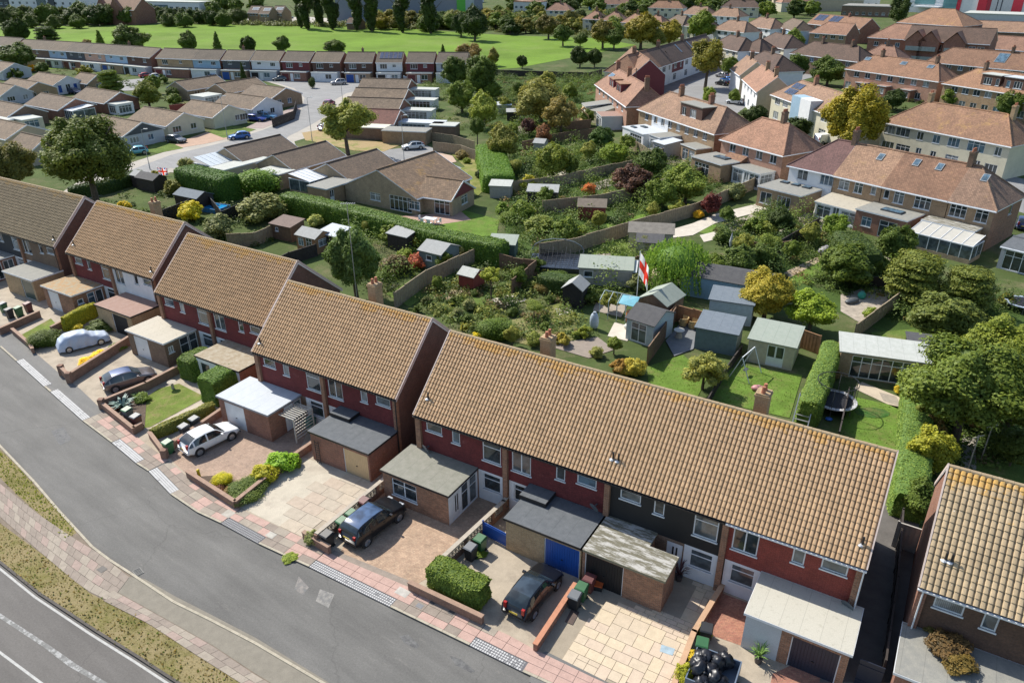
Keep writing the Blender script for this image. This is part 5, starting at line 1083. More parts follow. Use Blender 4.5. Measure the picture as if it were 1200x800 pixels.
hedge([(509,680),(568,709)],1.5,1.55,(.105,.16,.03),'big thick clipped hedge behind the low front wall',.12,110)
bush(366,636,.55,1.0,(.13,.17,.1),'grey green bush growing in the brick planter by the pavement'); bush(340,654,.55,.25,LG,'tuft of weeds at the rounded kerb by the pink slabs'); bush(800,798,.65,1.2,(.17,.2,.03),'yellow green shrub beside the trailer of black bags'); bush(812,775,.45,.8,(.3,.27,.04),'small golden bush above the trailer'); bush(826,744,.4,.9,(.14,.18,.03),'leafy plant behind the black lidded bin')
for (x,y,r,h_,c,l) in [(136,481,.45,.35,(.12,.05,.035),'reddish brown plants in the agave bed'),(166,470,.8,.7,MG,'spiky green palm bush by the lawn edge'),(246,574,.35,.3,(.11,.08,.04),'brown dry plants by the yellow hydrant marker'),(562,650,.5,.3,MG,'low green weeds beside the bins')]: bush(x,y,r,h_,c,l)
def rosette(px,py,r,n,col,label,h=.6,name='agave',cat='plant',pot=False,upr=.6,wd=.07):
    x,y=P(px,py); T=thing(name,label,cat,(x,y,.05)); rs=random.Random(n); b=.0
    if pot: q=MB(); q.cyl((0,0,0),(0,0,.38),.17,.22,12); q.build('pot',plain('pot_dark',(.06,.05,.05),.6),T); b=.38
    m=MB()
    for i in range(n):
        t=2*PI*i/n*2.4+rs.random(); e=rs.uniform(.3,1.1)*upr; dx,dy=math.cos(t),math.sin(t); l=r*rs.uniform(.7,1); p0=(0,0,b); p1=(dx*l*.5,dy*l*.5,b+h*e*.8); p2=(dx*l,dy*l,b+h*e*.95); w=wd; nx,ny=-dy*w,dx*w
        m.add([(-nx*.6,-ny*.6,b),(nx*.6,ny*.6,b),(p1[0]+nx,p1[1]+ny,p1[2]),(p1[0]-nx,p1[1]-ny,p1[2]),p2],[(0,1,2,3),(3,2,4)])
    m.build('leaves',plain('leaf_'+name+str(n),col,.6,.2,5,.1),T); return T
rosette(144,478,1.25,26,(.12,.2,.17),'large blue green spiky agave in the corner bed',1.3,wd=.1); rosette(795,680,.75,46,(.09,.04,.045),'dark purple spiky cordyline in a pot by the white panel',.95,'potted_palm',pot=True,upr=1,wd=.025); rosette(888,776,.6,40,(.16,.28,.06),'green spiky plant in a dark pot by the pale garage wall',.8,'potted_palm',pot=True,upr=1,wd=.03); rosette(163,468,.8,24,(.13,.22,.06),'green fan palm clump beside the agave',.8,'fan_palm',wd=.04)
bin_(152,492,'grey','grey topped wheelie bin squeezed beside the agave',-30,'green'); bin_(162,500,'maroon','dark wheelie bin behind the front wall corner, next to the grey topped one',-30,'grey')
bin_(6,366,'green','pale topped green wheelie bin at the left edge',-30,'grey'); bin_(13,373,'black','black wheelie bin standing before the pale topped one at left',-30); bin_(24,371,'green','green wheelie bin between the black and maroon bins at left',-30); bin_(35,366,'maroon','maroon wheelie bin at the right end of the left group',-30)
bin_(199,531,'green','bright green wheelie bin on the corner behind the white hatchback',-35); bin_(218,512,'black','black bin with grey lid along the yellow hedge wall',-35,'grey'); bin_(230,503,'black','black bin nearer the white garage along the yellow hedge wall',-35,'grey')
bin_(365,503,'teal','teal wheelie bin beside the dark roofed brick garage',-30); bin_(385,640,'black','black wheelie bin at the foot of the screen wall',-35,'black'); bin_(403,624,'green','first green wheelie bin between screen wall and the black off-road car',-35); bin_(414,615,'green','second green wheelie bin, farther along the screen wall',-35,'green'); bin_(428,600,'maroon','maroon bin farthest along the screen wall by the olive porch',-35)
bin_(552,655,'black','black wheelie bin beside the big clipped hedge and blue gate',-35,'grey'); bin_(563,645,'green','green wheelie bin in front of the blue gate',-35); bin_(673,712,'black','black wheelie bin standing on the orange wall drive',-30,'grey'); bin_(681,702,'green','green wheelie bin between the black and maroon ones by the dark garage',-30); bin_(690,692,'maroon','maroon wheelie bin touching the dark garage doorway',-30)
bin_(821,768,'green','green wheelie bin above the trailer of black bags',-20); bin_(826,751,'black','black wheelie bin behind the green one by the trailer',-20)
x,y=P(700,690); boxthing('recycling_box','orange lidded black recycling box by the dark garage','box',x,y,-20,[('box',BLACK,[(-.28,.28,-.2,.2,0,.32)]),('lid',paint('lid_orange',(.6,.12,.03)),[(-.3,.3,-.22,.22,.32,.37)])],z=.06)
# trailer full of black bags
x,y=P(834,800); T=boxthing('trailer','small trailer heaped with black rubbish bags at the bottom edge','trailer',x,y,-28,[('body',paint('trailer_blue',(.12,.16,.22)),[(-1.1,1.1,-1.1,-1.04,.35,.95),(-1.1,1.1,1.04,1.1,.35,.95),(-1.1,-1.04,-1.04,1.04,.35,.95),(1.04,1.1,-1.04,1.04,.35,.95),(-1.1,1.1,-1.1,1.1,.3,.36)]),('wheel',TYRE,[('cyl',(-1.12,0,.3),(-1.3,0,.3),.3)]),('wheel',TYRE,[('cyl',(1.12,0,.3),(1.3,0,.3),.3)])])
BAG=paint('bin_bag',(.014,.016,.022),.38)
rs=random.Random(5)
for k in range(14):
    q=MB(); q.ball((0,0,0),(.42,.38,.3),16,10,jit=.5); q.cyl((0,0,.26),(.05,.02,.42),.05,.1,7); b=q.build('rubbish_bag',BAG,None,True,label='black rubbish bag heaped in the trailer',cat='rubbish bag',group='black rubbish bags heaped in the trailer'); b.location=(x+rs.uniform(-.75,.75),y+rs.uniform(-.75,.75),.75+rs.uniform(0,.35)); b.rotation_euler=(rs.random()*3,rs.random()*3,rs.random()*6)
# cars on the drives
HD=math.degrees(math.atan2(47.8-43.85,2.83)); HC=50
car(247,520,HC,'hatch',CW,'white five door hatchback on the tan block drive',name='parked_car')
car(438,619,54,'suv',CBK,'black off-road car with shiny roof parked beside the screen wall',roofm=glassm('roof_glass_blue',(.05,.09,.17),.08))
car(625,700,57,'hatch',CBK,'black hatchback parked before the blue garage door',roofm=glassm('roof_glass_dark',(.03,.045,.06),.08))
car(153,450,38,'hatch',CBRZ,'bronze grey crossover with navy roof beside the brick wall',roofm=pmat('navyroof',(.03,.06,.16)))
# car under a pale blue cover: swept hull with folds, wheels showing
def covered_car(px,py,hdg):
    x,y=P(px,py); T=thing('covered_car','car hidden under a pale blue fabric cover, front wheel showing','car',(x,y,.05),R(hdg)+PI); c=CARP['hatch']; L=4.3; m=MB(); rs=random.Random(2); N=44; M=22
    tp=[(0,.45),(.25,.8),(1.0,.95),(1.4,1.1),(1.9,1.42),(2.6,1.5),(3.4,1.45),(4.0,1.1),(4.3,.5)]
    def top(v):
        for i in range(len(tp)-1):
            if v<=tp[i+1][0]: t=(v-tp[i][0])/(tp[i+1][0]-tp[i][0]); t=t*t*(3-2*t); return tp[i][1]*(1-t)+tp[i+1][1]*t
        return .5
    ph=[rs.uniform(0,6) for _ in range(6)]
    for i in range(N+1):
        u=L*i/N; w=.95*(1-.28*max(0,1-u/.5)**2-.28*max(0,(u-L+.5)/.5)**2); zt=top(u)
        for j in range(M+1):
            a=PI*j/M; cx=math.cos(a); s=math.sin(a); k=abs(cx)**.45*(1 if cx>0 else -1); z=.22+(zt-.22)*s**.55
            f=.028*math.sin(u*9+ph[0]+3*z)*(1-s*.8)+.02*math.sin(u*17+ph[1]-5*z)*(1-s); m.v.append((u-L/2,k*w*(1-.16*s)+f*(1 if cx>0 else -1),z+.012*math.sin(u*7+j*.9)))
    for i in range(N):
        for j in range(M): a=i*(M+1)+j; m.f.append((a,a+1,a+M+2,a+M+1)); m.m.append(0)
    m.f.append(tuple(range(M,-1,-1))); m.f.append(tuple(N*(M+1)+j for j in range(M+1))); m.m+=[0,0]
    m.build('fabric_cover',plain('cover_blue',(.42,.49,.6),.55,.06,2,.1),T,True)
    for wx in(.85,3.45):
        for sd in(-1,1): q=MB(); q.cyl((wx-L/2,sd*.98,.31),(wx-L/2,sd*.76,.31),.31,.31,14); w_=q.build('wheel',TYRE,T); q=MB(); q.cyl((wx-L/2,sd*.99,.31),(wx-L/2,sd*.98,.31),.2,.2,10); q.build('rim',RIM,w_)
covered_car(99,405,36)
# small things of the front gardens
x,y=P(203,456); boxthing('bird_bath','stone bird bath on the small front lawn','bird bath',x,y,0,[('pedestal',CONC,[('cyl',(0,0,0),(0,0,.55),.13,.1)]),('basin',CONC,[('cyl',(0,0,.55),(0,0,.65),.2,.36,16)])],z=.06)
x,y=P(234,560); boxthing('hydrant_marker','small bright yellow post in the bed behind the front wall','marker post',x,y,0,[('post',paint('marker_yellow',(.7,.5,.02)),[('cyl',(0,0,0),(0,0,.55),.12,.1),('ball',(0,0,.55),.12)])],z=.08)
a=P(566,627); b=P(600,645); ang=math.degrees(math.atan2(b[1]-a[1],b[0]-a[0])); L=math.dist(a,b)
boxthing('blue_gate','bright blue panelled side gate between screen wall and brick garage','gate',a[0],a[1],ang,[('leaf',DBLUE,[(0.06,L-.06,-.02,.02,.1,1.1)]),('brace',DBLUE,[(0.06,L-.06,-.05,-.02,.2,.3)]),('brace',DBLUE,[(0.06,L-.06,-.05,-.02,.9,1.0)]),('post',DBLUE,[(0,.07,-.05,.05,0,1.2)]),('post',DBLUE,[(L-.07,L,-.05,.05,0,1.2)])])
a=P(1000,800); boxthing('side_gate','dark blue side gate across the alley beside the navy garage door','gate',a[0],a[1],-31,[('leaf',DNAVY,[(0,1.1,-.02,.02,.05,1.7)]),('brace',DNAVY,[(0,1.1,-.05,-.02,.3,.4)]),('brace',DNAVY,[(0,1.1,-.05,-.02,1.3,1.4)])])
# slatted pergola leaning on the white-roofed garage
def t3(x,y): c_,s_=math.cos(R(A3)),math.sin(R(A3)); return (O3[0]+x*c_-y*s_,O3[1]+x*s_+y*c_)
WS=plain('slat_white',(.6,.57,.5),.8,.1,3,.1)
p=t3(4.4,-2.3); T=thing('pergola','slatted white pergola with ladder side beside the white roofed garage','pergola',(p[0],p[1],.05),R(A3))
for k in range(9): q=MB(); q.box(.0,1.5,.0+k*.22,.06+k*.22,1.95,2.03); q.build('slat',WS,T)
for yy in(0,1.85): q=MB(); q.box(1.4,1.48,yy,yy+.08,0,1.95); q.build('post',WS,T)
for k in range(7): q=MB(); q.box(1.41,1.47,.08,1.85,.25+k*.25,.31+k*.25); q.build('rung',WS,T)
x,y=t3(8.8,-3.3); T=thing('wall_trellis','narrow dark trellis leaning on the brick garage','trellis',(x,y,.05),R(A3))
for k in range(2): q=MB(); q.box(k*.35,.04+k*.35,0,.03,0,1.9); q.build('upright',WOOD['wood_dark'],T)
for k in range(9): q=MB(); q.box(.04,.35,.002,.03,.1+k*.2,.14+k*.2); q.build('rung',WOOD['wood_dark'],T)
x,y=P(612,612); boxthing('old_window_frame','white door frame leaning against the screen wall','frame',x,y,40,[('frame',WHITE,[('bar',(0,0,0),(.3,0,1.5),.1),('bar',(.75,0,0),(1.05,0,1.5),.1),('bar',(0,0,.05),(.75,0,.05),.1),('bar',(.3,0,1.5),(1.05,0,1.5),.1)])])
x,y=P(1112,775); 
T=tree(0,0,1.15,.85,'bush',(.085,.062,.038),'dry orange brown shrub growing on the flat roof',cat='bush',xy=P(1108,762,2.4),base=0,trunk=0); T.location.z=2.4
T=tree(0,0,.85,.7,'bush',(.09,.075,.035),'golden brown end of the shrub near the flat roof edge',cat='bush',xy=P(1124,783,2.4),base=0,trunk=0); T.location.z=2.4
T=tree(0,0,.8,.55,'bush2',(.08,.08,.04),'dark low growth along the wall on the flat roof',cat='bush',xy=P(1095,735,2.4),base=0,trunk=0); T.location.z=2.4
for (px,py,s,l) in [(130,642,.9,'iron drain cover in the kerb of the island'),(452,708,.0,'')][:1]:
    x,y=P(162,670); boxthing('drain_grate','iron drain grate by the island kerb','drain',x,y,-45,[('frame',plain('iron_grey',(.18,.18,.17),.7),[(-.3,.3,-.22,-.18,0,.03),(-.3,.3,.18,.22,0,.03),(-.3,-.26,-.18,.18,0,.03),(.26,.3,-.18,.18,0,.03)]),('bars',plain('iron_grey',(.18,.18,.17),.7),[(-.2+k*.12,-.15+k*.12,-.18,.18,0,.025) for k in range(4)])],z=.006)
# ------------------------------------------------------------------ estate ground: field, roads, lawns
FG=grassm('playing_field_grass',(.135,.225,.03),(.19,.24,.07),(.5,.75),.03); GARD=grassm('garden_grass',(.115,.17,.04),(.24,.22,.09),(.52,.68),.5); GARD2=grassm('garden_grass_bright',(.12,.2,.035),(.19,.18,.07),(.5,.7),.6)
patch('playing_field',[(-140,36),(0,32),(130,30),(285,27.5),(335,25),(430,31),(520,37),(600,42),(700,45),(745,53),(690,64),(606,80),(520,85),(300,85),(-140,78)],FG,.03)
PAVE=plain('estate_pavement',(.38,.35,.3),.9,.12,.4,.2)
patch('pavement',[(50,240),(100,208),(200,176),(262,160),(305,146),(330,135),(345,126),(349,116),(336,103),(310,95),(290,92),(535,92),(440,106),(412,114),(402,126),(398,142),(372,158),(345,166),(350,182),(400,180),(450,190),(560,215),(545,225),(300,215),(200,202),(110,232)],PAVE,.03)
patch('road',[(70,236),(120,212),(200,182),(267,166),(310,152),(337,141),(353,129),(357,115),(345,104),(326,98),(310,95.5),(470,95),(437,101),(405,110),(393,117),(384,135),(362,148),(338,160),(331,168),(345,178),(400,184),(450,176),(500,171),(518,178),(528,192),(556,202),(520,218),(460,200),(300,210),(200,197),(110,228)],FARROAD,.04)
patch('road',[(138,95),(170,92),(180,98),(160,106),(120,108)],FARROAD,.045)
patch('block_paved_drive',[(211,166),(243,155),(262,160),(267,163),(240,169),(190,177),(203,172)],plain('drive_pink',(.42,.28,.2),.9,.1,.8,.2),.05)
patch('block_paved_drive',[(288,150),(300,144),(348,124),(352,128),(330,141),(308,151)],plain('drive_mauve',(.33,.26,.24),.9,.1,.8,.2),.05)
for l in ([(165,178),(186,166),(205,170),(215,174),(185,180)],[(243,155),(265,146),(300,152),(285,158),(262,162)]): patch('lawn',l,GARD,.06)
patch('lawn',[(354,156),(378,152),(400,161),(470,170),(450,178),(415,177),(385,170),(358,165)],grassm('corner_verge',(.16,.21,.05),(.36,.27,.15),(.38,.5),.12),.06)
patch('lawn',[(82,228),(120,218),(162,206),(165,213),(110,231)],GARD,.06)
patch('lawn',[(520,172),(565,180),(575,215),(560,230),(545,215),(530,200),(545,196),(528,180)],grassm('dry_garden',(.17,.2,.05),(.3,.26,.12),(.48,.62),.3),.06)
patch('gravel_patch',[(508,184),(512,179),(530,183),(535,190),(526,192),(512,189)],plain('gravel_pink',(.48,.36,.28),.95,.1,3,.3),.075)
for l,mt in (([(480,268),(545,247),(585,258),(582,275),(545,283),(500,277)],GARD2),([(452,345),(500,318),(540,322),(480,360)],GARD),([(552,345),(600,338),(600,352),(560,360)],GARD),([(600,375),(665,352),(680,395),(640,410),(600,400)],grassm('dry_lawn',(.15,.17,.05),(.27,.24,.12),(.45,.6),.5)),
 ([(660,240),(715,233),(720,242),(664,250)],GARD2),([(710,262),(755,251),(762,265),(715,272)],GARD2),([(700,285),(730,280),(742,300),(712,318),(695,300)],GARD),([(812,262),(840,264),(833,277),(812,270)],GARD2),([(930,318),(968,300),(978,318),(950,334),(925,330)],GARD2),([(758,430),(800,416),(830,440),(815,470),(760,450)],GARD2),([(836,440),(870,428),(940,440),(925,490),(880,480),(832,470)],GARD2),([(985,500),(1000,465),(1058,478),(1053,528),(982,515)],GARD2),([(1145,530),(1200,540),(1200,570),(1140,556)],GARD),([(1020,390),(1080,385),(1080,400),(1030,402)],GARD),([(1165,400),(1200,395),(1200,420),(1165,415)],plain('patio_earth',(.3,.22,.14),.9,.15,1,.3)),([(1000,455),(1010,448),(1060,468),(1057,482)],plain('patio_sand2',(.5,.42,.32),.9,.1,1,.2))): patch('lawn',l,mt,.05)
patch('garden_path',[(778,272),(812,262),(835,252),(900,236),(900,246),(838,262),(812,276),(780,280)],plain('path_pale',(.55,.5,.42),.9,.1,1,.2),.06); patch('garden_path',[(918,320),(965,298),(968,303),(925,326)],plain('path_tan',(.38,.3,.2),.9,.1,1,.2),.06); patch('garden_path',[(1125,555),(1128,510),(1143,512),(1144,556)],plain('path_grey',(.34,.31,.27),.9,.1,1,.2),.06)
patch('decking',[(780,400),(800,376),(826,386),(812,410),(790,418)],plain('deck_grey',(.17,.18,.19),.8,.12,2,.2),.1); patch('patio',[(478,262),(470,254),(540,248),(552,258),(512,264)],plain('patio_terracotta',(.4,.26,.2),.9,.12,1,.2),.06); patch('patio',[(985,345),(1035,333),(1050,355),(1010,380),(985,365)],plain('patio_rubble',(.36,.31,.25),.95,.3,2,.4),.06); patch('gravel_bed',[(1030,520-60),(1050,465),(1057,478),(1035,470)],SLABT,.06)
# the street between the right-hand terraces, with its parking bays
patch('road',[(775,118),(800,100),(832,84),(870,72),(900,66),(955,90),(900,105),(868,130),(840,150),(800,140)],FARROAD,.03); patch('road',[(735,118),(745,100),(775,84),(830,72),(870,64),(880,72),(800,100),(770,122)],plain('parking_court',(.16,.13,.12),.9,.2,.3,.2),.034)
patch('road',[(950,170),(990,155),(1040,200),(1200,250),(1200,210),(1080,180),(1000,140)],FARROAD,.03)
patch('car_park',[(290,22),(360,20),(420,24),(420,30),(340,26),(290,27)],PAVE,.04)
# ------------------------------------------------------------------ far terrace beside the playing field
GT='terraced houses beside the playing field'
WT=[('brown brick','brown',BRICK['brown']),('pale blue clad','sky',RENDER['sky']),('dark slate hung','slate',RENDER['slate']),('pink clad','pinkr',RENDER['pinkr']),('sky blue clad','sky',RENDER['sky']),('dark brown clad','brownc',RENDER['brownc'])]
FT=[(-22,51.5,15,54.5,'brown brick house at the far left end of the terrace by the field',BRICK['brown'],1),(17.5,56,56,58.3,'brown brick terraced house with wide white window, far left row',BRICK['brown'],1),(56.3,58.3,76.5,59.6,'pale blue clad terraced house between brown and slate neighbours',RENDER['sky'],2),(76.8,59.6,98,61.2,'dark slate terraced house left of the pink one',RENDER['slate'],2),(98.3,61.2,122,63,'pink clad terraced house in the far left row',RENDER['pinkr'],2),(122.3,63,148,65,'sky blue clad terraced house with navy front door',RENDER['sky'],2),(148.3,65,176,67.4,'dark brown clad terraced end house above the red car',RENDER['brownc'],2),
(183,67.5,225,69.2,'yellow brick terraced house with tall landing window',BRICK['yellow'],1),(225.3,69.2,257,69.9,'blue grey clad terraced house with black garage',RENDER['blue'],2),(260,70,292,70.6,'dark green grey clad terraced house with maroon garage',RENDER['slate'],2),(294,70.6,327,71.2,'white clad terraced house right of the dark cypress',RENDER['white'],2),(330,71.4,362,72.2,'maroon clad terraced house left of the motorhome',RENDER['maroonc'],1),(365.5,72.2,398,72.8,'dark brown clad terraced house behind the motorhome',RENDER['brownc'],1),(404,72.8,436,73,'brown clad terraced house left of the solar roof',RENDER['brownc'],1),(440.5,73,471,73,'white clad terraced house with solar panels on its roof',RENDER['white'],1),(476,73,508,73.2,'maroon clad terraced house right of the solar roof',RENDER['maroonc'],1),(511,73.2,546,73.6,'pale clad terraced house at the right end behind trees',RENDER['lgrey'],1)]
for k,(x0,y0,x1,y1,lb,mt,st) in enumerate(FT):
    T=house(lb,(x0,y0),(x1,y1),5.1,8.2,'gable',2.1,wm=BRICK['brown'] if k%3 else BRICK['red'],um=mt,split=2.7,rm=TILE['far'],front=[(.14,3.3,2.0,1.3,'c3'),(.62,3.7,1.0,.8,'c2')] if st==1 else [(.2,3.9,1.2,.7,'c2'),(.66,3.5,1.5,1.0,'c3')],group=GT,name='terraced_house',side=BRICK['red'],oy=.35)
    L=T['L_']; dc=[DWHITE,DBLUE,DBLACK,paint('door_maroon',(.12,.015,.02))][k%4]
    exten(T,.3,-2.2,L-.6,2.2,2.4,[RENDER['white'],BRICK['tan'],RENDER['lgrey'],BRICK['red']][k%4],FELT['pale'],front=[(.3,.02,2.2,2.1,'garage',dc),(2.9,.02,.95,2.05,'solid',DWHITE),(4.1,.8,min(1.8,max(.8,L-5.2)),1.3,'c2')],name='porch')
    if k==14:
        for i in range(5): rooflight_on(T,.8+i*1.25,L,8.2,5.1,2.1,.3,1.15,2.9,True)
    if k%4==1: chimney(T,L*.5,5.5,6,8.1,BRICK['brown'],.5,.7,1)
# ------------------------------------------------------------------ bungalows
def cornerB(px,L,ang,z=2.4): b=P(*px,z); return ((b[0]-L*math.cos(R(ang)),b[1]-L*math.sin(R(ang))),R(ang),L)
def bung(px,L,W,ang,lb,wm,gm=None,right=((1.0,.8,1.8,1.1,'c3'),(4.6,.8,1.2,1.1,'c2')),rm=None,rise=1.75,front=((2,.9,1.6,1.1,'c2'),(6,.9,1.6,1.1,'c2')),side=None,typ='B',left=(),**k):
    wd=cornerB(px,L,ang) if typ=='B' else (P(*px,2.4),R(ang),L)
    return house(lb,None,None,2.4,W,'gable',rise,wm=wm,gm=gm,right=right,left=left,front=front,rm=rm or TILE['grey'],barge=True,side=side,name='bungalow',cat='bungalow',group='bungalows on the estate road',world=wd,**k)
bung((27.5,108),13,8,-34,'yellow brick gabled bungalow behind the white parked car',BRICK['yellow']); bung((2,84),12,8,-34,'grey walled bungalow at the top left edge near the yellow bush',RENDER['lgrey'])
T=bung((62.5,100.5),14,8,-34,'bungalow with white rendered gable and royal blue shutters',RENDER['white'],right=((1,.4,1,1.9,'solid',DBLUE),(3,.4,1.2,1.9,'c2'),(5,.4,1,1.9,'solid',DBLUE))); bung((103,98),8,6,-34,'brown roofed annexe with blue doors behind the white gabled bungalow',BRICK['tan'],right=((.5,.2,.9,2,'solid',DBLUE),(2,.9,2,1.1,'c3'),(4.6,.2,.9,2,'solid',DBLUE)))
bung((2,112),10,7,-34,'pale blue grey rendered bungalow cut by the left edge',RENDER['lgrey'])
T=bung((69,129),14,8,-34,'red brown gabled bungalow with white conservatory, middle of the left group',BRICK['red']); L=T['L_']; conservatory(T,L+.1,1.0,3.2,5,2.2,.5,4,paint('roof_white_sheet',(.62,.64,.65),.4))
T=bung((123,121),13.5,8,-34,'brick gabled bungalow with a white canopy beside the conifer',BRICK['red'],right=((1,.8,1.8,1.1,'c3'),(4,.1,1,2,'door'),(5.4,.8,1.2,1.1,'c2'))); L=T['L_']; e=exten(T,L,.5,3.4,4,2.2,RENDER['white'],FELT['pale'],front=[(.3,.3,2.4,1.6,'grid')],right=[(.5,.3,3,1.6,'grid')],name='canopy_room')
T=bung((8,138),14,8,-34,'dark brown gabled bungalow at the left edge with white framed extension',BRICK['brown']); L=T['L_']; exten(T,L,.3,5.5,4,2.3,RENDER['cream'],FELT['pale'],front=[(.6,.7,1.2,1.1,'c2')],right=[(.3,.6,2.8,1.5,'grid')]); exten(T,L-3,-4,6,3.9,2.3,RENDER['cream'],FELT['pale'],front=[(2.6,.9,1,.8,'c1')])
bung((145,159.5),13,8,-34,'bungalow with dark slate upper gable and pale grey wall',RENDER['lgrey'],RENDER['slate']); bung((196,147.5),13,8,-34,'cream walled bungalow with white panel, beside the pink drive',RENDER['cream'],right=((1,.8,1.9,1.2,'c3'),(5,.9,1.3,1.1,'c2')))
bung((250,137.5),12,8,-34,'pale cream gabled bungalow on the grass corner behind the lamp post',RENDER['cream'],right=((.8,.7,2,1.3,'c3'),(5.2,.9,1.1,1.1,'c2'))); T=bung((296,128),13,8,-34,'bungalow with white gable beside the parked blue cars',RENDER['white'])
bung((318,116),11,9,-34,'brown roofed bungalow on the road bend behind a fence',BRICK['tan']); bung((8,163),11,8,-34,'low bungalow roof beneath the big tree at the left edge',RENDER['beige']); bung((36,186-8),8,6,-34,'small beige outbuilding roof left of the big round tree',RENDER['beige'])
bung((219,106),12,8,57,'khaki gabled bungalow left of the twin gable near the road',BRICK['buff'],typ='C',left=((2,.9,1.6,1,'c2'),)); T=bung((267,109),12,8,57,'brown roofed bungalow with white garage in front, twin gable',BRICK['tan'],typ='C',left=((2.5,.8,1.8,1.2,'c2'),)); exten(T,-6.5,.5,5,5,2.2,RENDER['white'],FELT['pale'],front=[(.4,.1,4,1.9,'grid')],name='garage')
T=bung((285,190),11.4,8,57,'brown tiled bungalow with a white conservatory facing the road',BRICK['buff'],typ='C',rm=TILE['brown'],left=((1.2,.3,2.4,1.8,'grid'),)); conservatory(T,-4.2,2.6,4.2,4,2.2,.9,4,paint('polycarbonate_pale',(.55,.6,.62),.25)); exten(T,-5,-1.6,9,3.4,2.3,RENDER['beige'],FELT['pale'])
T=bung((343,199),11.1,8,57,'middle brown tiled bungalow joined behind its flat roofed wing',BRICK['buff'],typ='C',rm=TILE['brown'],left=((1.2,.8,1.8,1.1,'c2'),)); exten(T,-3.2,-.4,3.2,5,2.3,BRICK['buff'],FELT['pale'])
T=bung((408,210),10.7,8,57,'brown tiled bungalow with glazed lean-to and grey garage roof',BRICK['buff'],typ='C',rm=TILE['brown'],left=((4.5,.9,1.6,1,'c2'),)); conservatory(T,-3.6,4.2,3.6,4.4,2.1,.6,4,paint('roof_white_sheet',(.62,.64,.65),.4)); exten(T,-5.6,-1.2,5.6,3.8,2.3,BRICK['tan'],FELT['grey'],front=[(.6,.4,.8,1.7,'door')],fascia=paint('fascia_paleblue',(.5,.58,.64)))
T=bung((487,232),12.5,13,57,'large tan brick bungalow with french doors facing the tall hedge',BRICK['buff'],typ='C',rm=TILE['slab'],rise=2.9,left=((.9,1.0-.3,1.9,.9+.3,'c2x'),(4.7,.9,1.9,1.1,'c2x'),(8.3,.1,3.9,2.1,'grid')),front=())
# its gabled wing
w0=P(501,229,2.4); house('tan brick bungalow wing with a dark maroon gable over patio doors',None,None,2.4,6.2,'gable',1.7,wm=BRICK['buff'],gm=RENDER['maroonc'],right=((2.6,.9,1.7,1.2,'c2x'),),front=((.5,.1,2.4,2.05,'grid'),),rm=TILE['slab'],barge=True,name='bungalow',cat='bungalow wing',world=((w0[0]-1.6,w0[1]+.5),R(-26),5.6))
for (px,lb,rm,wm,exl) in [((476,106),'grey tiled bungalow nearest the far terrace, right group','grey','red',1),((472,118.5),'second grey tiled gabled bungalow of the right group','grey','red',1),((466,131),'third grey tiled bungalow with a white side extension','grey','red',1),((461.5,145.5),'rusty maroon tiled bungalow with pale garage roof below','maroon','red',2)]:
    T=bung(px,12.5,8,-12,lb,BRICK[wm],rm=TILE[rm],rise=1.9); L=T['L_']
    exten(T,L,1.0+1.4,6.5 if exl==1 else 9,3.4,2.2,RENDER['white'],FELT['pale'] if exl==1 else FELT['white'],front=[(.5,.5,5,1.5,'grid')],name='extension')
    if exl==2: exten(T,L-10,-3.6,9.5,3.4,2.2,BRICK['brown'],plain('canopy_cream',(.62,.6,.48),.6),name='carport'); exten(T,L-.2,-6.0,8.5,3.8,2.3,BRICK['tan'],FELT['grey'],name='garage'); exten(T,L+7,.6,5,3.6,2.2,BRICK['brown'],FELT['pale'],name='outbuilding')
# ------------------------------------------------------------------ right-hand rows of inter-war houses
W2=(.0,0); GR='inter-war houses seen from behind'
def wrow(n,z=3.5,h=1.25,w=1.3,a=.06,b=.94,st='c2',alt=None): return [(a+(b-a)*(i+.5)/n-.02,z,(alt if alt and i%2 else w),h,st) for i in range(n)]
T=house('pink brick hipped houses with two box dormers at the head of the row',(698.5,98),(735,124),5.2,8.4,'hip',3.4,hx=2.6,wm=BRICK['pink'],side=BRICK['orange'],rm=TILE['pink'],front=wrow(6,w=1.5)+wrow(5,.6,1.6,1.6),chim=((.93,4.2,1.4,4,BRICK['brown']),(.45,4.2,1.4,3,BRICK['orange']),(.1,4.2,1.5,3,BRICK['red'])),group=GR)
L=T['L_']; dormer(T,L*.3,1.0,4,3.2,5.5,2.2,RENDER['maroonc'],TILE['orange'],[(.5,6.0,1.2,1.3,'c2'),(2.2,6.0,1.2,1.3,'c2')]); dormer(T,L*.52,1.0,4.2,3.2,5.5,2.2,RENDER['maroonc'],TILE['orange'],[(.6,6.0,1.6,1.3,'c2'),(2.6,6.0,1.2,1.3,'c2')]); exten(T,L*.42,-5.5,4,5.5,2.9,RENDER['cream'],FELT['grey'],front=[(.8,1,1.4,1.3,'c2')],slope=.6); exten(T,L*.72,-4.2,5,4.2,2.6,RENDER['lgrey'],FELT['red'],front=[(.5,.5,2,1.6,'grid'),(3,.5,1.2,1.6,'c2')]); rooflight_on(T,2.5,L,8.4,5.2,3.4,.5,3,1.2)
T=house('long tan roofed terrace with a big box dormer and white middle house',(749,127),(838,156),5.2,8.6,'hip',3.2,hx=3.4,wm=BRICK['tan'],side=BRICK['orange'],rm=TILE['tan'],front=wrow(8,w=1.2,st='c2'),chim=((.3,4.3,1.5,5,BRICK['orange']),(.68,4.3,1.4,3,BRICK['red'])),group=GR); L=T['L_']
q=MB(); q.box(L*.2,L*.42,-.03,-.005,2.7,5.1); 
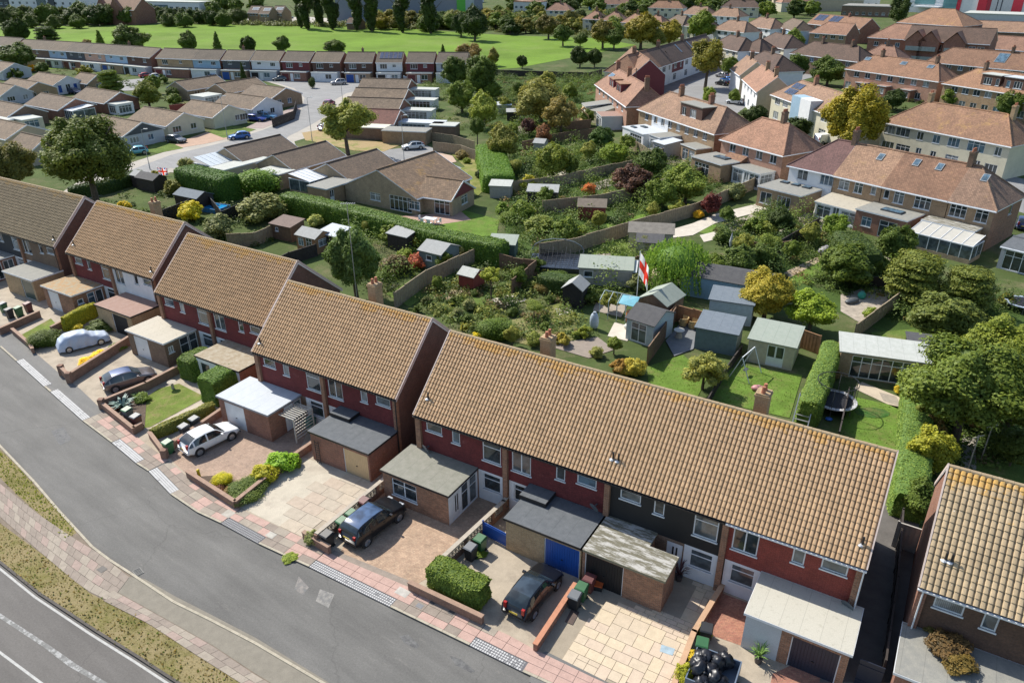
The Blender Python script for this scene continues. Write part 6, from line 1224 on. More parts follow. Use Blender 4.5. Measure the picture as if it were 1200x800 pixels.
q=MB(); wall(q,(L*.2,-.06),0,L*.23,2.6,5.15,[(.03*L,3.5,1.2,1.25),(.13*L,3.5,1.2,1.25)]); q.build('rendered_panel',RENDER['white'],T); opening(T,.03*L,3.5,1.2,1.25,'c2',(L*.2,-.06)); opening(T,.13*L,3.5,1.2,1.25,'c2',(L*.2,-.06))
dormer(T,L*.5,1.1,L*.27,3.4,5.6,2.5,RENDER['brownc'],FELT['grey'],[(.6,6.1,1.1,1.4,'c2'),(3.0,6.1,1.8,1.4,'c3')]); exten(T,L*.12,-5,7.5,5,2.6,RENDER['white'],FELT['white'],front=[(2.8,.2,4,2,'grid')],rooflights=[(1,1,1.4,.7),(1.5,2.8,1.6,.8)]); exten(T,L*.47,-4.4,3.4,4.4,2.8,RENDER['lgrey'],FELT['grey'],front=[(.4,.6,2.2,1.6,'grid')]); exten(T,L*.8,-3,4.4,3,2.6,BRICK['tan'],FELT['grey'],front=[(.5,.3,1.6,1.9,'grid'),(2.4,.3,1.6,1.9,'grid')])
T=house('hipped pink roofed pair with big chimney and blue rooflight extension',(846,162),(918,181),5.2,8.8,'hip',3.3,hx=3.6,wm=BRICK['pink'],side=BRICK['orange'],rm=TILE['pink'],front=wrow(4,w=1.3)+[(.75,.2,2,2,'grid')],chim=((.62,4.6,1.6,4,BRICK['brown']),),group=GR); L=T['L_']
exten(T,-.8,-5.2,6.6,5.2,2.7,BRICK['tan'],FELT['grey'],front=[(.8,.1,3.2,2.1,'grid')],rooflights=[(2.2,2.4,2.6,1.4)]); exten(T,6.2,-3.2,5.6,3.2,2.4,RENDER['white'],FELT['grey'],front=[(.2,.3,2,1.9,'grid'),(2.5,.1,.9,2.1,'door'),(3.6,.3,1.8,1.9,'grid')],right=[(.3,.3,2.4,1.9,'grid')])
q=MB(); q.add([(2.2,-1.6,2.75),(6,-1.6,2.75),(6,0,3.5),(2.2,0,3.5),(2.2,-1.6,2.6),(6,-1.6,2.6),(6,0,2.6),(2.2,0,2.6)],[(0,1,2,3),(4,5,1,0),(5,6,2,1),(7,4,0,3)]); q.build('lean_to_roof',TILE['red'],T)
T=house('white rendered end house with plum roof and three rooflights on its extension',(926,192.5),(977.5,203.5),5.2,8.8,'hipL',3.4,hx=4,wm=RENDER['white'],side=RENDER['white'],rm=TILE['plum'],front=[(.2,3.4,1.6,1.4,'c2'),(.72,3.4,1.9,1.5,'c3')],chim=((.97,4.4,1.7,3,BRICK['brown']),),group=GR); L=T['L_']
exten(T,-1.2,-5.2,6.6,5.2,2.7,BRICK['tan'],FELT['grey'],front=[(.5,.6,1.8,1.6,'c2'),(3.2,.6,2,1.6,'c3')],rooflights=[(1.0,3.6,1.1,.9),(2.7,3.6,1.1,.9),(4.4,3.6,1.1,.9)])
T=house('tan tiled middle house with a long cream lean-to roof',(978.5,204),(1034,216.5),5.2,8.8,'gable',3.4,wm=BRICK['tan'],rm=TILE['tan'],front=[(.12,3.4,1.5,1.5,'c2x'),(.45,3.4,1.2,1.4,'c2x'),(.8,3.7,.7,1,'c1')],group=GR); L=T['L_']; exten(T,.2,-3.8,L-.6,3.8,2.1,UP['white'],FELT['cream'],front=[(.3,.3,2,1.6,'grid'),(2.6,.1,.9,2,'door'),(3.8,.3,2.2,1.6,'grid')],slope=.5); rooflight_on(T,L*.55,L,8.8,5.2,3.4,.62)
T=house('red brown tiled house with blue roof lantern over its brick extension',(1035,216.8),(1112,233.5),5.2,8.8,'gable',3.4,wm=BRICK['tan'],rm=TILE['red'],front=[(.04,3.6,.7,1.1,'c1'),(.2,3.3,1.3,1.6,'c2x'),(.52,3.3,2.0,1.5,'c3x')],chim=((.97,4.4,1.6,3,BRICK['brown']),),group=GR); L=T['L_']; exten(T,-.6,-4.4,6.4,4.4,2.7,BRICK['red'],FELT['grey'],front=[(.9,.9,1.3,1.2,'c2x'),(3.2,.1,2.2,2.1,'grid')],rooflights=[(2.2,1.6,2.6,1.3)]); rooflight_on(T,L*.2,L,8.8,5.2,3.4,.66); rooflight_on(T,L*.55,L,8.8,5.2,3.4,.66)
T=house('hipped end house with an aluminium framed glass lean-to at the right',(1113,233.8),(1166.7,245),5.2,8.8,'hipR',3.4,hx=4,wm=BRICK['tan'],side=BRICK['orange'],rm=TILE['tan'],front=[(.05,3.3,1.9,1.5,'c3x'),(.62,3.3,1.4,1.6,'c2x')],right=[(5,3.4,1,1.4,'c1')],group=GR); L=T['L_']; exten(T,-1.6,-2.4,L+.8,2.4,2.7,BRICK['tan'],FELT['moss']); conservatory(T,-1.6,-5.6,7.2,3.1,2.0,.6,6,paint('polycarbonate_cream',(.5,.48,.42),.25)); rooflight_on(T,L*.35,L,8.8,5.2,3.4,.6)
house('dark flat roofed garden extension with patio doors at the right edge',(1175,288),(1225,300),2.6,6,'gable',.35,wm=RENDER['grey'],rm=FELT['dark'],front=[(.1,.1,3.6,2.2,'grid')],name='garden_room',cat='extension')
T=house('cream rendered terrace with hipped rusty roof and white bay windows',(1036,142),(1185,170.5),5.4,9.5,'hip',3.4,hx=4.2,wm=RENDER['cream'],side=RENDER['cream'],rm=TILE['orange'],front=[(.02,3.5,2,1.4,'c3'),(.12,3.5,2.6,1.4,'c3'),(.3,3.5,1.2,1.3,'c2'),(.43,3.5,1.3,1.3,'c2'),(.55,3.5,2,1.4,'c3'),(.7,3.4,2.8,1.6,'grid'),(.9,3.5,1.1,1.3,'c2'),(.02,.7,2.4,1.5,'c3'),(.15,.7,2.6,1.5,'grid'),(.32,.2,1,2,'door'),(.44,.2,1,2,'door'),(.56,.7,2.2,1.5,'grid'),(.78,.2,1,2,'door'),(.86,.7,2,1.4,'c3')],chim=((.2,5,1.5,2,BRICK['yellow']),(.84,5,1.5,2,BRICK['yellow'])),group=GR)
T=house('tan roofed pair with solar panels and a blue and white party wall',(905,110),(990,140.5),5.2,8.4,'hipL',3.0,hx=3.5,wm=RENDER['cream'],rm=TILE['tan'],front=[(.06,3.5,2.2,1.3,'c3'),(.18,3.5,2.2,1.3,'grid'),(.72,3.5,2.2,1.4,'grid'),(.06,.6,2.2,1.5,'c3'),(.72,.6,2.4,1.6,'grid')],chim=((.32,4.3,1.4,3,BRICK['orange']),(.93,4.3,1.4,2,BRICK['yellow'])),group=GR); L=T['L_']
for i in range(6): rooflight_on(T,3.2+(i%3)*1.3,L,8.4,5.2,3.0,.2+.33*(i//3),1.2,1.5,True)
q=MB(); q.box(L*.36,L*.48,-.9,1.6,0,6.6); q.build('party_bay',RENDER['blue'],T); q=MB(); q.box(L*.48+.01,L*.62,-.9,1.6,0,6.6); q.build('party_bay',RENDER['white'],T)
T=house('white gabled house with pale tiled roof behind the parked van',(871,92),(888,107.5),5.2,7.5,'gable',3.0,wm=RENDER['white'],side=RENDER['beige'],rm=TILE['pink'],front=wrow(4,w=1.4)+wrow(3,.7,1.4,1.8),chim=((.9,3.7,1.5,3,BRICK['tan']),(.4,3.7,1.5,3,BRICK['tan'])),group=GR)
T=house('beige gabled house half hidden behind the white one',(857,80),(868,88),5.2,7,'gable',3.0,wm=RENDER['white'],side=RENDER['beige'],rm=TILE['tan'],chim=((.5,3.5,1.5,3,BRICK['brown']),),group=GR)
T=house('long brick terrace with brown hipped roof, rooflights and small porches',(992,80),(1100,95),5.2,9,'hip',3.2,hx=4,wm=BRICK['pink'],rm=TILE['dark'] if 0 else TILE['red'],front=wrow(7,w=1.5)+[(.02,.6,1.6,1.5,'c2'),(.14,.2,1,2,'door'),(.22,.6,1.8,1.3,'c3'),(.45,.2,1,2,'door'),(.57,.5,1.8,1.5,'c2'),(.8,.6,1.4,1.4,'c2')],chim=((.25,4.5,1.4,4,BRICK['brown']),(.83,4.5,1.4,4,BRICK['brown'])),group=GR); L=T['L_']
for t in(.1,.5,.78): rooflight_on(T,L*t,L,9,5.2,3.2,.6,1.6,1.1)
for t in(.2,.44,.7): exten(T,L*t,-2,2.6,2,2.5,BRICK['red'],FELT['red'],front=[(.5,.9,1.6,1.2,'c2')],name='porch')
T=house('orange roofed terrace with dark brown box dormers at the right edge',(1106,97),(1215,113.5),5.2,9,'hipL',3.2,hx=4,wm=BRICK['tan'],rm=TILE['orange'],front=wrow(7,w=1.6)+wrow(7,.6,1.4,1.5),chim=((.28,4.5,1.5,4,BRICK['brown']),),group=GR); L=T['L_']; dormer(T,L*.38,.8,L*.2,3.4,5.4,2.6,RENDER['brownc'],FELT['pale'],[(.6,6,1.8,1.4,'c3'),(3.3,6,.8,1.4,'c1')]); dormer(T,L*.62,.8,L*.3,3.4,5.4,2.6,RENDER['brownc'],FELT['white'],[(.6,6,.8,1.4,'c1'),(2.2,6,1.8,1.4,'c3')])
T=house('brown hipped terrace behind the long brick one, with white roof panel',(1085,72),(1215,84),5.0,10,'hip',3.4,hx=4,wm=BRICK['brown'],rm=TILE['red'],front=wrow(8),chim=((.7,5,1.4,4,BRICK['brown']),),group=GR); rooflight_on(T,T['L_']*.6,T['L_'],10,5,3.4,.3,2.6,3.4)
house('small pyramid roofed brown house behind the long brick terrace',(1008,66),(1052,70),5.0,8,'hip',3.0,hx=3.6,wm=BRICK['brown'],rm=TILE['pink'],front=wrow(3),chim=((.5,4,1.4,4,BRICK['brown']),),group=GR)
T=house('dark hipped pair with white side wall among the trees',(927,62),(1006,72),5.2,8.5,'hip',3.2,hx=4,wm=BRICK['brown'],side=RENDER['cream'],rm=TILE['dark'],front=wrow(5,w=1.4)+wrow(4,.7),chim=((.32,4,1.3,3,BRICK['brown']),(.75,4,1.3,3,BRICK['brown'])),group=GR)
T=house('pink roofed brick pair with bay windows behind the dark hipped pair',(949,38),(992,41),5.2,10,'hipL',3.4,hx=4,wm=BRICK['tan'],side=BRICK['red'],rm=TILE['pink'],front=wrow(4,w=1.8)+wrow(3,.7,1.4,2),group=GR)
T=house('brick terrace carrying pale solar panels on a brown roof',(946,27.5),(1008,34),5.4,10,'gable',3.4,wm=BRICK['red'],rm=TILE['red'],front=wrow(4,w=1.4),chim=((.6,5,1.2,1,BRICK['red']),),group=GR); L=T['L_']
for i in range(4): rooflight_on(T,L*(.05+.1*i+(.08 if i>1 else 0)),L,10,5.4,3.4,.35,2.6,3.4,True)
house('pale blue dormered house beside the solar panelled terrace',(912,31),(930,36),5.6,8,'hip',3,hx=3,wm=RENDER['sky'],rm=TILE['brown'],front=wrow(2),group=GR); house('dark roofed house with white lower wall below the solar terrace',(921,37),(946,39),4.6,8,'hip',2.6,hx=3.5,wm=BRICK['tan'],rm=TILE['dark'],front=wrow(3),group=GR)
# red brick flats with balconies
T=house('three storey red brick flats with pink tiled roof and balconied gables',(1018,43.5),(1060,46),8,12,'hipL',3.6,hx=5,wm=BRICK['red'],rm=TILE['pink'],front=wrow(3,5.6)+wrow(3,2.9),name='apartment_block',cat='flats')
T=house('long red brick flats with pale green balconies and small white framed gables',(1060,46.5),(1160,52),8,12,'gable',3.6,wm=BRICK['red'],rm=TILE['dark'],front=wrow(9,5.6,1.5,1.8)+wrow(9,2.9,1.5,1.8),name='apartment_block',cat='flats'); L=T['L_']
for t in (.04,.2,.5):
    q=MB(); w_=5.5; x=L*t; q.add([(x,-2.2,0),(x+w_,-2.2,0),(x+w_,-2.2,8),(x,-2.2,8),(x,0,0),(x+w_,0,0),(x+w_,0,8),(x,0,8)],[(0,1,2,3),(1,5,6,2),(4,0,3,7)]); q.add([(x,-2.2,8),(x+w_,-2.2,8),(x+w_/2,-2.2,10.6)],[(0,1,2)]); e=q.build('gabled_bay',BRICK['red'],T); q=MB(); q.add([(x-.3,-2.5,7.8),(x+w_/2,-2.5,10.9),(x+w_/2,5,10.9),(x-.3,5,7.8),(x+w_+.3,-2.5,7.8),(x+w_+.3,5,7.8)],[(0,1,2,3),(1,4,5,2)]); q.build('bay_roof',TILE['pink'],e); q=MB()
    for zz in(2.7,5.4): q.box(x+.5,x+w_-.5,-3.2,-2.2,zz,zz+.2); q.box(x+.5,x+w_-.5,-3.2,-3.15,zz+.2,zz+1.2)
    q.build('balcony',plain('balcony_greygreen',(.28,.33,.32),.6),e)
T=house('lower red brick wing with pink roof and white framed gable windows',(1150,56),(1260,64),5.2,11,'gable',3.2,wm=BRICK['red'],rm=TILE['pink'],front=wrow(7,2.9,1.4,1.8),name='apartment_block',cat='flats')
house('orange hipped roof on a dark brick block below the striped store',(1052,26),(1128,31),7,16,'hip',5,hx=8,wm=BRICK['red'],rm=TILE['orange'],front=wrow(8,4.6,1.5,1.4),name='apartment_block',cat='flats'); house('flat lower block with mossy orange roof left of the hipped block',(1038,34),(1085,38),6,10,'gable',1.2,wm=BRICK['brown'],rm=TILE['orange'],name='apartment_block',cat='flats'); house('long brown roofed block at the far right edge above the flats',(1140,36),(1240,40),5,14,'gable',3,wm=BRICK['brown'],rm=TILE['tan'],name='apartment_block',cat='flats')
# street terrace seen from the front (left of the parking court), white and cream
SC=[RENDER['cream'],RENDER['cream'],RENDER['white'],RENDER['maroonc'],RENDER['white'],RENDER['white'],RENDER['white']]
SN=['cream gabled house with pale dormer at the corner of the court','cream half timbered house second from the corner','cream house beside the maroon bay, in the court terrace','white house with a maroon upper bay in the court terrace','white terraced house with long rooflights in the court','white terraced house right of the long rooflights','last white house of the court terrace behind the street tree']
for i in range(7):
    a=(748+13.4*i,86-4.3*i if i<4 else 86-4.3*i); b=(748+13.4*(i+1),86-4.3*(i+1)); 
    T=house(SN[i],(a[0],a[1]),(b[0],b[1]),5.4,9,'hipL' if i==0 else 'gable',3.6,hx=3,wm=SC[i] if i!=3 else RENDER['white'],um=SC[i],rm=TILE['red'] if i<2 else TILE['dark'],front=[(.15,3.5,2.4,1.5,'grid'),(.7,3.6,1.2,1.3,'c2'),(.15,.6,2.4,1.7,'grid'),(.7,.1,1,2,'solid',DWHITE)],chim=((.02,4.5,1.4,3,BRICK['brown']),) if i%2 else (),group='white and cream terrace along the parking court')
    if i in(4,5): rooflight_on(T,2,T['L_'],9,5.4,3.6,.35,.7,3)
T=house('maroon dormered house end with white window behind the first chimney',(722,72),(741,88),5.4,8,'gable',3.4,wm=RENDER['maroonc'],rm=TILE['red'],front=wrow(2),group=GR)
# ------------------------------------------------------------------ trees and shrubs placed by the centre of their crown in the photograph
def tc(cx,cy,rpx,kind,col,label,asp=.9,base=None,cat='tree',group=None,sq=None,name=None):
    h=4.; 
    for _ in range(6):
        x,y=P(cx,cy,h*.55); dist=math.sqrt(x*x+y*y+(CH-h*.5)**2); rad=rpx*dist/CF; ch=2*rad*asp; b=(.22*ch if base is None else base) if cat=='tree' else -.08*ch; h=b+ch
    return tree(0,0,rad*1.02,h,kind,col,label,cat,name,trunk=.3 if cat=='tree' else 0,group=group,sq=sq,xy=P(cx,cy,b+ch/2),base=b)
DK=(.035,.06,.018); DG2=(.05,.085,.025); MG2=(.075,.12,.03); LG2=(.12,.18,.04); OL=(.11,.13,.045); YG2=(.18,.19,.035); PALE=(.14,.17,.08); BRW=(.12,.1,.05); PUR=(.07,.035,.04); GGR=(.1,.13,.08); RED=(.2,.06,.045); ORG=(.3,.13,.05)
TL=[(98,180,45,'big',(.065,.095,.028),'large round green tree in front of the bungalows at the left',.82,3.5),(8,192,27,'big2',(.09,.1,.04),'olive green tree cut by the left edge above the terrace roof',.8,1),
(404,142,29,'loose',(.13,.165,.05),'light leafed tree with pale trunk on the dry corner verge',.8,2.2),(413,300,33,'big2',(.065,.115,.05),'large blue green garden tree behind the terrace chimney',1.2,1.2),(793,306,38,'willow',(.1,.185,.045),'bright weeping willow in the middle of the gardens',.75,0.3),
(900,342,32,'big2',(.17,.17,.035),'round yellow green tree right of the blue workshop',.8,.6),(953,362,28,'mid2',(.12,.19,.03),'fresh green tree behind the orange brown fence',.75,.5),(826,432,24,'loose2',(.17,.2,.08),'feathery pale green tree on the lawn beside the white swing frame',.95,.3),
(1003,135,35,'big2',(.15,.15,.025),'yellow green rounded tree before the cream terrace',.95,1.5),(830,67,22,'mid',(.11,.12,.03),'round street tree in the road of the far terrace',.85,3),(821,29,16,'mid2',(.09,.14,.03),'bright green tree left of the hipped white houses',1.0,1),
(564,89,22,'mid',DG2,'tall dark green tree at the field end of the gardens',1.05,.5),(536,84,18,'mid2',DG2,'dark green tree behind the grey tiled bungalows',.95,.5),(541,112,19,'mid',MG2,'mid green tree below the dark pair by the bungalows',.9,.5),(567,127,18,'mid2',(.14,.19,.05),'lime green tree in the long gardens below the dark tree',1.1,.5),(559,148,9,'mid',DG2,'small dark tree with forked trunk by the long fence',1.2,2),(590,165,20,'mid2',OL,'olive tree above the clipped green hedge',1.0,1.2),(550,64,18,'mid',BRW,'brownish green tree at the edge of the playing field',.7,.3),
(634,116,33,'big2',(.14,.16,.07),'big pale olive tree in the middle long garden',.75,.5),(658,132,20,'loose2',(.14,.13,.06),'thin brown green tree right of the big pale olive one',1.0,1),(620,147,10,'bush',PUR,'dark purple leafed shrub tree by the small sheds',1,.3),(636,156,11,'bush',(.13,.07,.05),'rusty red shrub tree by the purple one',1.1,.3),(648,187,23,'mid',(.1,.14,.035),'green tree above the fence line left of the purple one',.85,.3),(741,209,25,'loose2',(.085,.05,.05),'dark purple tree in the gardens right of centre',.75,.3),(705,161,18,'mid2',(.04,.08,.025),'dense dark green tree beside the white extension',.75,.3),(720,180,20,'mid',(.1,.16,.03),'bright green rounded tree below the white extension',.6,.3),(763,191,22,'mid2',(.04,.07,.02),'dark tree under the long tan roofed terrace',.75,.3),(776,225,22,'mid',MG2,'mid green tree right of the purple tree',.75,.3),(805,214,25,'mid2',(.1,.15,.04),'leafy green tree before the pink hipped pair',.85,.3),(835,237,14,'bush',(.09,.025,.03),'maroon leafed shrub tree on the garden fence',1.0,.3),
(864,306,26,'mid2',DG2,'dark green tree left of the willow hedge line',.7,.2),(836,313,20,'mid',MG2,'green tree touching the willow on its right',.8,.2),(893,300,20,'mid',DG2,'dark green tree on the long boundary left of the lawn',.7,.2),(914,257,17,'mid2',DK,'very dark tree before the rooflight extension',.9,.2),(980,264,17,'mid',(.09,.15,.03),'bright green tree beside the brick garden extension',.8,.2),(993,308,34,'mid2',(.055,.09,.022),'long dark hedge-like tree beside the lawn path',.75,0),(1050,285,22,'mid',DG2,'green tree before the aluminium lean-to',.95,.2),
(1075,320,36,'flatfir',(.085,.115,.035),'spreading conifer with layered branches below the lean-to',.8,.5),(1137,334,33,'flatfir',(.08,.11,.035),'spreading conifer at the right of its twin',.75,.5),(1108,372,40,'mid',(.07,.1,.035),'wide soft green tree below the two spreading conifers',.6,.2),(1138,452,60,'big',(.07,.11,.03),'largest dark leafy tree filling the garden at the right edge',.8,1.5),(1185,412,36,'big2',(.09,.13,.03),'large green tree against the right edge',.9,1),(1096,452,28,'big2',(.075,.1,.03),'green tree left of the largest right hand tree',.9,.5),(1093,528,27,'mid',(.16,.19,.035),'yellow green tree between the lawn hedge and the brick gable',1.0,.2),(1079,585,20,'mid2',(.06,.1,.03),'dark green tree in the alley beside the end gable',1.3,.2),(1095,497,16,'bush2',(.13,.11,.06),'thin brown branched shrub beside the washing posts',1.0,.2),(1168,405,34,'big2',(.1,.14,.035),'bright green tree behind the largest one at the right edge',.85,1),(1190,470,30,'mid2',(.08,.115,.03),'green tree tucked under the largest one by the right edge',.9,.6),(1088,488,19,'mid',(.08,.11,.03),'green bush tree at the hedge foot under the largest tree',.9,.2),(1190,523,22,'mid2',(.05,.08,.025),'dark rounded tree on the right edge by the lawn',.9,.2),(1145,492,12,'bush2',(.16,.1,.08),'brown pink twiggy shrub under the largest tree',.7,.2),
(972,82,18,'mid2',DG2,'dark tree cluster below the dark hipped pair',.8,.3),(934,78,14,'mid',DG2,'green tree left of the dark hipped pair',1.0,.3),(930,48,14,'mid2',MG2,'green tree above the dark hipped pair',.9,.3),(936,150,17,'mid',DK,'dark bushy tree beside the parked van',.7,.3),(1048,116,14,'mid2',DK,'dark shrubbery behind the yellow green tree',.7,.3),(1055,12,12,'mid',DK,'dark tree below the striped store',1.1,.5),(1120,113,12,'mid2',MG2,'tree at the right end between brick terrace rows',.8,.3),(1185,122,16,'mid',DG2,'tree beside the cream terrace hip at the right',.8,.3),(884,135,14,'mid2',DK,'dark conical bush near the pink hipped pair',.8,.2),(831,113,9,'mid',LG2,'small light green street garden tree',1.2,.2),(861,112,8,'mid2',MG2,'small round tree by the white gabled house',1,.2),(855,77,10,'mid',MG2,'green tree behind the street tree near the beige gable',1,.2),
(128,96,15,'flatfir',(.07,.11,.03),'tiered conifer in front of the far terrace',1.05,.3),(172,109,16,'mid2',(.085,.115,.03),'bushy green tree beyond the grey slate bungalow',.85,.3),(178,98,9,'mid',MG2,'lighter tree behind the bushy one',1,.3),(202,109,8,'mid',DG2,'small dark bush tree left of the red fence',.8,.3),(18,66,18,'mid2',DG2,'dark tree at the far left corner of the estate',.7,.3),(15,40-2,10,'mid',DK,'dark tree on the field edge at the far left',1.1,.3),(19,36,11,'mid2',DK,'second dark tree at the left edge of the field',1.1,.3),(53,41,13,'flatfir',DK,'dark cedar-like conifer on the field edge',.8,.4),(153,47,18,'mid2',(.06,.09,.035),'large round tree behind the far terrace',.85,.3),(117,48,8,'cone',MG2,'small pointed tree left of the large round one',1.3,.2),(220,50,11,'mid2',DG2,'dark conifer beside the far terrace roofs',1.1,.3),(254,51,8,'cone',DG2,'slender dark conifer behind the terrace',1.5,.3),(290,53,9,'mid',DK,'rounded dark conifer behind the white terraced house',1.1,.2),(330,52,9,'mid2',DG2,'dark bush tree behind the maroon terraced house',1,.2),(392,55,13,'mid',DG2,'low dark tree behind the brown terraced house',.6,.2),(519,59,5,'cone',DG2,'small pointed conifer near the end house',1.3,.2),(578,66,8,'mid2',(.11,.12,.04),'small pale tree at the end of the field path',1.2,.2),(612,72,7,'mid',DK,'small dark round tree at the field edge',1.0,.2),(680,66,11,'mid2',DK,'dark evergreen beside the court houses',1.0,.2),(697,67,9,'mid',DK,'dark evergreen nearest the maroon dormer house',1.1,.2),(284,84,5,'cone',DK,'dark cypress in front of the far terrace',2.0,.1),(365,95,4.5,'dome',DK,'clipped dark cypress on the estate green',1.6,.1),(102,52,6,'mid',BRW,'brown bushes behind the far terrace',.8,.1)]
GT_=[(600,152,9,'left of the rusty shrub'),(577,106,11,'below the tall dark green tree'),(592,121,9,'by the white roofed shed'),(610,101,10,'near the foot of the playing field, left'),(642,93,10,'near the foot of the playing field, centre'),(668,106,10,'left of the pink hipped houses'),(688,136,9,'behind the new timber frame'),(603,192,10,'right of the clipped green hedge'),(668,192,12,'beside the thin fence below the tan fence'),(690,176,11,'left of the bright rounded tree'),(735,166,10,'below the white glazed room'),(790,204,14,'between the purple tree and the pink pair'),(702,256,10,'behind the red shed'),(852,250,10,'right of the maroon shrub'),(872,285,13,'beside the slatted fence'),(905,282,13,'left of the very dark tree'),(928,292,11,'along the tan path fence'),(950,272,12,'under the brick garden extension'),(520,303,11,'between the grey blue shed and the hedge'),(432,262,9,'before the bungalow barbecue'),(512,330,8,'inside the diagonal fence'),(608,322,12,'behind the left brown fence'),(714,352,11,'left of the flagpole'),(668,344,9,'beside the black pointed shed'),(600,392,11,'at the ridge, right of the clipped evergreen'),(720,402,10,'behind the ridge near the pergola'),(640,228,11,'above the grey lean-to shed'),(758,283,10,'behind the cream garden building'),(1030,312,12,'by the dark picket fence'),(765,245,9,'along the long grey fence')]
GCc=[(.1,.15,.04),(.075,.12,.03),(.13,.16,.05),(.06,.1,.028),(.15,.18,.06)]
for i,(x,y,r,wh) in enumerate(GT_): tc(x,y,r,('mid','mid2','loose2','dome')[i%4],GCc[i%5],('fresh green','mid green','yellowish green','dark green','pale green')[i%5]+' small garden tree '+wh,.95,.4,group='small trees among the back gardens')
for (x,y,r,k,c,l,a,b) in TL: tc(x,y,r,k,c,l,a,b)
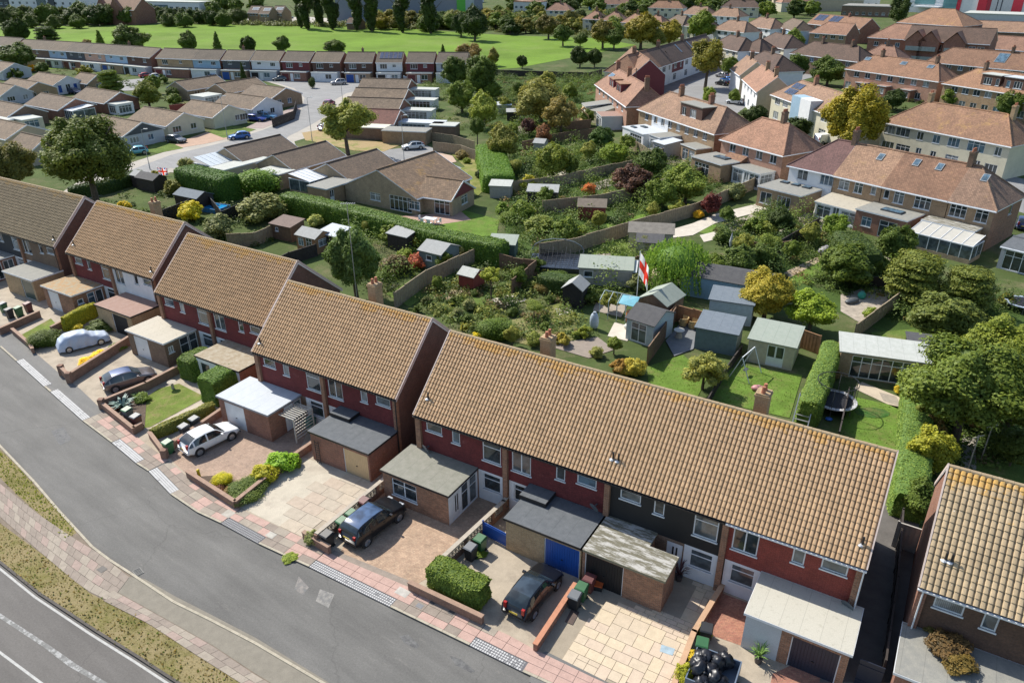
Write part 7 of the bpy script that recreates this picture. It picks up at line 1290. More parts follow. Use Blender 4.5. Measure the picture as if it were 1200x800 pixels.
TN=[(14,76,10,MG2,'dark green front garden bush at the far left'),(36,80,5,(.4,.28,.02),'bright yellow bush in a front garden of the far terrace'),(48,79,7,DG2,'round dark bush right of the bright yellow one'),(16,86,8,DG2,'round dark bush above the white walled bungalow'),(98,82,8,(.13,.15,.04),'light shrub between the far terrace gardens'),(203,116,8,MG2,'shrubs left of the dark red fence'),(190,92,7,DG2,'dark bush by the parked red car'),(213,107,8,DG2,'dark hedge bush by the khaki gable'),
(222,247,15,(.3,.31,.03),'bright yellow shrub behind the long terrace'),(146,241,8,(.32,.3,.03),'small bright yellow shrub behind the left chimney'),(254,265,19,GGR,'grey green shrub above the blue pool'),(305,242,29,(.1,.125,.06),'soft grey green willow-like shrub by the tall hedge'),(303,208,31,(.07,.14,.025),'large clipped bright green dome shrub'),(205,219,12,OL,'olive shrub beside the tall clipped hedge block'),(183,205,8,YG2,'yellow green shrub beneath the small flag'),(219,192,10,PALE,'pale shrub along the estate pavement'),
(369,258,10,(.2,.25,.11),'pale green round shrub by the brown shed'),(345,298,4,DK,'small dark cypress by the summerhouse'),(460,274,18,(.09,.14,.04),'green shrub against the long hedge'),(482,281,14,(.22,.22,.04),'yellow green shrub right of it by the hedge'),(475,298,11,LG2,'lime shrub under the long hedge'),(461,309,20,(.075,.065,.045),'dark brown bare shrub in the back garden'),(488,305,13,(.23,.08,.07),'pink red acer shrub by the grey blue shed'),(421,254,8,PALE,'pale shrub next to the green barbecue'),
(542,297,13,(.17,.2,.12),'pale conical conifer in the garden corner'),(537,366,9,GGR,'grey green shrub in the bed by the fence'),(550,356,10,(.13,.16,.1),'silvery green shrub in the middle border'),(557,386,8,DG2,'dark green shrub below the border'),(549,373,9,DG2,'small dark shrub by the lower border'),(583,382,26,(.055,.1,.022),'large rounded clipped evergreen above the roof ridge'),(558,394,7,(.38,.38,.03),'small bright yellow ball shrub at the ridge'),(530,352,7,DG2,'low dark green shrub by the little red shed'),(556,343,6,DG2,'little round green shrub below the palm'),(520,333,5,PALE,'young leafy shrub beside the little shed'),(500,352,8,(.05,.07,.03),'dark plants at the bottom of the light fence'),(487,362,7,DG2,'dark low plants behind the closed parasol'),(545,383,6,(.2,.22,.05),'lime plant in the border above the ridge'),
(601,205,3,DG2,'tiny dark bush'),(562,204,7,DK,'dark round bush left of the clipped hedge'),(541,181,8,(.15,.14,.09),'grey brown round bush by the estate fence'),(547,188,5,LG2,'small light green bush at the road end'),(618,213,13,(.22,.24,.04),'yellow green conifer shrub in the side garden'),(588,243,10,(.1,.17,.035),'bright round shrub beside the dark green shed'),(596,252,12,(.08,.13,.03),'rounded shrub below the dark green shed'),(632,262,20,(.1,.14,.045),'pale green spreading shrub left of the long fence'),(668,266,19,(.09,.14,.04),'bright spreading shrub at the start of the long fence'),(612,245,15,(.09,.14,.03),'dense green shrub left of the lean-to shed'),(691,221,10,(.28,.11,.05),'orange brown round shrub by the garden fence'),(797,243,13,(.15,.19,.06),'light green shrub by the long fence'),(819,251,7,(.35,.27,.03),'bright yellow shrub before the maroon one'),(860,224,14,GGR,'grey green shrubs before the conservatory'),(884,263,14,MG2,'green shrubs at the end of the pale path'),(850,277,13,DG2,'dark shrub on the long fence by the round lawn'),(902,268,12,(.12,.16,.05),'leafy shrub right of the pale path'),
(652,324,20,(.055,.1,.025),'low dark clipped dome hedge shrub'),(636,334,12,(.12,.11,.05),'olive brown rounded shrub beside the clipped dome'),(625,310,14,DG2,'green ivy shrub behind the left brown fence'),(694,345,14,DG2,'dark ivy covered mound right of the black shed'),(748,330,15,GGR,'grey green shrub between the flag and the willow'),(760,392,10,(.13,.17,.06),'small leafy tree before the white summerhouse'),(625,397,12,(.12,.16,.05),'olive shrub at the roof ridge left of the pond'),(659,396,12,(.2,.2,.06),'yellowish shrub right of the ridge chimney'),(683,388,11,(.13,.18,.04),'light green vine shrub by the pergola'),(645,350,7,DG2,'dark round shrub on the small lawn'),(640,372,6,DG2,'small dark shrub in the dry lawn'),(638,381,7,MG2,'small green shrub below it'),(727,428,14,(.19,.14,.06),'russet shrub beside the yellow green one'),(744,430,16,(.24,.24,.06),'yellow green shrub behind the ridge of the big roof'),(665,432-4,9,MG2,'green tree behind the chimney'),(700,412,10,(.14,.17,.07),'purple flowering round bed shrub'),(585,345,6,OL,'olive plant right of the palm'),(600,365,8,DG2,'shrub right of the path'),
(1062,293,10,DG2,'shrub at the corner of the lean-to'),(1020,366,9,LG2,'light shrub on the rubble patio'),(1056,456,7,(.3,.28,.04),'yellow shrub by the garden room path'),(975,437,10,(.12,.09,.06),'brown shrub in the trampoline corner'),(1072,350,14,(.1,.13,.05),'green shrub under the conifers'),(905,306,12,OL,'olive shrub on the fence by the lawn'),(885,325,10,(.13,.17,.05),'light shrub behind the round yellow tree'),(1180,350,10,OL,'olive bush beside the trampoline at right'),(1085,425,14,(.09,.13,.03),'shrub behind the garden room'),(706,100,7,DG2,'dark shrub by the pink houses'),(671,160,6,DG2,'dark ivy on the mid fence')]
for (x,y,r,c,l) in TN:
    if l!='tiny dark bush': tc(x,y,r,'dome' if ('dome' in l or 'rounded' in l or 'cypress' in l) else 'cone' if 'conical' in l else random.choice(('bush','bush2','bush')),c,l,.8 if r<20 else .62,cat='shrub',name='shrub')
rs=random.Random(11)
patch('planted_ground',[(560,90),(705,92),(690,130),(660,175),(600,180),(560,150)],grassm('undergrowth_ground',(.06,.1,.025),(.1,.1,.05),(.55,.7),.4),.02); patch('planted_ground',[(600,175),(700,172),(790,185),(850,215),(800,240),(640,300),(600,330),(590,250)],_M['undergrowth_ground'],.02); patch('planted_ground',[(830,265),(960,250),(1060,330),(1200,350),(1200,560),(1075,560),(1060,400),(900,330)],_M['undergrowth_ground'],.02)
# the mass of small garden shrubs in the long gardens (each its own)
ZONES={'long':[(560,90),(705,92),(690,130),(662,172),(600,180),(562,150)],'mid':[(600,178),(700,172),(790,185),(850,215),(800,238),(640,296),(602,330),(590,250)],'right':[(832,265),(905,245),(960,255),(1060,330),(1060,352),(985,345),(900,330),(860,300)],'fir':[(1040,340),(1190,350),(1190,540),(1110,570),(1080,560),(1078,460),(1060,400)],'acer':[(400,262),(470,275),(530,305),(470,355),(410,345)],'bord':[(500,335),(560,310),(660,325),(690,395),(600,402),(540,388),(500,365)],'left':[(60,240),(230,220),(330,235),(335,285),(260,300),(160,262)],'estate':[(0,80),(150,85),(250,95),(300,100),(250,150),(180,170),(0,185)],'est2':[(500,95),(560,95),(562,180),(520,165),(500,130)],'street':[(870,110),(1000,120),(1010,150),(940,165),(880,150)],'rear':[(1005,105),(1130,112),(1200,128),(1200,150),(1030,135)],'grt':[(700,290),(770,300),(770,340),(690,350),(690,310)],'field':[(200,28),(540,36),(740,46),(745,40),(540,30),(200,25)]}
Z=ZONES
undergrowth([(Z['long'],.3),(Z['mid'],.28),(Z['right'],.12),(Z['fir'],.1),(Z['bord'],.1),(Z['grt'],.04),(Z['est2'],.06)],900,.5,1.5,(.075,.12,.03),'mixed green low planting filling the back gardens',3)
undergrowth([(Z['long'],.3),(Z['mid'],.3),(Z['right'],.14),(Z['fir'],.1),(Z['acer'],.06),(Z['left'],.05),(Z['bord'],.05)],480,.6,1.8,(.05,.08,.022),'dark green low planting in the back gardens',4)
undergrowth([(Z['long'],.3),(Z['mid'],.25),(Z['bord'],.2),(Z['right'],.1),(Z['estate'],.15)],420,.4,1.2,(.15,.18,.05),'yellow green low planting scattered through the gardens',5)
undergrowth([(Z['long'],.35),(Z['mid'],.3),(Z['bord'],.15),(Z['right'],.1),(Z['fir'],.1)],260,.4,1.1,(.14,.11,.06),'brown and olive low planting scattered through the gardens',6)
undergrowth([(Z['estate'],.4),(Z['left'],.15),(Z['street'],.2),(Z['rear'],.25)],420,.5,1.4,(.065,.1,.028),'low front garden planting between the houses',7,leaf=.22,per=50)
undergrowth([(Z['long'],.36),(Z['mid'],.34),(Z['right'],.1),(Z['est2'],.1),(Z['acer'],.05),(Z['grt'],.05)],170,1.3,2.3,(.1,.155,.035),'tall leafy shrubs massed through the back gardens',9,per=260,hz=1.25)
undergrowth([(Z['long'],.4),(Z['mid'],.3),(Z['right'],.15),(Z['fir'],.15)],110,1.3,2.5,(.06,.1,.03),'tall dark shrubs massed through the back gardens',10,per=260,hz=1.2)
undergrowth([(Z['field'],1)],500,1.2,3.2,(.09,.11,.035),'ragged scrub along the far edge of the playing field',8,leaf=.55,per=50)
for l,mt in (([(620,165),(640,160),(650,170),(628,176)],SLABT),([(600,150),(618,146),(622,156),(606,160)],SLABG),([(690,216),(720,208),(728,214),(700,223)],SLABT),([(640,245),(655,238),(668,240),(660,250)],SLABT),([(850,262),(872,255),(880,266),(858,272)],SLABT),([(690,300),(716,296),(712,316),(690,318)],_M['patio_rubble']),([(640,405),(700,395),(720,410),(690,420)],SLABG),([(585,352),(610,346),(618,352),(592,360)],_M['path_pale']),([(650,362),(668,358),(672,366),(655,370)],_M['path_pale']),([(700,350),(735,358),(728,372),(695,364)],SLABT),([(720,378),(745,384),(735,400),(712,394)],_M['path_pale']),([(640,205),(662,200),(668,206),(645,212)],_M['path_pale']),([(718,228),(745,222),(750,228),(722,235)],SLABT),([(742,318),(775,314),(778,322),(745,326)],_M['path_tan']),([(820,276),(845,270),(850,278),(825,284)],_M['path_pale']),([(520,345),(545,330),(550,336),(525,355)],_M['path_tan']),([(572,352),(600,345),(604,350),(580,360)],_M['path_pale']),([(930,240),(975,262),(965,275),(925,255)],_M['patio_rubble']),([(880,250),(925,262),(915,275),(870,262)],SLABT),([(780,180),(830,190),(815,200),(770,190)],SLABG),([(1035,300),(1090,318),(1100,330),(1045,320)],SLABT)): patch('patio',l,mt,.055)
# hedgerow trees beyond the field
GH='dark trees along the far edge of the playing field'
for (x,y,r) in [(5,22,9),(16,20,9),(30,18,8),(41,22,9),(57,20,11),(72,21,9),(84,22,10),(97,18,12),(112,20,12),(124,20,11),(139,22,8),(150,21,10),(163,19,8),(173,17,10),(187,19,8),(196,22,10),(210,22,9),(222,20,8),(236,22,9),(248,24,9),(262,22,8),(276,22,9),(36,27,8),(64,28,8),(90,28,8),(198,26,8),(216,26,9),(262,26,8),(286,20,5),(321,19,5)]: tc(x,y-2.5,r*1.15,rs.choice(('bush','mid2','mid')),rs.choice((DK,DG2,(.05,.075,.03))),'dark rounded tree in the hedge line along the far left of the playing field',.85,-.8,group=GH)
GW='scrub woodland beyond the playing field'
for i in range(120):
    x=rs.uniform(440,750); yb=30+(x-440)*.04; y=rs.uniform(12 if x>560 else 19,yb-5)
    tc(x,y,rs.uniform(7,14)*(.75 if y<20 else 1),rs.choice(('bush','bush2','mid2')),rs.choice((DG2,OL,(.12,.13,.035),(.09,.1,.04),MG2,DK,(.14,.14,.04))),'rounded bush tree in the scrub woodland behind the playing field',.8,-.6,group=GW)
for i in range(70):
    x=rs.uniform(590,960); y=rs.uniform(-2,12); tc(x,y,rs.uniform(6,11),rs.choice(('far','far2')),rs.choice((DG2,DK,MG2)),'distant dark tree among the houses at the top of the view',.8,.2,group='distant trees among the houses at the top')
for i,(x,y,r) in enumerate([(250,10,10),(262,4,10),(276,6,9),(240,8,8),(300,3,10),(200,4,6)]): tc(x,y,r,'far',DG2,'distant tree behind the long white building',.9,.2,group='trees behind the long white building')
for i,(x,y,r,c) in enumerate([(752,34,22,(.13,.13,.03)),(785,38,16,(.15,.15,.03)),(707,38,17,(.1,.1,.035)),(680,46,8,DG2),(660,40,12,DG2),(643,30,14,(.08,.08,.035)),(720,44,12,DG2),(770,44,12,OL)]): tc(x,y,r,'mid2',c,['broad golden green tree above the court houses','golden tree above the court roofs, nearer the right','dark topped tree casting a shadow on the field','young tree with a bare trunk on the field edge','second young tree on the field edge','tall brown topped tree in the scrub','dark bush at the end of the field','olive tree behind the court roofs'][i],.8,1)
for i,(bx,by,r,h) in enumerate([(353,33,7,20),(361,35,9.5,21),(376,31,8,20),(390,35,10.5,22),(418,36,9.5,22),(436,37.5,9.5,22),(472,38.5,10.5,23),(505,39.5,11,24)]):
    x,y=P(bx,by); d=math.hypot(x,y); tree(bx,by,r*d/CF*1.5,h,'poplar',(.035,.058,.02),['leftmost leaning poplar of the row on the field','second poplar from the left, leaning','third poplar, set a little farther back','fourth poplar, broad and dark','fifth poplar of the row, right of the gap','sixth poplar, before the red sign','seventh poplar of the row','eighth and tallest poplar at the right end of the row'][i],'tree','poplar_tree',base=.6,trunk=.05,group='poplars in a row on the playing field',rz=i*1.3)
tc(556,26,17,'mid2',(.028,.05,.018),'broad very dark tree standing alone right of the poplars',1.1,.3); tc(540,28,12,'mid',(.03,.055,.018),'dark lower companion left of the lone dark tree',1.1,.2)
tc(575,322,13,'loose2',(.17,.22,.05),'light green palm-like tree on a pale trunk',.75,2.2); tc(626,357,11,'dome',(.1,.15,.04),'small standard tree with a round clipped head',.6,1.2)
# ------------------------------------------------------------------ back garden hedges
hedge([(336,247),(400,262),(475,282),(520,296),(592,310)],2.6,2.6,(.09,.16,.025),'long tall clipped hedge across the back of the bungalow garden',.2,22)
hedge([(219,222),(274,236)],4.0,3.6,(.06,.13,.02),'big dark clipped hedge block with bright green top',.22,22); hedge([(84,234),(125,226),(167,212)],1.6,1.8,(.045,.08,.02),'long dark hedge beneath the big round tree',.2,22)
hedge([(574,186),(578,200),(585,226)],5.0,2.6,(.11,.21,.03),'wide bright green clipped hedge beside the estate garden',.18,30); hedge([(944,498),(972,424)],1.7,2.1,(.15,.23,.055),'thick pale green hedge with flat top beside the trampoline',.11,60); hedge([(1060,610),(1068,540),(1072,460)],2.1,2.0,(.14,.22,.055),'long pale green hedge at the side of the lawn with the painted trampoline shadow',.11,50)
hedge([(632,338),(672,344)],2.2,1.7,(.06,.1,.025),'low clipped hedge behind the black pointed shed',.14,40); hedge([(985,300),(1012,330)],3.5,3.2,(.06,.095,.025),'dense dark hedge right of the small lawn',.22,22); hedge([(705,330),(745,322)],1.6,1.2,(.08,.11,.03),'ragged hedge behind the green roofed shed',.16,30)
# ------------------------------------------------------------------ fences
F=fence
F([(463,362),(500,335),(562,306)],1.8,'light grey panel fence running diagonally behind the ridge','wood_grey'); F([(562,306),(600,318),(628,322)],1.7,'brown panel fence at the top of the palm garden','wood_brown'); F([(628,322),(600,345)],1.7,'short brown fence at the left of the clipped dome shrub','wood_brown')
F([(632,302),(672,296),(740,275),(812,254),(870,228),(900,214)],1.8,'long grey fence across the gardens to the purple shrub','wood_grey'); F([(636,250),(700,243),(730,237),(795,218)],1.8,'grey fence behind the red shed','wood_grey'); F([(600,226),(660,218),(700,208),(740,200)],1.7,'grey fence behind the grey lean-to shed','wood_grey')
F([(612,178),(650,168),(700,161)],1.8,'upper tan fence below the pale olive tree','wood_brown'); F([(640,157),(692,150)],1.8,'far tan fence beneath the new timber framework','wood_brown'); F([(330,275),(300,288),(268,290)],1.7,'grey fence behind the brown garden shed','wood_grey'); F([(372,300),(340,310),(300,330)],1.5,'dark fence behind the summerhouse border','wood_dark')
F([(508,178),(540,182),(562,190)],1.8,'old wooden fence along the bungalow garden edge','wood_grey'); F([(500,165),(530,168),(556,176)],1.6,'second old fence behind the bungalow brick outbuilding','wood_grey'); F([(560,88),(620,90),(690,92),(705,88)],1.6,'dark fence along the foot of the playing field','wood_dark'); F([(320,150),(345,140),(348,128)],1.8,'old wooden fence round the bungalow on the road bend','wood_dark')
F([(900,412),(918,400),(958,415)],1.8,'orange brown fence panels behind the beige workshop','wood_orange'); F([(775,395),(790,376),(832,388)],1.8,'reddish brown fence behind the wicker chairs','wood_orange'); F([(758,428),(772,408),(790,380)],1.8,'brown fence beside the decking','wood_brown'); F([(828,478),(850,440),(868,415)],.9,'low dark fence between the two lawns','wood_dark')
F([(1000,398),(1050,360),(1062,352)],1.6,'grey fence along the right of the rubble patio','wood_grey'); F([(905,300),(930,285),(958,268)],1.5,'dark fence left of the tan garden path','wood_dark'); F([(1015,336),(1040,340)],1.3,'short dark picket fence by the green bins','wood_dark'); F([(735,172),(765,190),(795,180)],1.8,'pale fence below the white summer room','wood_grey'); F([(795,215),(830,205),(848,190)],1.6,'brown fence by the pale extension','wood_brown')
F([(720,320),(758,308),(764,302)],1.2,'slatted brown screen beside the beige shed','wood_brown'); F([(860,290),(895,300),(925,295)],1.4,'slatted wooden fence by the grey parasol','wood_brown'); F([(200,132),(238,128)],1.6,'dark red painted fence behind the cream bungalow','wood_red'); F([(243,238),(262,262),(290,250)],1.7,'dark fence around the pool garden','wood_black'); F([(190,262),(243,240)],1.7,'black fence at the left of the pool garden','wood_black')
F([(1030,800),(1045,700),(1052,620)],1.6,'dark fence down the alley beside the red end house','wood_dark',gravel=False)
F([(980,522),(992,470)],1.2,'low fence between the trampoline and the lawn','wood_dark'); F([(1045,640),(1075,650)],1.9,'pale topped gate fence across the alley','wood_ltgrey')
# ------------------------------------------------------------------ sheds, summerhouses, greenhouses
SR=felt('shed_felt_grey',(.34,.35,.34),(.28,.29,.28),(.4,.7)); SRD=felt('shed_felt_dark',(.06,.06,.065),(.09,.09,.09),(.4,.7)); SRG=felt('shed_felt_green',(.27,.31,.26),(.32,.35,.3),(.4,.7)); SRB=felt('shed_felt_blue',(.13,.16,.19),(.17,.2,.23),(.4,.7))
S=shed
S(319,279,3.4,2.4,1.9,.35,-30,WOOD['wood_brown'],plain('shed_roof_brown',(.15,.1,.08)),'brown timber shed by the fence behind the ridge',kind='pent',ops=((.8,1.1,.5,.5),)); S(349,293,3.2,2.6,2.0,.6,-33,WOOD['wood_orange'],SR,'wooden summerhouse with leaded windows and grey roof',name='summerhouse',ops=((.3,.7,.9,1.0,'grid'),(1.6,.1,1.0,1.8,'grid')),side=((.5,.8,1.4,.9,'grid'),)); S(374,291,3.0,2.6,2.0,.3,-33,WOOD['wood_black'],FELT['white'],'black shed with a white sheet roof beside the summerhouse',kind='pent')
S(492,313,3.1,3.4,2.1,.7,-33,WOOD['wood_slate'],SR,'grey blue garden shed with small window behind the acer',ops=((1.0,1.1,.8,.6),),kind='gable'); S(573,305,3.0,2.4,2.0,.3,-10,WOOD['wood_green'],SRG,'dark green shed at the end of the tall hedge',kind='pent'); S(538,338,1.9,2.0,1.7,.5,-33,WOOD['wood_red'],FELT['pale'],'little red brown shed with a pale curved roof'); S(455,291,3.0,2.2,1.9,.4,-33,WOOD['wood_dark'],SR,'old grey roofed shed half hidden by shrubs',kind='pent')
S(677,258,3.6,2.6,1.9,.7,-8,WOOD['wood_red'],plain('shed_roof_brown2',(.2,.16,.12)),'red shed with brown roof on the middle fence'); S(618,240,4.2,2.2,1.9,.4,-8,WOOD['wood_dark'],SR,'open fronted grey roofed lean-to shed',kind='pent'); S(736,290,5.2,2.6,2.0,.8,-10,WOOD['wood_cream'],plain('corrugated_brown',(.27,.24,.2),.8,.2,2,.3),'cream garden building with corrugated roof',ops=((3.0,1.0,.5,.5),)); S(745,298,3.0,1.8,1.5,.4,-12,WOOD['wood_cream'],SRD,'small cream shed with patched dark roof below the corrugated one',kind='pent')
S(678,333,5.6,2.6,1.9,.4,-10,WOOD['wood_ltgrey'],SRG,'long pale shed with green and white sheet roof',kind='pent',ops=((.5,.9,1,.7),)); S(708,334,3.2,2.4,1.7,.3,-12,WOOD['wood_dark'],FELT['white'],'white roofed lean-to beside the green roofed shed',kind='pent'); S(659,358,2.0,2.0,2.0,.7,-25,WOOD['wood_black'],SR,'black pointed shed with grey felt roof',kind='gable_front')
S(733,397,2.8,3.6,2.2,.8,-40,WOOD['wood_paleblue'],SRD,'pale blue summerhouse with dark felt roof and white doors',name='summerhouse',kind='gable',ops=((.5,.1,1.6,1.9,'c2x'),)); S(747,372,3.0,3.4,2.1,.8,-40,WOOD['wood_brown'],SRG,'timber shed with pale green gabled roof behind the summerhouse',kind='gable_front')
S(797,345,8.4,4.2,2.3,.7,-28,WOOD['wood_blue'],SRD,'large blue painted workshop with dark pitched roof',name='workshop',kind='gable'); S(829,375,4.0,2.6,2.2,.3,-22,WOOD['wood_paleblue'],SRB,'grey blue shed with flat pale roof beside the workshop',kind='pent'); S(813,408,3.6,3.0,2.1,.3,-26,WOOD['wood_slate'],SRB,'slate blue roofed garden store next to the decking',kind='pent'); S(874,423,3.8,3.6,2.2,.3,-28,WOOD['wood_cream'],SRG,'beige workshop with pale green flat roof and glazed door',name='workshop',kind='pent',ops=((1.6,.1,1.4,1.9,'door'),))
S(980,440,6.6,3.0,2.3,.25,-19,BRICK['buff'],FELT['pale'],'garden room with white framed folding doors and pale roof',name='garden_room',kind='pent',ops=((.9,.1,4.6,2.0,'grid'),)); S(1060,438-4,1.8,2.6,2.2,.1,-19,WOOD['wood_black'],SRD,'black log store beside the garden room',kind='pent')
S(156,235-16,2.8,2.0,1.9,.5,-30,WOOD['wood_dark'],SR,'small dark shed beside the long dark hedge'); S(162,222,4.0,2.4,1.9,.6,-30,WOOD['wood_dark'],SRD,'dark shed with grey roof under the flag'); S(207,243,4.6,2.8,1.9,.6,-30,WOOD['wood_dark'],SRB,'dark shed with slate blue double roof by the pool'); S(583,134,3.0,2.0,1.9,.3,0,WOOD['wood_ltgrey'],FELT['white'],'white roofed shed in the overgrown gardens',kind='pent'); S(611,136,3.0,2.6,2.0,.5,0,WOOD['wood_slate'],FELT['white'],'dark blue shed with white roof in the long gardens'); S(594,142,3.0,2.2,1.8,.3,0,WOOD['wood_dark'],SR,'low dark shed with grey roof in the long gardens',kind='pent'); S(625,180,1.9,2.6,1.9,.5,-20,WOOD['wood_ltgrey'],SR,'narrow grey shed by the rusty shrub'); S(574,232,3.0,2.0,1.8,.3,-10,WOOD['wood_ltgrey'],FELT['pale'],'pale roofed store left of the round shrubs',kind='pent')
S(688,142,4.6,4.6,2.4,.8,-60,RENDER['cream'],FELT['grey'],'cream garden annexe with grey roof beside the pink houses',name='annexe',cat='annexe',kind='pent',ops=((.8,.9,1.4,1.1,'c2'),)); S(764,182,3.2,3.6,2.4,.3,-62,WOOD['wood_ltgrey'],FELT['white'],'white glazed summer room at the fence below the tan terrace',name='summer_room',kind='pent',ops=((.3,.8,2.6,1.2,'grid'),))
# new timber framework
x,y=P(672,148); T=thing('timber_frame','bright new timber play frame beside the cream annexe','play frame',(x,y,0),-.3)
for (a,b) in (((0,0,0),(0,0,2.2)),((3,0,0),(3,0,2.2)),((0,2.4,0),(0,2.4,2.2)),((3,2.4,0),(3,2.4,2.2)),((0,0,2.2),(1.5,0,3.4)),((3,0,2.2),(1.5,0,3.4)),((0,2.4,2.2),(1.5,2.4,3.4)),((3,2.4,2.2),(1.5,2.4,3.4)),((1.5,0,3.4),(1.5,2.4,3.4))): q=MB(); q.bar(a,b,.25); q.build('beam',WOOD['wood_new'],T)
q=MB(); q.box(0,3,0,2.4,1.1,1.2); q.build('deck',WOOD['wood_new'],T)
# greenhouse-like pergola with blue tarpaulin
x,y=P(702,372); T=thing('greenhouse_frame','cluttered greenhouse frame with turquoise sheeting near the flag','greenhouse',(x,y,0),R(-30)); q=MB()
for i in range(5): q.bar((i*.9,0,0),(i*.9,0,1.9),.05); q.bar((i*.9,2.2,0),(i*.9,2.2,1.9),.05); q.bar((i*.9,0,1.9),(i*.9,1.1,2.5),.05); q.bar((i*.9,2.2,1.9),(i*.9,1.1,2.5),.05)
q.bar((0,1.1,2.5),(3.6,1.1,2.5),.05); q.build('frame',WOOD['wood_paleblue'],T); q=MB(); q.add([(1.9,0,1.95),(3.6,0,1.95),(3.6,1.1,2.55),(1.9,1.1,2.45),(1.9,0,1.9),(3.6,0,1.9),(3.6,1.1,2.5),(1.9,1.1,2.4)],[(0,1,2,3),(7,6,5,4),(0,4,5,1),(1,5,6,2),(2,6,7,3),(3,7,4,0)]); q.build('sheet',plain('tarp_turquoise',(.1,.38,.48),.5,.15,2,.1),T)
# pond with black netting, tarpaulins
x,y=P(652,310); T=thing('netted_pond','large sagging black pond net on a curved frame','pond net',(x,y,0),R(-8)); q=MB(); q.prism([(-3,-2.2),(3,-2.4),(3.2,2),(0,2.6),(-3,2)],.05,.5); q.build('pond',plain('pond_dark',(.025,.03,.04),.2),T); q=MB()
for i in range(13): q.bar((-3+i*.5,-2.2,.6+.3*math.sin(i)),(-3+i*.5,2,1.2+.3*math.sin(i*1.7)),.03)
for j in range(8): q.bar((-3,-2.2+j*.6,1.0),(3,-2.2+j*.6,.8),.03)
q.build('net',BLACK,T); q=MB()
for i in range(8): a=i*PI/7; b=(i+1)*PI/7; q.bar((-3*math.cos(a),2,1+1.4*math.sin(a)),(-3*math.cos(b),2,1+1.4*math.sin(b)),.08)
q.build('hoop',plain('hoop_grey',(.2,.24,.26)),T)
x,y=P(690,312); boxthing('tarpaulin','crumpled black tarpaulin sheets on rubble beside the pond net','tarpaulin',x,y,-15,[('sheet',plain('tarp_dark',(.05,.065,.09),.35,.3,2,.3),[('bar',(-1.6,-1,.2),(1.8,1.8,.3),1.6,.1),('bar',(.6,-1.2,.45),(3.2,.4,.5),.9,.25)]),('rubble',plain('rubble',(.35,.27,.2)),[(-1.5,-.8,-1.4,-.6,0,.4),(-2.2,-1.6,-.2,.5,0,.3),(-.6,.2,-1.8,-1.2,0,.35)])])
def cloth(name,c):
    if name in _M: return _M[name]
    m=D.materials.new(name); n,b=nodes(m); b.inputs['Base Color'].default_value=c4(c); b.inputs['Roughness'].default_value=.8; tr=nn(n,'ShaderNodeBsdfTranslucent'); tr.inputs[0].default_value=c4(c); ms=nn(n,'ShaderNodeMixShader'); ms.inputs[0].default_value=.6
    n.links.new(b.outputs[0],ms.inputs[1]); n.links.new(tr.outputs[0],ms.inputs[2]); n.links.new(ms.outputs[0],n.nodes['Material Output'].inputs[0]); _M[name]=m; return m
# flags: St George's cross on a pole, small union flag
def flag(px,py,h,label,w,hh,kind,droop=0):
    x,y=P(px,py); T=thing('flag',label,'flag',(x,y,0),R(-12)); q=MB(); q.cyl((0,0,0),(0,0,h),.04,.03,8); q.ball((0,0,h),.06,6,4); q.build('flagpole',WHITE,T); N,Mv=28,18; q=MB(); cols=[]
    for i in range(N+1):
        for j in range(Mv+1):
            u=i/N; v=j/Mv; sx=u*w*(1-.55*droop); z=h-.08-v*hh-droop*u*w*.85; q.v.append((.03+sx-.25*droop*w*u*u,.09*math.sin(u*9+v*2)*(.3+u),z))
    for i in range(N):
        for j in range(Mv):
            u=(i+.5)/N; v=(j+.5)/Mv; q.f.append((i*(Mv+1)+j,i*(Mv+1)+j+1,(i+1)*(Mv+1)+j+1,(i+1)*(Mv+1)+j)); cross=abs(u-.5)<.09 or abs(v-.5)<.14
            if kind=='george': q.m.append(1 if cross else 0)
            else: d1=min(abs(u-v),abs(u-1+v)); q.m.append(1 if abs(u-.5)<.08 or abs(v-.5)<.12 else 0 if abs(u-.5)<.14 or abs(v-.5)<.2 or (d1<.12 and d1>.04) else 1 if d1<=.04 else 2)
    o=q.build('cloth',[cloth('flag_white',(.8,.79,.78)),cloth('flag_red',(.7,.05,.03)),cloth('flag_blue',(.03,.06,.3))],T,True); 
flag(745,364,6.2,"white flag with a red cross hanging from a tall white pole",2.6,2.3,'george',.8); flag(190,222,3.4,'small red white and blue flag over the dark shed',1.6,1.1,'union')
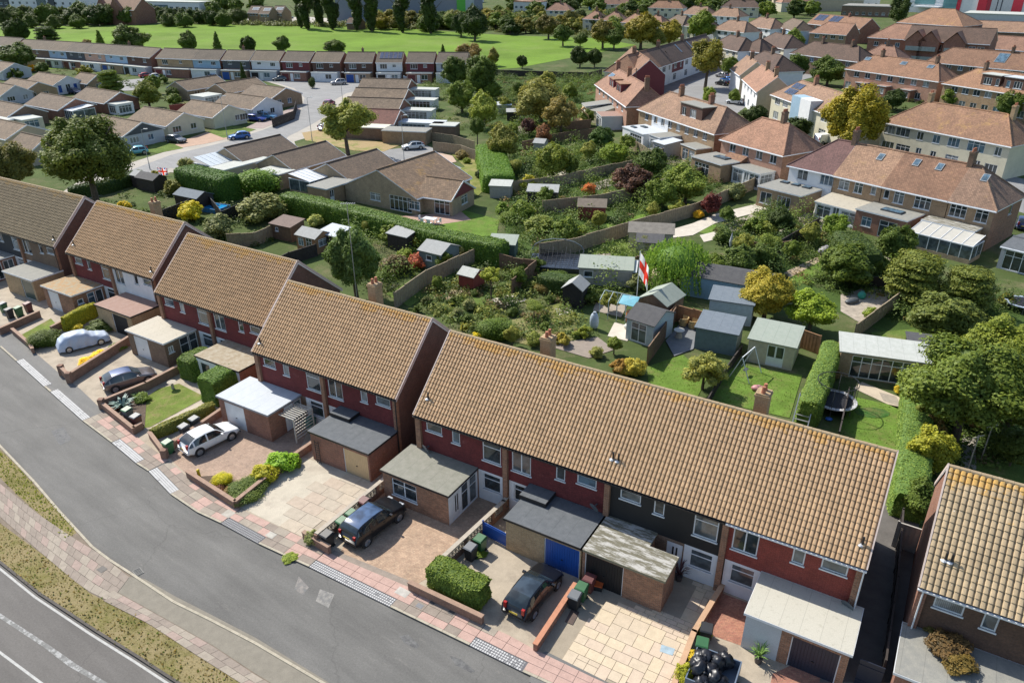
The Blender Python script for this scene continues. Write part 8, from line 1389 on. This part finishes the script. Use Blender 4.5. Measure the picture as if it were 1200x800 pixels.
# pool, trampolines, swing, furniture
x,y=P(250,246); boxthing('paddling_pool','bright blue paddling pool behind the black fence','pool',x,y,-25,[('wall',plain('pool_wall',(.05,.2,.45),.5),[(-2,2,-1.3,-1.2,0,.6),(-2,2,1.2,1.3,0,.6),(-2,-1.9,-1.2,1.2,0,.6),(1.9,2,-1.2,1.2,0,.6)]),('water',plain('pool_water',(.02,.28,.6),.1,.05,2,0),[(-1.9,1.9,-1.2,1.2,.4,.5)])])
def tramp(px,py,r,label,frame=(.5,.5,.5),net=True):
    x,y=P(px,py); T=thing('trampoline',label,'trampoline',(x,y,0)); q=MB(); n=20
    for i in range(n): a=2*PI*i/n; b=2*PI*(i+1)/n; q.bar((r*math.cos(a),r*math.sin(a),.75),(r*math.cos(b),r*math.sin(b),.75),.3,.06)
    q.build('rim_pad',plain('tramp_pad%d'%int(px),frame,.6),T); q=MB(); q.cyl((0,0,.7),(0,0,.73),r-.12,r-.12,20); q.build('bed',paint('tramp_bed',(.01,.01,.015),.7),T)
    for k in range(6):
        a=2*PI*k/6; q=MB(); q.cyl((r*math.cos(a),r*math.sin(a),0),(r*math.cos(a),r*math.sin(a),2.4 if net else .7),.03,n=6); q.build('pole',plain('pole_dull',(.12,.12,.12)),T)
    if net:
        q=MB(); 
        for i in range(n): a=2*PI*i/n; b=2*PI*(i+1)/n; q.bar((r*math.cos(a),r*math.sin(a),2.4),(r*math.cos(b),r*math.sin(b),2.4),.05); q.bar((r*math.cos(a),r*math.sin(a),.8),(r*math.cos(a),r*math.sin(a),2.4),.012); q.bar((r*math.cos(a),r*math.sin(a),.8),(r*math.cos(b),r*math.sin(b),2.4),.012)
        q.build('net',BLACK,T)
tramp(976,478,1.5,'round black trampoline with net and pale rim beside the hedge'); tramp(1197,362,1.5,'trampoline cut by the right edge below the grey garden room',(.35,.42,.5),False)
x,y=P(945,505); T=thing('climbing_frame','metal climbing frame with ladder beside the trampoline','climbing frame',(x,y,0),R(60)); AL=paint('alu',(.45,.46,.47),.4,.5)
for yy in (0,1.1):
    q=MB(); q.bar((0,yy,0),(1.6,yy,2.1),.07); q.build('rail',AL,T); q=MB(); q.bar((3.4,yy,0),(1.6,yy,2.1),.07); q.build('rail',AL,T)
for k in range(7): q=MB(); q.bar((.2+k*.22,0,.28+k*.28),(.2+k*.22,1.1,.28+k*.28),.09,.04); q.build('rung',AL,T)
x,y=P(866,446); T=thing('swing_frame','white A-frame garden swing set on the lawn','swing',(x,y,0),R(50))
for xx in(0,2.4):
    for s_ in(-1,1): q=MB(); q.bar((xx,s_*.9,0),(xx,0,2.2),.06); q.build('leg',WHITE,T)
q=MB(); q.bar((0,0,2.2),(2.4,0,2.2),.06); q.build('crossbar',WHITE,T); q=MB(); q.bar((.9,0,2.2),(.9,0,.6),.02); q.bar((1.4,0,2.2),(1.4,0,.6),.02); q.box(.85,1.45,-.15,.15,.55,.6); q.build('seat',DARKGREY,T)
q=MB()
def parasol(px,py,label,col=(.68,.68,.68),open_=0):
    x,y=P(px,py); T=thing('parasol',label,'parasol',(x,y,0)); q=MB(); q.cyl((0,0,0),(0,0,2.6),.03,n=6); q.build('pole',AL,T); q=MB(); q.cyl((0,0,.9),(0,0,1.5),.12,.24,10); q.cyl((0,0,1.5),(0,0,2.55),.24,.03,10); q.build('canopy',plain('parasol_%d'%int(px),col,.8,.05,2,.1),T)
parasol(447,360,'closed white parasol behind the chimney'); parasol(953,262,'closed cream parasol by the rooflight extension',(.6,.55,.45)); parasol(855,297,'closed grey parasol by the slatted fence',(.4,.42,.45))
def tset(px,py,label,ang,c=WHITE,chairs=4,name='garden_table'):
    x,y=P(px,py); boxthing(name,label,'table',x,y,ang,[('table_top',c,[(-.9,.9,-.5,.5,.7,.75)])]+[('leg',c,[(sx*.8-.03,sx*.8+.03,sy*.4-.03,sy*.4+.03,0,.7)]) for sx in(-1,1) for sy in(-1,1)])
    ca,sa=math.cos(R(ang)),math.sin(R(ang))
    for k in range(chairs):
        dx,dy=[(-1.35,0),(1.35,0),(-.5,-.95),(.5,-.95)][k]; boxthing('garden_chair',f"white garden chair {['at the left end','at the right end','on the near left side','on the near right side'][k]} of the patio table",'chair',x+dx*ca-dy*sa,y+dx*sa+dy*ca,ang+(90 if k==0 else -90 if k==1 else 180),[('seat',c,[(-.25,.25,-.25,.25,.42,.46)]),('backrest',c,[(-.25,.25,.22,.26,.46,.95)])]+[('leg',c,[(sx*.22-.02,sx*.22+.02,sy*.22-.02,sy*.22+.02,0,.42)]) for sx in(-1,1) for sy in(-1,1)],group='chairs round the patio table')
tset(504,262,'white patio table outside the tan bungalow french doors',-25)
for k,(px,py) in enumerate([(800,382),(811,385),(821,390)]):
    x,y=P(px,py); T=thing('wicker_chair',['left','middle','right'][k]+' round wicker tub chair on the dark decking','chair',(x,y,.1),R(-120),'wicker tub chairs on the decking'); q=MB(); q.cyl((0,0,0),(0,0,.4),.35,.42,14); q.build('seat',plain('wicker',(.5,.36,.17),.8,.2,5,.4),T); q=MB()
    for i in range(9): a=-.2+i*(PI+.4)/8; q.bar((.42*math.cos(a),.42*math.sin(a),.4),(.5*math.cos(a),.5*math.sin(a),.85),.2,.06)
    q.build('backrest',plain('wicker',(.5,.36,.17)),T)
x,y=P(795,396); boxthing('stone_urn','white stone urn table on the decking','urn',x,y,0,[('base',CONC,[('cyl',(0,0,0),(0,0,.5),.35,.2,12)]),('bowl',plain('stone_white',(.6,.57,.5)),[('cyl',(0,0,.5),(0,0,.75),.25,.5,14)])],z=.1)
for (px,py,l,c,s,nm,ct) in [(423,256,'green rounded barbecue cover by the tan wall',(.1,.3,.2),(.8,.5,.9),'barbecue','barbecue'),(438,258,'navy garden box beside the barbecue',(.02,.05,.12),(.7,.5,.7),'storage_box','box'),(450,260,'blue topped garden box near the french doors',(.03,.08,.4),(.6,.5,.6),'storage_box','box'),(660,243,'turquoise water butt lid on the lawn edge',(.05,.4,.42),(1.0,.8,.35),'sandpit','sandpit'),(696,385,'pale blue garden cabinet by the pergola',(.45,.52,.6),(.8,.6,1.7),'cabinet','cabinet'),(736,378,'orange garden cabinet below the flagpole',(.5,.2,.07),(.6,.5,1.3),'cabinet','cabinet'),(998,355,'dark stacked planters on the rubble patio',(.08,.09,.1),(1.6,.8,.5),'planters','planters'),(1009,350,'teal barrel on the rubble patio',(.03,.3,.22),(.7,.7,.8),'barrel','barrel'),(1168,395,'bright blue sandpit shell near the right edge',(.03,.3,.6),(1.3,.9,.35),'sandpit','sandpit'),(752,170,'bright blue tarp bundle beside the white extension',(.1,.4,.7),(2.0,1.2,.9),'tarp_bundle','tarpaulin'),(968,298,'grey covered garden furniture by the path',(.3,.28,.3),(2.0,1.2,1.0),'furniture_cover','cover'),(890,238,'green recycling tub on the patio by the brick wall',(.04,.3,.15),(.7,.6,.8),'barrel','barrel'),(735,385,'white birdbath planter by the pergola',(.6,.6,.55),(.6,.6,.5),'planter','planter'),(888,458,'flower trough with pink blooms at the lawn edge',(.45,.2,.2),(1.0,.6,.5),'flower_trough','planter'),(971,492,'blue plastic seat under the trampoline',(.03,.15,.5),(.5,.4,.2),'play_seat','toy')]:
    x,y=P(px,py); T=thing(nm,l,ct,(x,y,.02),rs.uniform(-.5,.5)); q=MB(); a,b,h=s; q.ball((0,0,h*.45),(a/2*1.15,b/2*1.15,h*.55),12,8,jit=.08,z0=-.8); q.build('body',plain('thing_'+nm+str(px),c,.5,.15,3,.1),T,True); q=MB(); q.cyl((0,0,h*.93),(0,0,h*1.02),min(a,b)*.3,min(a,b)*.25,12); q.build('top',plain('thingtop_'+nm+str(px),tuple(v*.7+.04 for v in c),.5),T)
x,y=P(1022,492-8); m=MB(); m.cyl((0,0,.0),(0,0,.02),1.0,1.0,20); o=m.build('painted_trampoline_shadow',grassm('turf_painted_shadow',(.05,.13,.03)),kind='structure'); o.location=(x,y,.05); o.scale=(1.3,.75,1)  # trampoline's cast shadow painted as a dark oval on the lawn
for (px,py,h,l,g) in [(1132,556,3.2,'pale washing line post nearest the brick gable',0),(1149,540,3.0,'second washing line post beside the garden path',0)]:
    x,y=P(px,py); boxthing('washing_post',l,'post',x,y,20,[('post',plain('post_pale',(.4,.36,.3)),[('cyl',(0,0,0),(0,0,h),.045,.04,8)]),('crossbar',plain('post_pale',(.4,.36,.3)),[('bar',(-.5,0,h-.1),(.5,0,h-.1),.05)])],group='washing line posts')
x,y=P(420,366); boxthing('tv_aerial','television aerial on a tall mast beside the chimney','aerial',x,y,0,[('mast',AL,[('cyl',(0,0,0),(0,0,11.2),.04,.03,6)]),('boom',AL,[('bar',(-.6,0,11.1),(.8,0,11.1),.04)]),('elements',AL,[('bar',(-.5+k*.2,-.3,11.1),(-.5+k*.2,.3,11.1),.02) for k in range(7)])])
# ------------------------------------------------------------------ parked cars of the estate, street lamps
CP=[(160,181,-150,'hatch',CLB,'pale turquoise hatchback on the grass drive left of the slate gable'),(207,167,-25,'hatch',CGY,'dark grey hatchback on the pink drive'),(281,163,-155,'hatch',CBL,'bright blue hatchback parked in the estate road'),(301,142,-20,'estate',pmat('royalblue',(.01,.05,.3)),'dark royal blue car beside the lamp post corner'),(314,140,-15,'suv',CSKY,'steel blue car behind the royal blue one'),(386,124,80,'hatch',CMAG,'magenta hatchback driving round the bend'),(383,152,60,'hatch',CW,'white car half hidden by the light leafed tree'),(484,175,-160,'hatch',CW,'white hatchback with dark roof at the end of the cul-de-sac'),(424,110,70,'suv',CSKY,'sky blue car beside the grey bungalows'),(397,99.5,-160,'suv',SILV,'silver car in front of the motorhome'),(403,93,200,'camper',CW,'white motorhome parked at the far terrace'),(328,95,-170,'hatch',CGY,'grey green car beside the white terraced house'),(172,91,40,'hatch',CRED,'red hatchback outside the far terrace'),(184,92,40,'hatch',CW,'white hatchback right of the red one'),(66,79,-10,'saloon',NAVY,'navy car outside the pale blue terraced house'),(29,118,-10,'hatch',CW,'white hatchback behind the yellow brick bungalow'),(88,110,-30,'hatch',NAVY,'navy car by the white gabled bungalow'),(253,93,-10,'hatch',CSKY,'pale blue car by the blue grey terraced house'),(468,95,0,'van',CW,'white van roof beyond the grey bungalows'),
(875,96,-175,'hatch',CRED,'red hatchback in the street below the street tree'),(797,85,-150,'estate',CW,'white estate car in the parking court'),(783,89,-150,'estate',CGY,'dark car beside the white estate car'),(775,95,-30,'suv',CSKY,'blue grey car farther along the court'),(771,98,-20,'hatch',CLB,'silver blue hatchback nearest the chimney roofs'),(759,103,-30,'hatch',CBL,'blue car half hidden by the pink hipped roof'),(807,83,-150,'hatch',CBK,'black car at the top of the court'),(818,81,-150,'hatch',CGY,'grey car under the street tree'),(846,100,120,'hatch',CBK,'black car at the right side of the street'),(846,91,120,'hatch',SILV,'silver car behind the black one at the right side'),(852,96,120,'saloon',CBL,'blue car beside the small white gable'),(967,168,25,'van',CW,'white van parked behind the plum roofed house'),(861,122,150,'hatch',CW,'white car under the hedge near the white gabled house'),(1197,266,60,'hatch',NAVY,'navy car at the right edge behind the hipped end house'),(340,22,0,'hatch',CBK,'black car in the car park behind the field'),(330,23,0,'van',CLB,'pale van in the car park behind the field'),(352,23,0,'hatch',CRED,'small red car in the car park behind the field')]
for (x,y,h,k,pm,l) in CP: car(x,y,h,k,pm,l,full=y>80,cat='motorhome' if k=='camper' else 'van' if k=='van' else 'car',name={'camper':'motorhome','van':'parked_van'}.get(k,'parked_car'),roofm=CARGLASS if 'dark roof' in l else None)
for (x,y,h,l) in [(267,164,8,'grey street lamp by the blue hatchback'),(366,166,8,'grey street lamp on the green corner verge'),(474,193,8,'grey street lamp before the white hatchback with dark roof'),(176,199,6.5,'street lamp behind the large round tree'),(402,122,7,'street lamp on the bend by the bungalows')]: lamp_post(x,y,h,l)
for (x,y,l) in [(743,122,'telegraph pole in the parking court'),(777,96,'dark post among the court cars'),(930,190-4,'pole behind the plum roofed house')][:2]:
    X,Y=P(x,y); boxthing('telegraph_pole',l,'pole',X,Y,0,[('pole',BARK,[('cyl',(0,0,0),(0,0,8),.13,.1,8)]),('crossarm',BARK,[('bar',(-.5,0,7.6),(.5,0,7.6),.08)])])
# ------------------------------------------------------------------ far background
def block(px0,py0,px1,py1,h,d,lb,wm,rm,rows,name='building',cat='building',bays=(),z0=1.0,dz=2.8,ww=1.6,wh=1.3,nw=8,parapet=.4,st='c2'):
    a=P(px0,py0); b=P(px1,py1); L=math.dist(a,b); ang=math.atan2(b[1]-a[1],b[0]-a[0]); T=thing(name,lb,cat,(a[0],a[1],0),ang); ops=[]
    for r in range(rows):
        for i in range(nw): ops.append((L*(i+.5)/nw-ww/2,z0+r*dz,ww,wh))
    m=MB(); wall(m,(0,0),0,L,0,h,ops); wall(m,(L,0),PI/2,d,0,h); wall(m,(L,d),PI,L,0,h); wall(m,(0,d),-PI/2,d,0,h); m.build('wall',wm,T); q=MB(); q.box(-.2,L+.2,-.2,d+.2,h,h+parapet); q.build('roof',rm,T)
    for o in ops: opening(T,*o,st,(0,0),0)
    for (x0,x1,mt,pr,zt) in bays: q=MB(); q.box(L*x0,L*x1,-pr,0,0,zt); q.build('facade_bay',mt,T)
    T['L_']=L; return T
GLB=glassm('glass_teal',(.09,.15,.18),.2)
block(16,22,100,24,14,14,'white four storey flats with blue glass stair towers at top left',RENDER['white'],FELT['pale'],4,'apartment_block','flats',bays=((.4,.52,GLB,.6,15),(.56,.64,RENDER['slate'],.5,15)),nw=10,ww=1.6,wh=1.3,z0=1.2,dz=3.2)
block(-14,22,15,22,13,12,'dark grey flats at the top left corner',RENDER['slate'],FELT['dark'],4,'apartment_block','flats',nw=5,z0=1.2,dz=3.0); block(101,20,112,20,12,10,'dark glass fronted block between the white flats and brick gables',RENDER['slate'],FELT['dark'],3,'apartment_block','flats',nw=2,z0=1,dz=3.2)
T=house('red brick pair of steep gables beside the white flats',(113,11),(157,12),7,14,'gable',5,wm=BRICK['red'],rm=TILE['tan'],front=wrow(6,4.2,1.6,1.5),name='building',cat='building')
for x in (2,11): q=MB(); q.add([(x,-2,0),(x+7,-2,0),(x+7,-2,8),(x+3.5,-2,12.5),(x,-2,8),(x,0,0),(x+7,0,0),(x+7,0,8),(x+3.5,0,12.5),(x,0,8)],[(0,1,2,3,4),(1,6,7,2),(5,0,4,9),(2,7,8,3),(4,3,8,9)]); q.build('gabled_bay',BRICK['red'],T)
block(164,20,236,22,8,12,'long white modern building with blue window bands at the top left',RENDER['white'],FELT['pale'],2,nw=10,ww=2.6,wh=1.4,z0=1.2,dz=3.2,bays=((.28,.5,GLB,.1,6.6),)); house('brown roofed low house right of the white modern building',(228,14),(248,15),3,10,'gable',3,wm=BRICK['tan'],rm=TILE['brown'])
for k,(x,y) in enumerate([(290,15),(303,16),(318,15)]): T=house(['tan house row left of the poplars, first','tan house row left of the poplars, second with pale rooflights','tan house row left of the poplars, third'][k],(x,y),(x+12,y+.3),5,8,'gable',3,wm=BRICK['tan'],rm=TILE['brown'],front=wrow(3),group='tan houses left of the poplars'); rooflight_on(T,2,T['L_'],8,5,3,.35,4,2)
block(395,26,566,23,16,40,'long blue grey retail warehouse behind the poplars',plain('metal_bluegrey',(.22,.25,.3),.6,.06,1,.05),FELT['grey'],0,'warehouse','warehouse',bays=((.82,.88,paint('panel_green',(.1,.45,.05)),.2,16),(.88,.94,plain('metal_pale',(.42,.5,.5),.6),.2,16)),nw=0)
a=P(440,24.5); T=boxthing('shop_sign','square red sign with white letters on the grey warehouse','sign',a[0],a[1]-1.2,-2,[('panel',paint('sign_red',(.55,.02,.05),.5),[(0,4.6,-.3,0,8.4,14)]),('post',DARKGREY,[(1.8,2.8,-.2,0,0,8.4)])]); 
def text(s,parent,loc,size,mat,rot=(PI/2,0,0),ext=.03):
    cu=D.curves.new('lettering','FONT'); cu.body=s; cu.size=size; cu.extrude=ext; o=D.objects.new('lettering',cu); C.objects.link(o); cu.materials.append(mat); me=D.meshes.new_from_object(o); D.objects.remove(o); return_=link('lettering',me,parent,loc=loc); return_.rotation_euler=rot; return return_
text('UK',T,(.3,-.33,8.8),2.9,WHITE)
a=P(540,24.5); T=boxthing('shop_sign','white square sign on the grey warehouse right of the poplars','sign',a[0],a[1]-1.4,-2,[('panel',paint('panel_white',(.7,.7,.72)),[(-7,-3,-.3,0,10.5,14)]),('emblem',paint('panel_blue',(.05,.12,.35)),[('ball',(-5,-.32,12.3),(1.1,.08,1.1),12,8)])])
house('brick brown house at the edge of the scrub near the dark car',(420-14,27),(420,27.2),3,8,'gable',2,wm=BRICK['brown'],rm=TILE['dark'])
# striped retail building
a=P(1046,13.5); b=P(1200,21); L=math.dist(a,b); T=thing('retail_building','big store with white, teal and red striped front at the top right','store',(a[0],a[1],0),math.atan2(b[1]-a[1],b[0]-a[0])); m=MB(); m.box(0,L,0,40,0,15); m.build('wall',RENDER['white'],T); TL_=plain('panel_teal',(.12,.27,.28),.4,.1,.3,0); RDP=paint('panel_red',(.5,.015,.04),.5); GYP=paint('panel_grey',(.4,.42,.45))
for (x0,x1,mt,z0,z1) in [(0,.06,TL_,0,15),(.17,.33,TL_,4.5,15),(.395,.5,TL_,0,15),(.5,.53,RDP,0,15),(.655,.72,RDP,0,15),(.72,.75,paint('panel_darkred',(.3,.01,.03)),0,15),(.75,.9,GYP,0,15),(.9,.97,RDP,0,15),(.79,.8,NAVY,1,13),(.82,.83,NAVY,1,13)]: q=MB(); q.box(L*x0,L*x1-.05,-.4,0,z0,z1); q.build('cladding_stripe',mt,T)
for k in range(5): q=MB(); q.box(L*.0,L*.5,-.5,-.4,3+k*2.4,3.15+k*2.4); q.build('cladding_rail',TL_,T)
q=MB(); q.box(L*.2,L*.4,-6,-.5,3.2,3.8); q.build('canopy',WHITE,T)
block(905,13,1010,14,6,26,'long pale curved roofed shed behind the solar terrace',RENDER['beige'],FELT['pale'],0,'warehouse','warehouse',nw=0); block(985,19,1046,21,5,20,'brown flat roofed works building left of the striped store',BRICK['brown'],FELT['grey'],1,'warehouse','warehouse',nw=8); block(1128,23,1260,28,2.8,20,'low grey roofed industrial sheds below the striped store',RENDER['lgrey'],FELT['pale'],0,'warehouse','warehouse',nw=0); block(948,8,1030,9,5,18,'white and blue banded works building at the top edge',RENDER['white'],FELT['white'],1,'warehouse','warehouse',nw=10,bays=((0,1,CBL,.15,1.2),)); block(1195,10,1290,11,9,30,'tan and blue building at the top right corner',RENDER['blue'],FELT['tan'],1,'warehouse','warehouse',nw=6)
block(690,12,752,12,5,12,'bright blue low building with red end beyond the pink roofs',plain('metal_blue',(.08,.25,.5),.6),FELT['pale'],1,'warehouse','warehouse',nw=8,bays=((.6,1,plain('metal_red',(.4,.05,.08)),.15,5),)); block(602,18,632,19,7,10,'white gabled distant houses at the top centre left',RENDER['white'],TILE['pink'],2,nw=5,z0=.8,dz=2.8)
HR=[(683,22,703,23,'first pink hipped pair from the left in the far row','pink'),(705,23.5,728,24.5,'second pink hipped pair of the far row','pink'),(728,26,752,27.5,'third pink hipped pair of the far row','pink'),(752,28,776,29.5,'fourth pink hipped pair with small dormer','pink'),(777,27,800,30,'dark tiled hipped pair right of the pink ones','brown'),(802,30,826,32.5,'dark roofed pair with two white rooflights','dark'),(836,34,872,38,'white walled pair with hipped tan roof by the bright tree','tan'),(872,30,903,34,'long tan roofed house behind the white walled pair','tan'),(833,53,865,60,'dark hipped white house facing the street','dark'),(866,58,890,61,'dark hipped house right of the street white one','dark'),(886,50,919,57,'pyramid roofed white house among the trees','dark'),(868,74,905,84,'dark tiled house with chimneys behind the small gables','dark'),(798,16,830,18,'distant brown terrace left part at the top','tan'),(832,18,866,20,'distant brown terrace right part at the top','tan'),(640,12,668,12.5,'distant pale house above the scrub','pink'),(760,9,800,10,'distant reddish long roof at the top','red'),(845,8,890,9,'distant grey long roof at the top right of centre','dark'),(702,5,740,5.2,'distant pink terrace at the very top','pink'),(868,-2,905,-1.5,'distant dark terrace at the very top edge','dark')]
for (x0,y0,x1,y1,l,r) in HR:
    T=house(l,(x0,y0),(x1,y1),5.2,8.5,'hip',3.2,hx=3.8,wm=RENDER['cream'] if r!='tan' else RENDER['white'],rm=TILE[r],front=wrow(4,w=1.6)+wrow(3,.7,1.8,1.6),chim=((.5,4.2,1.4,3,BRICK['brown']),),group='distant semi-detached houses',side=RENDER['white'])
    if 'rooflights' in l: rooflight_on(T,3,T['L_'],8.5,5.2,3.2,.3,1,3); rooflight_on(T,5.5,T['L_'],8.5,5.2,3.2,.3,1,3)
grass_tufts([PP([(167,502),(172,466),(186,456),(210,450),(241,466),(176,501)])],60,.05,(.12,.15,.04),'grass','short grass of the small front lawn',31); grass_tufts([PP([(836,440),(870,428),(940,440),(925,490),(880,480),(832,470)]),PP([(985,500),(1000,465),(1058,478),(1053,528),(982,515)]),PP([(758,430),(800,416),(830,440),(815,470),(760,450)])],35,.07,(.1,.15,.035),'grass','mown grass of the lawns behind the near terrace',32)
rs=random.Random(21)
for i in range(60):
    px=rs.uniform(-20,1220); py=rs.uniform(-22,4) if px<600 or px>900 else rs.uniform(-22,0); d_=rs.uniform(6,14)
    c0=rs.choice(('pink','brown','dark','tan')); x,y=P(px,py,5); T=house('distant hipped house in the town at the very top of the view',None,None,5.2,8.5,'hip',3.2,hx=3.8,wm=rs.choice((RENDER['cream'],RENDER['white'],BRICK['red'])),rm=TILE[c0],front=wrow(3,w=1.8),group='distant town houses beyond the view',world=((x,y),rs.uniform(-1,.2),rs.uniform(12,26)))
for i in range(30): tc(rs.uniform(-20,1220),rs.uniform(-12,3),rs.uniform(5,9),rs.choice(('far','far2')),rs.choice((DG2,DK,MG2)),'distant tree in the town beyond the top of the view',.8,.2,group='distant town trees beyond the view')
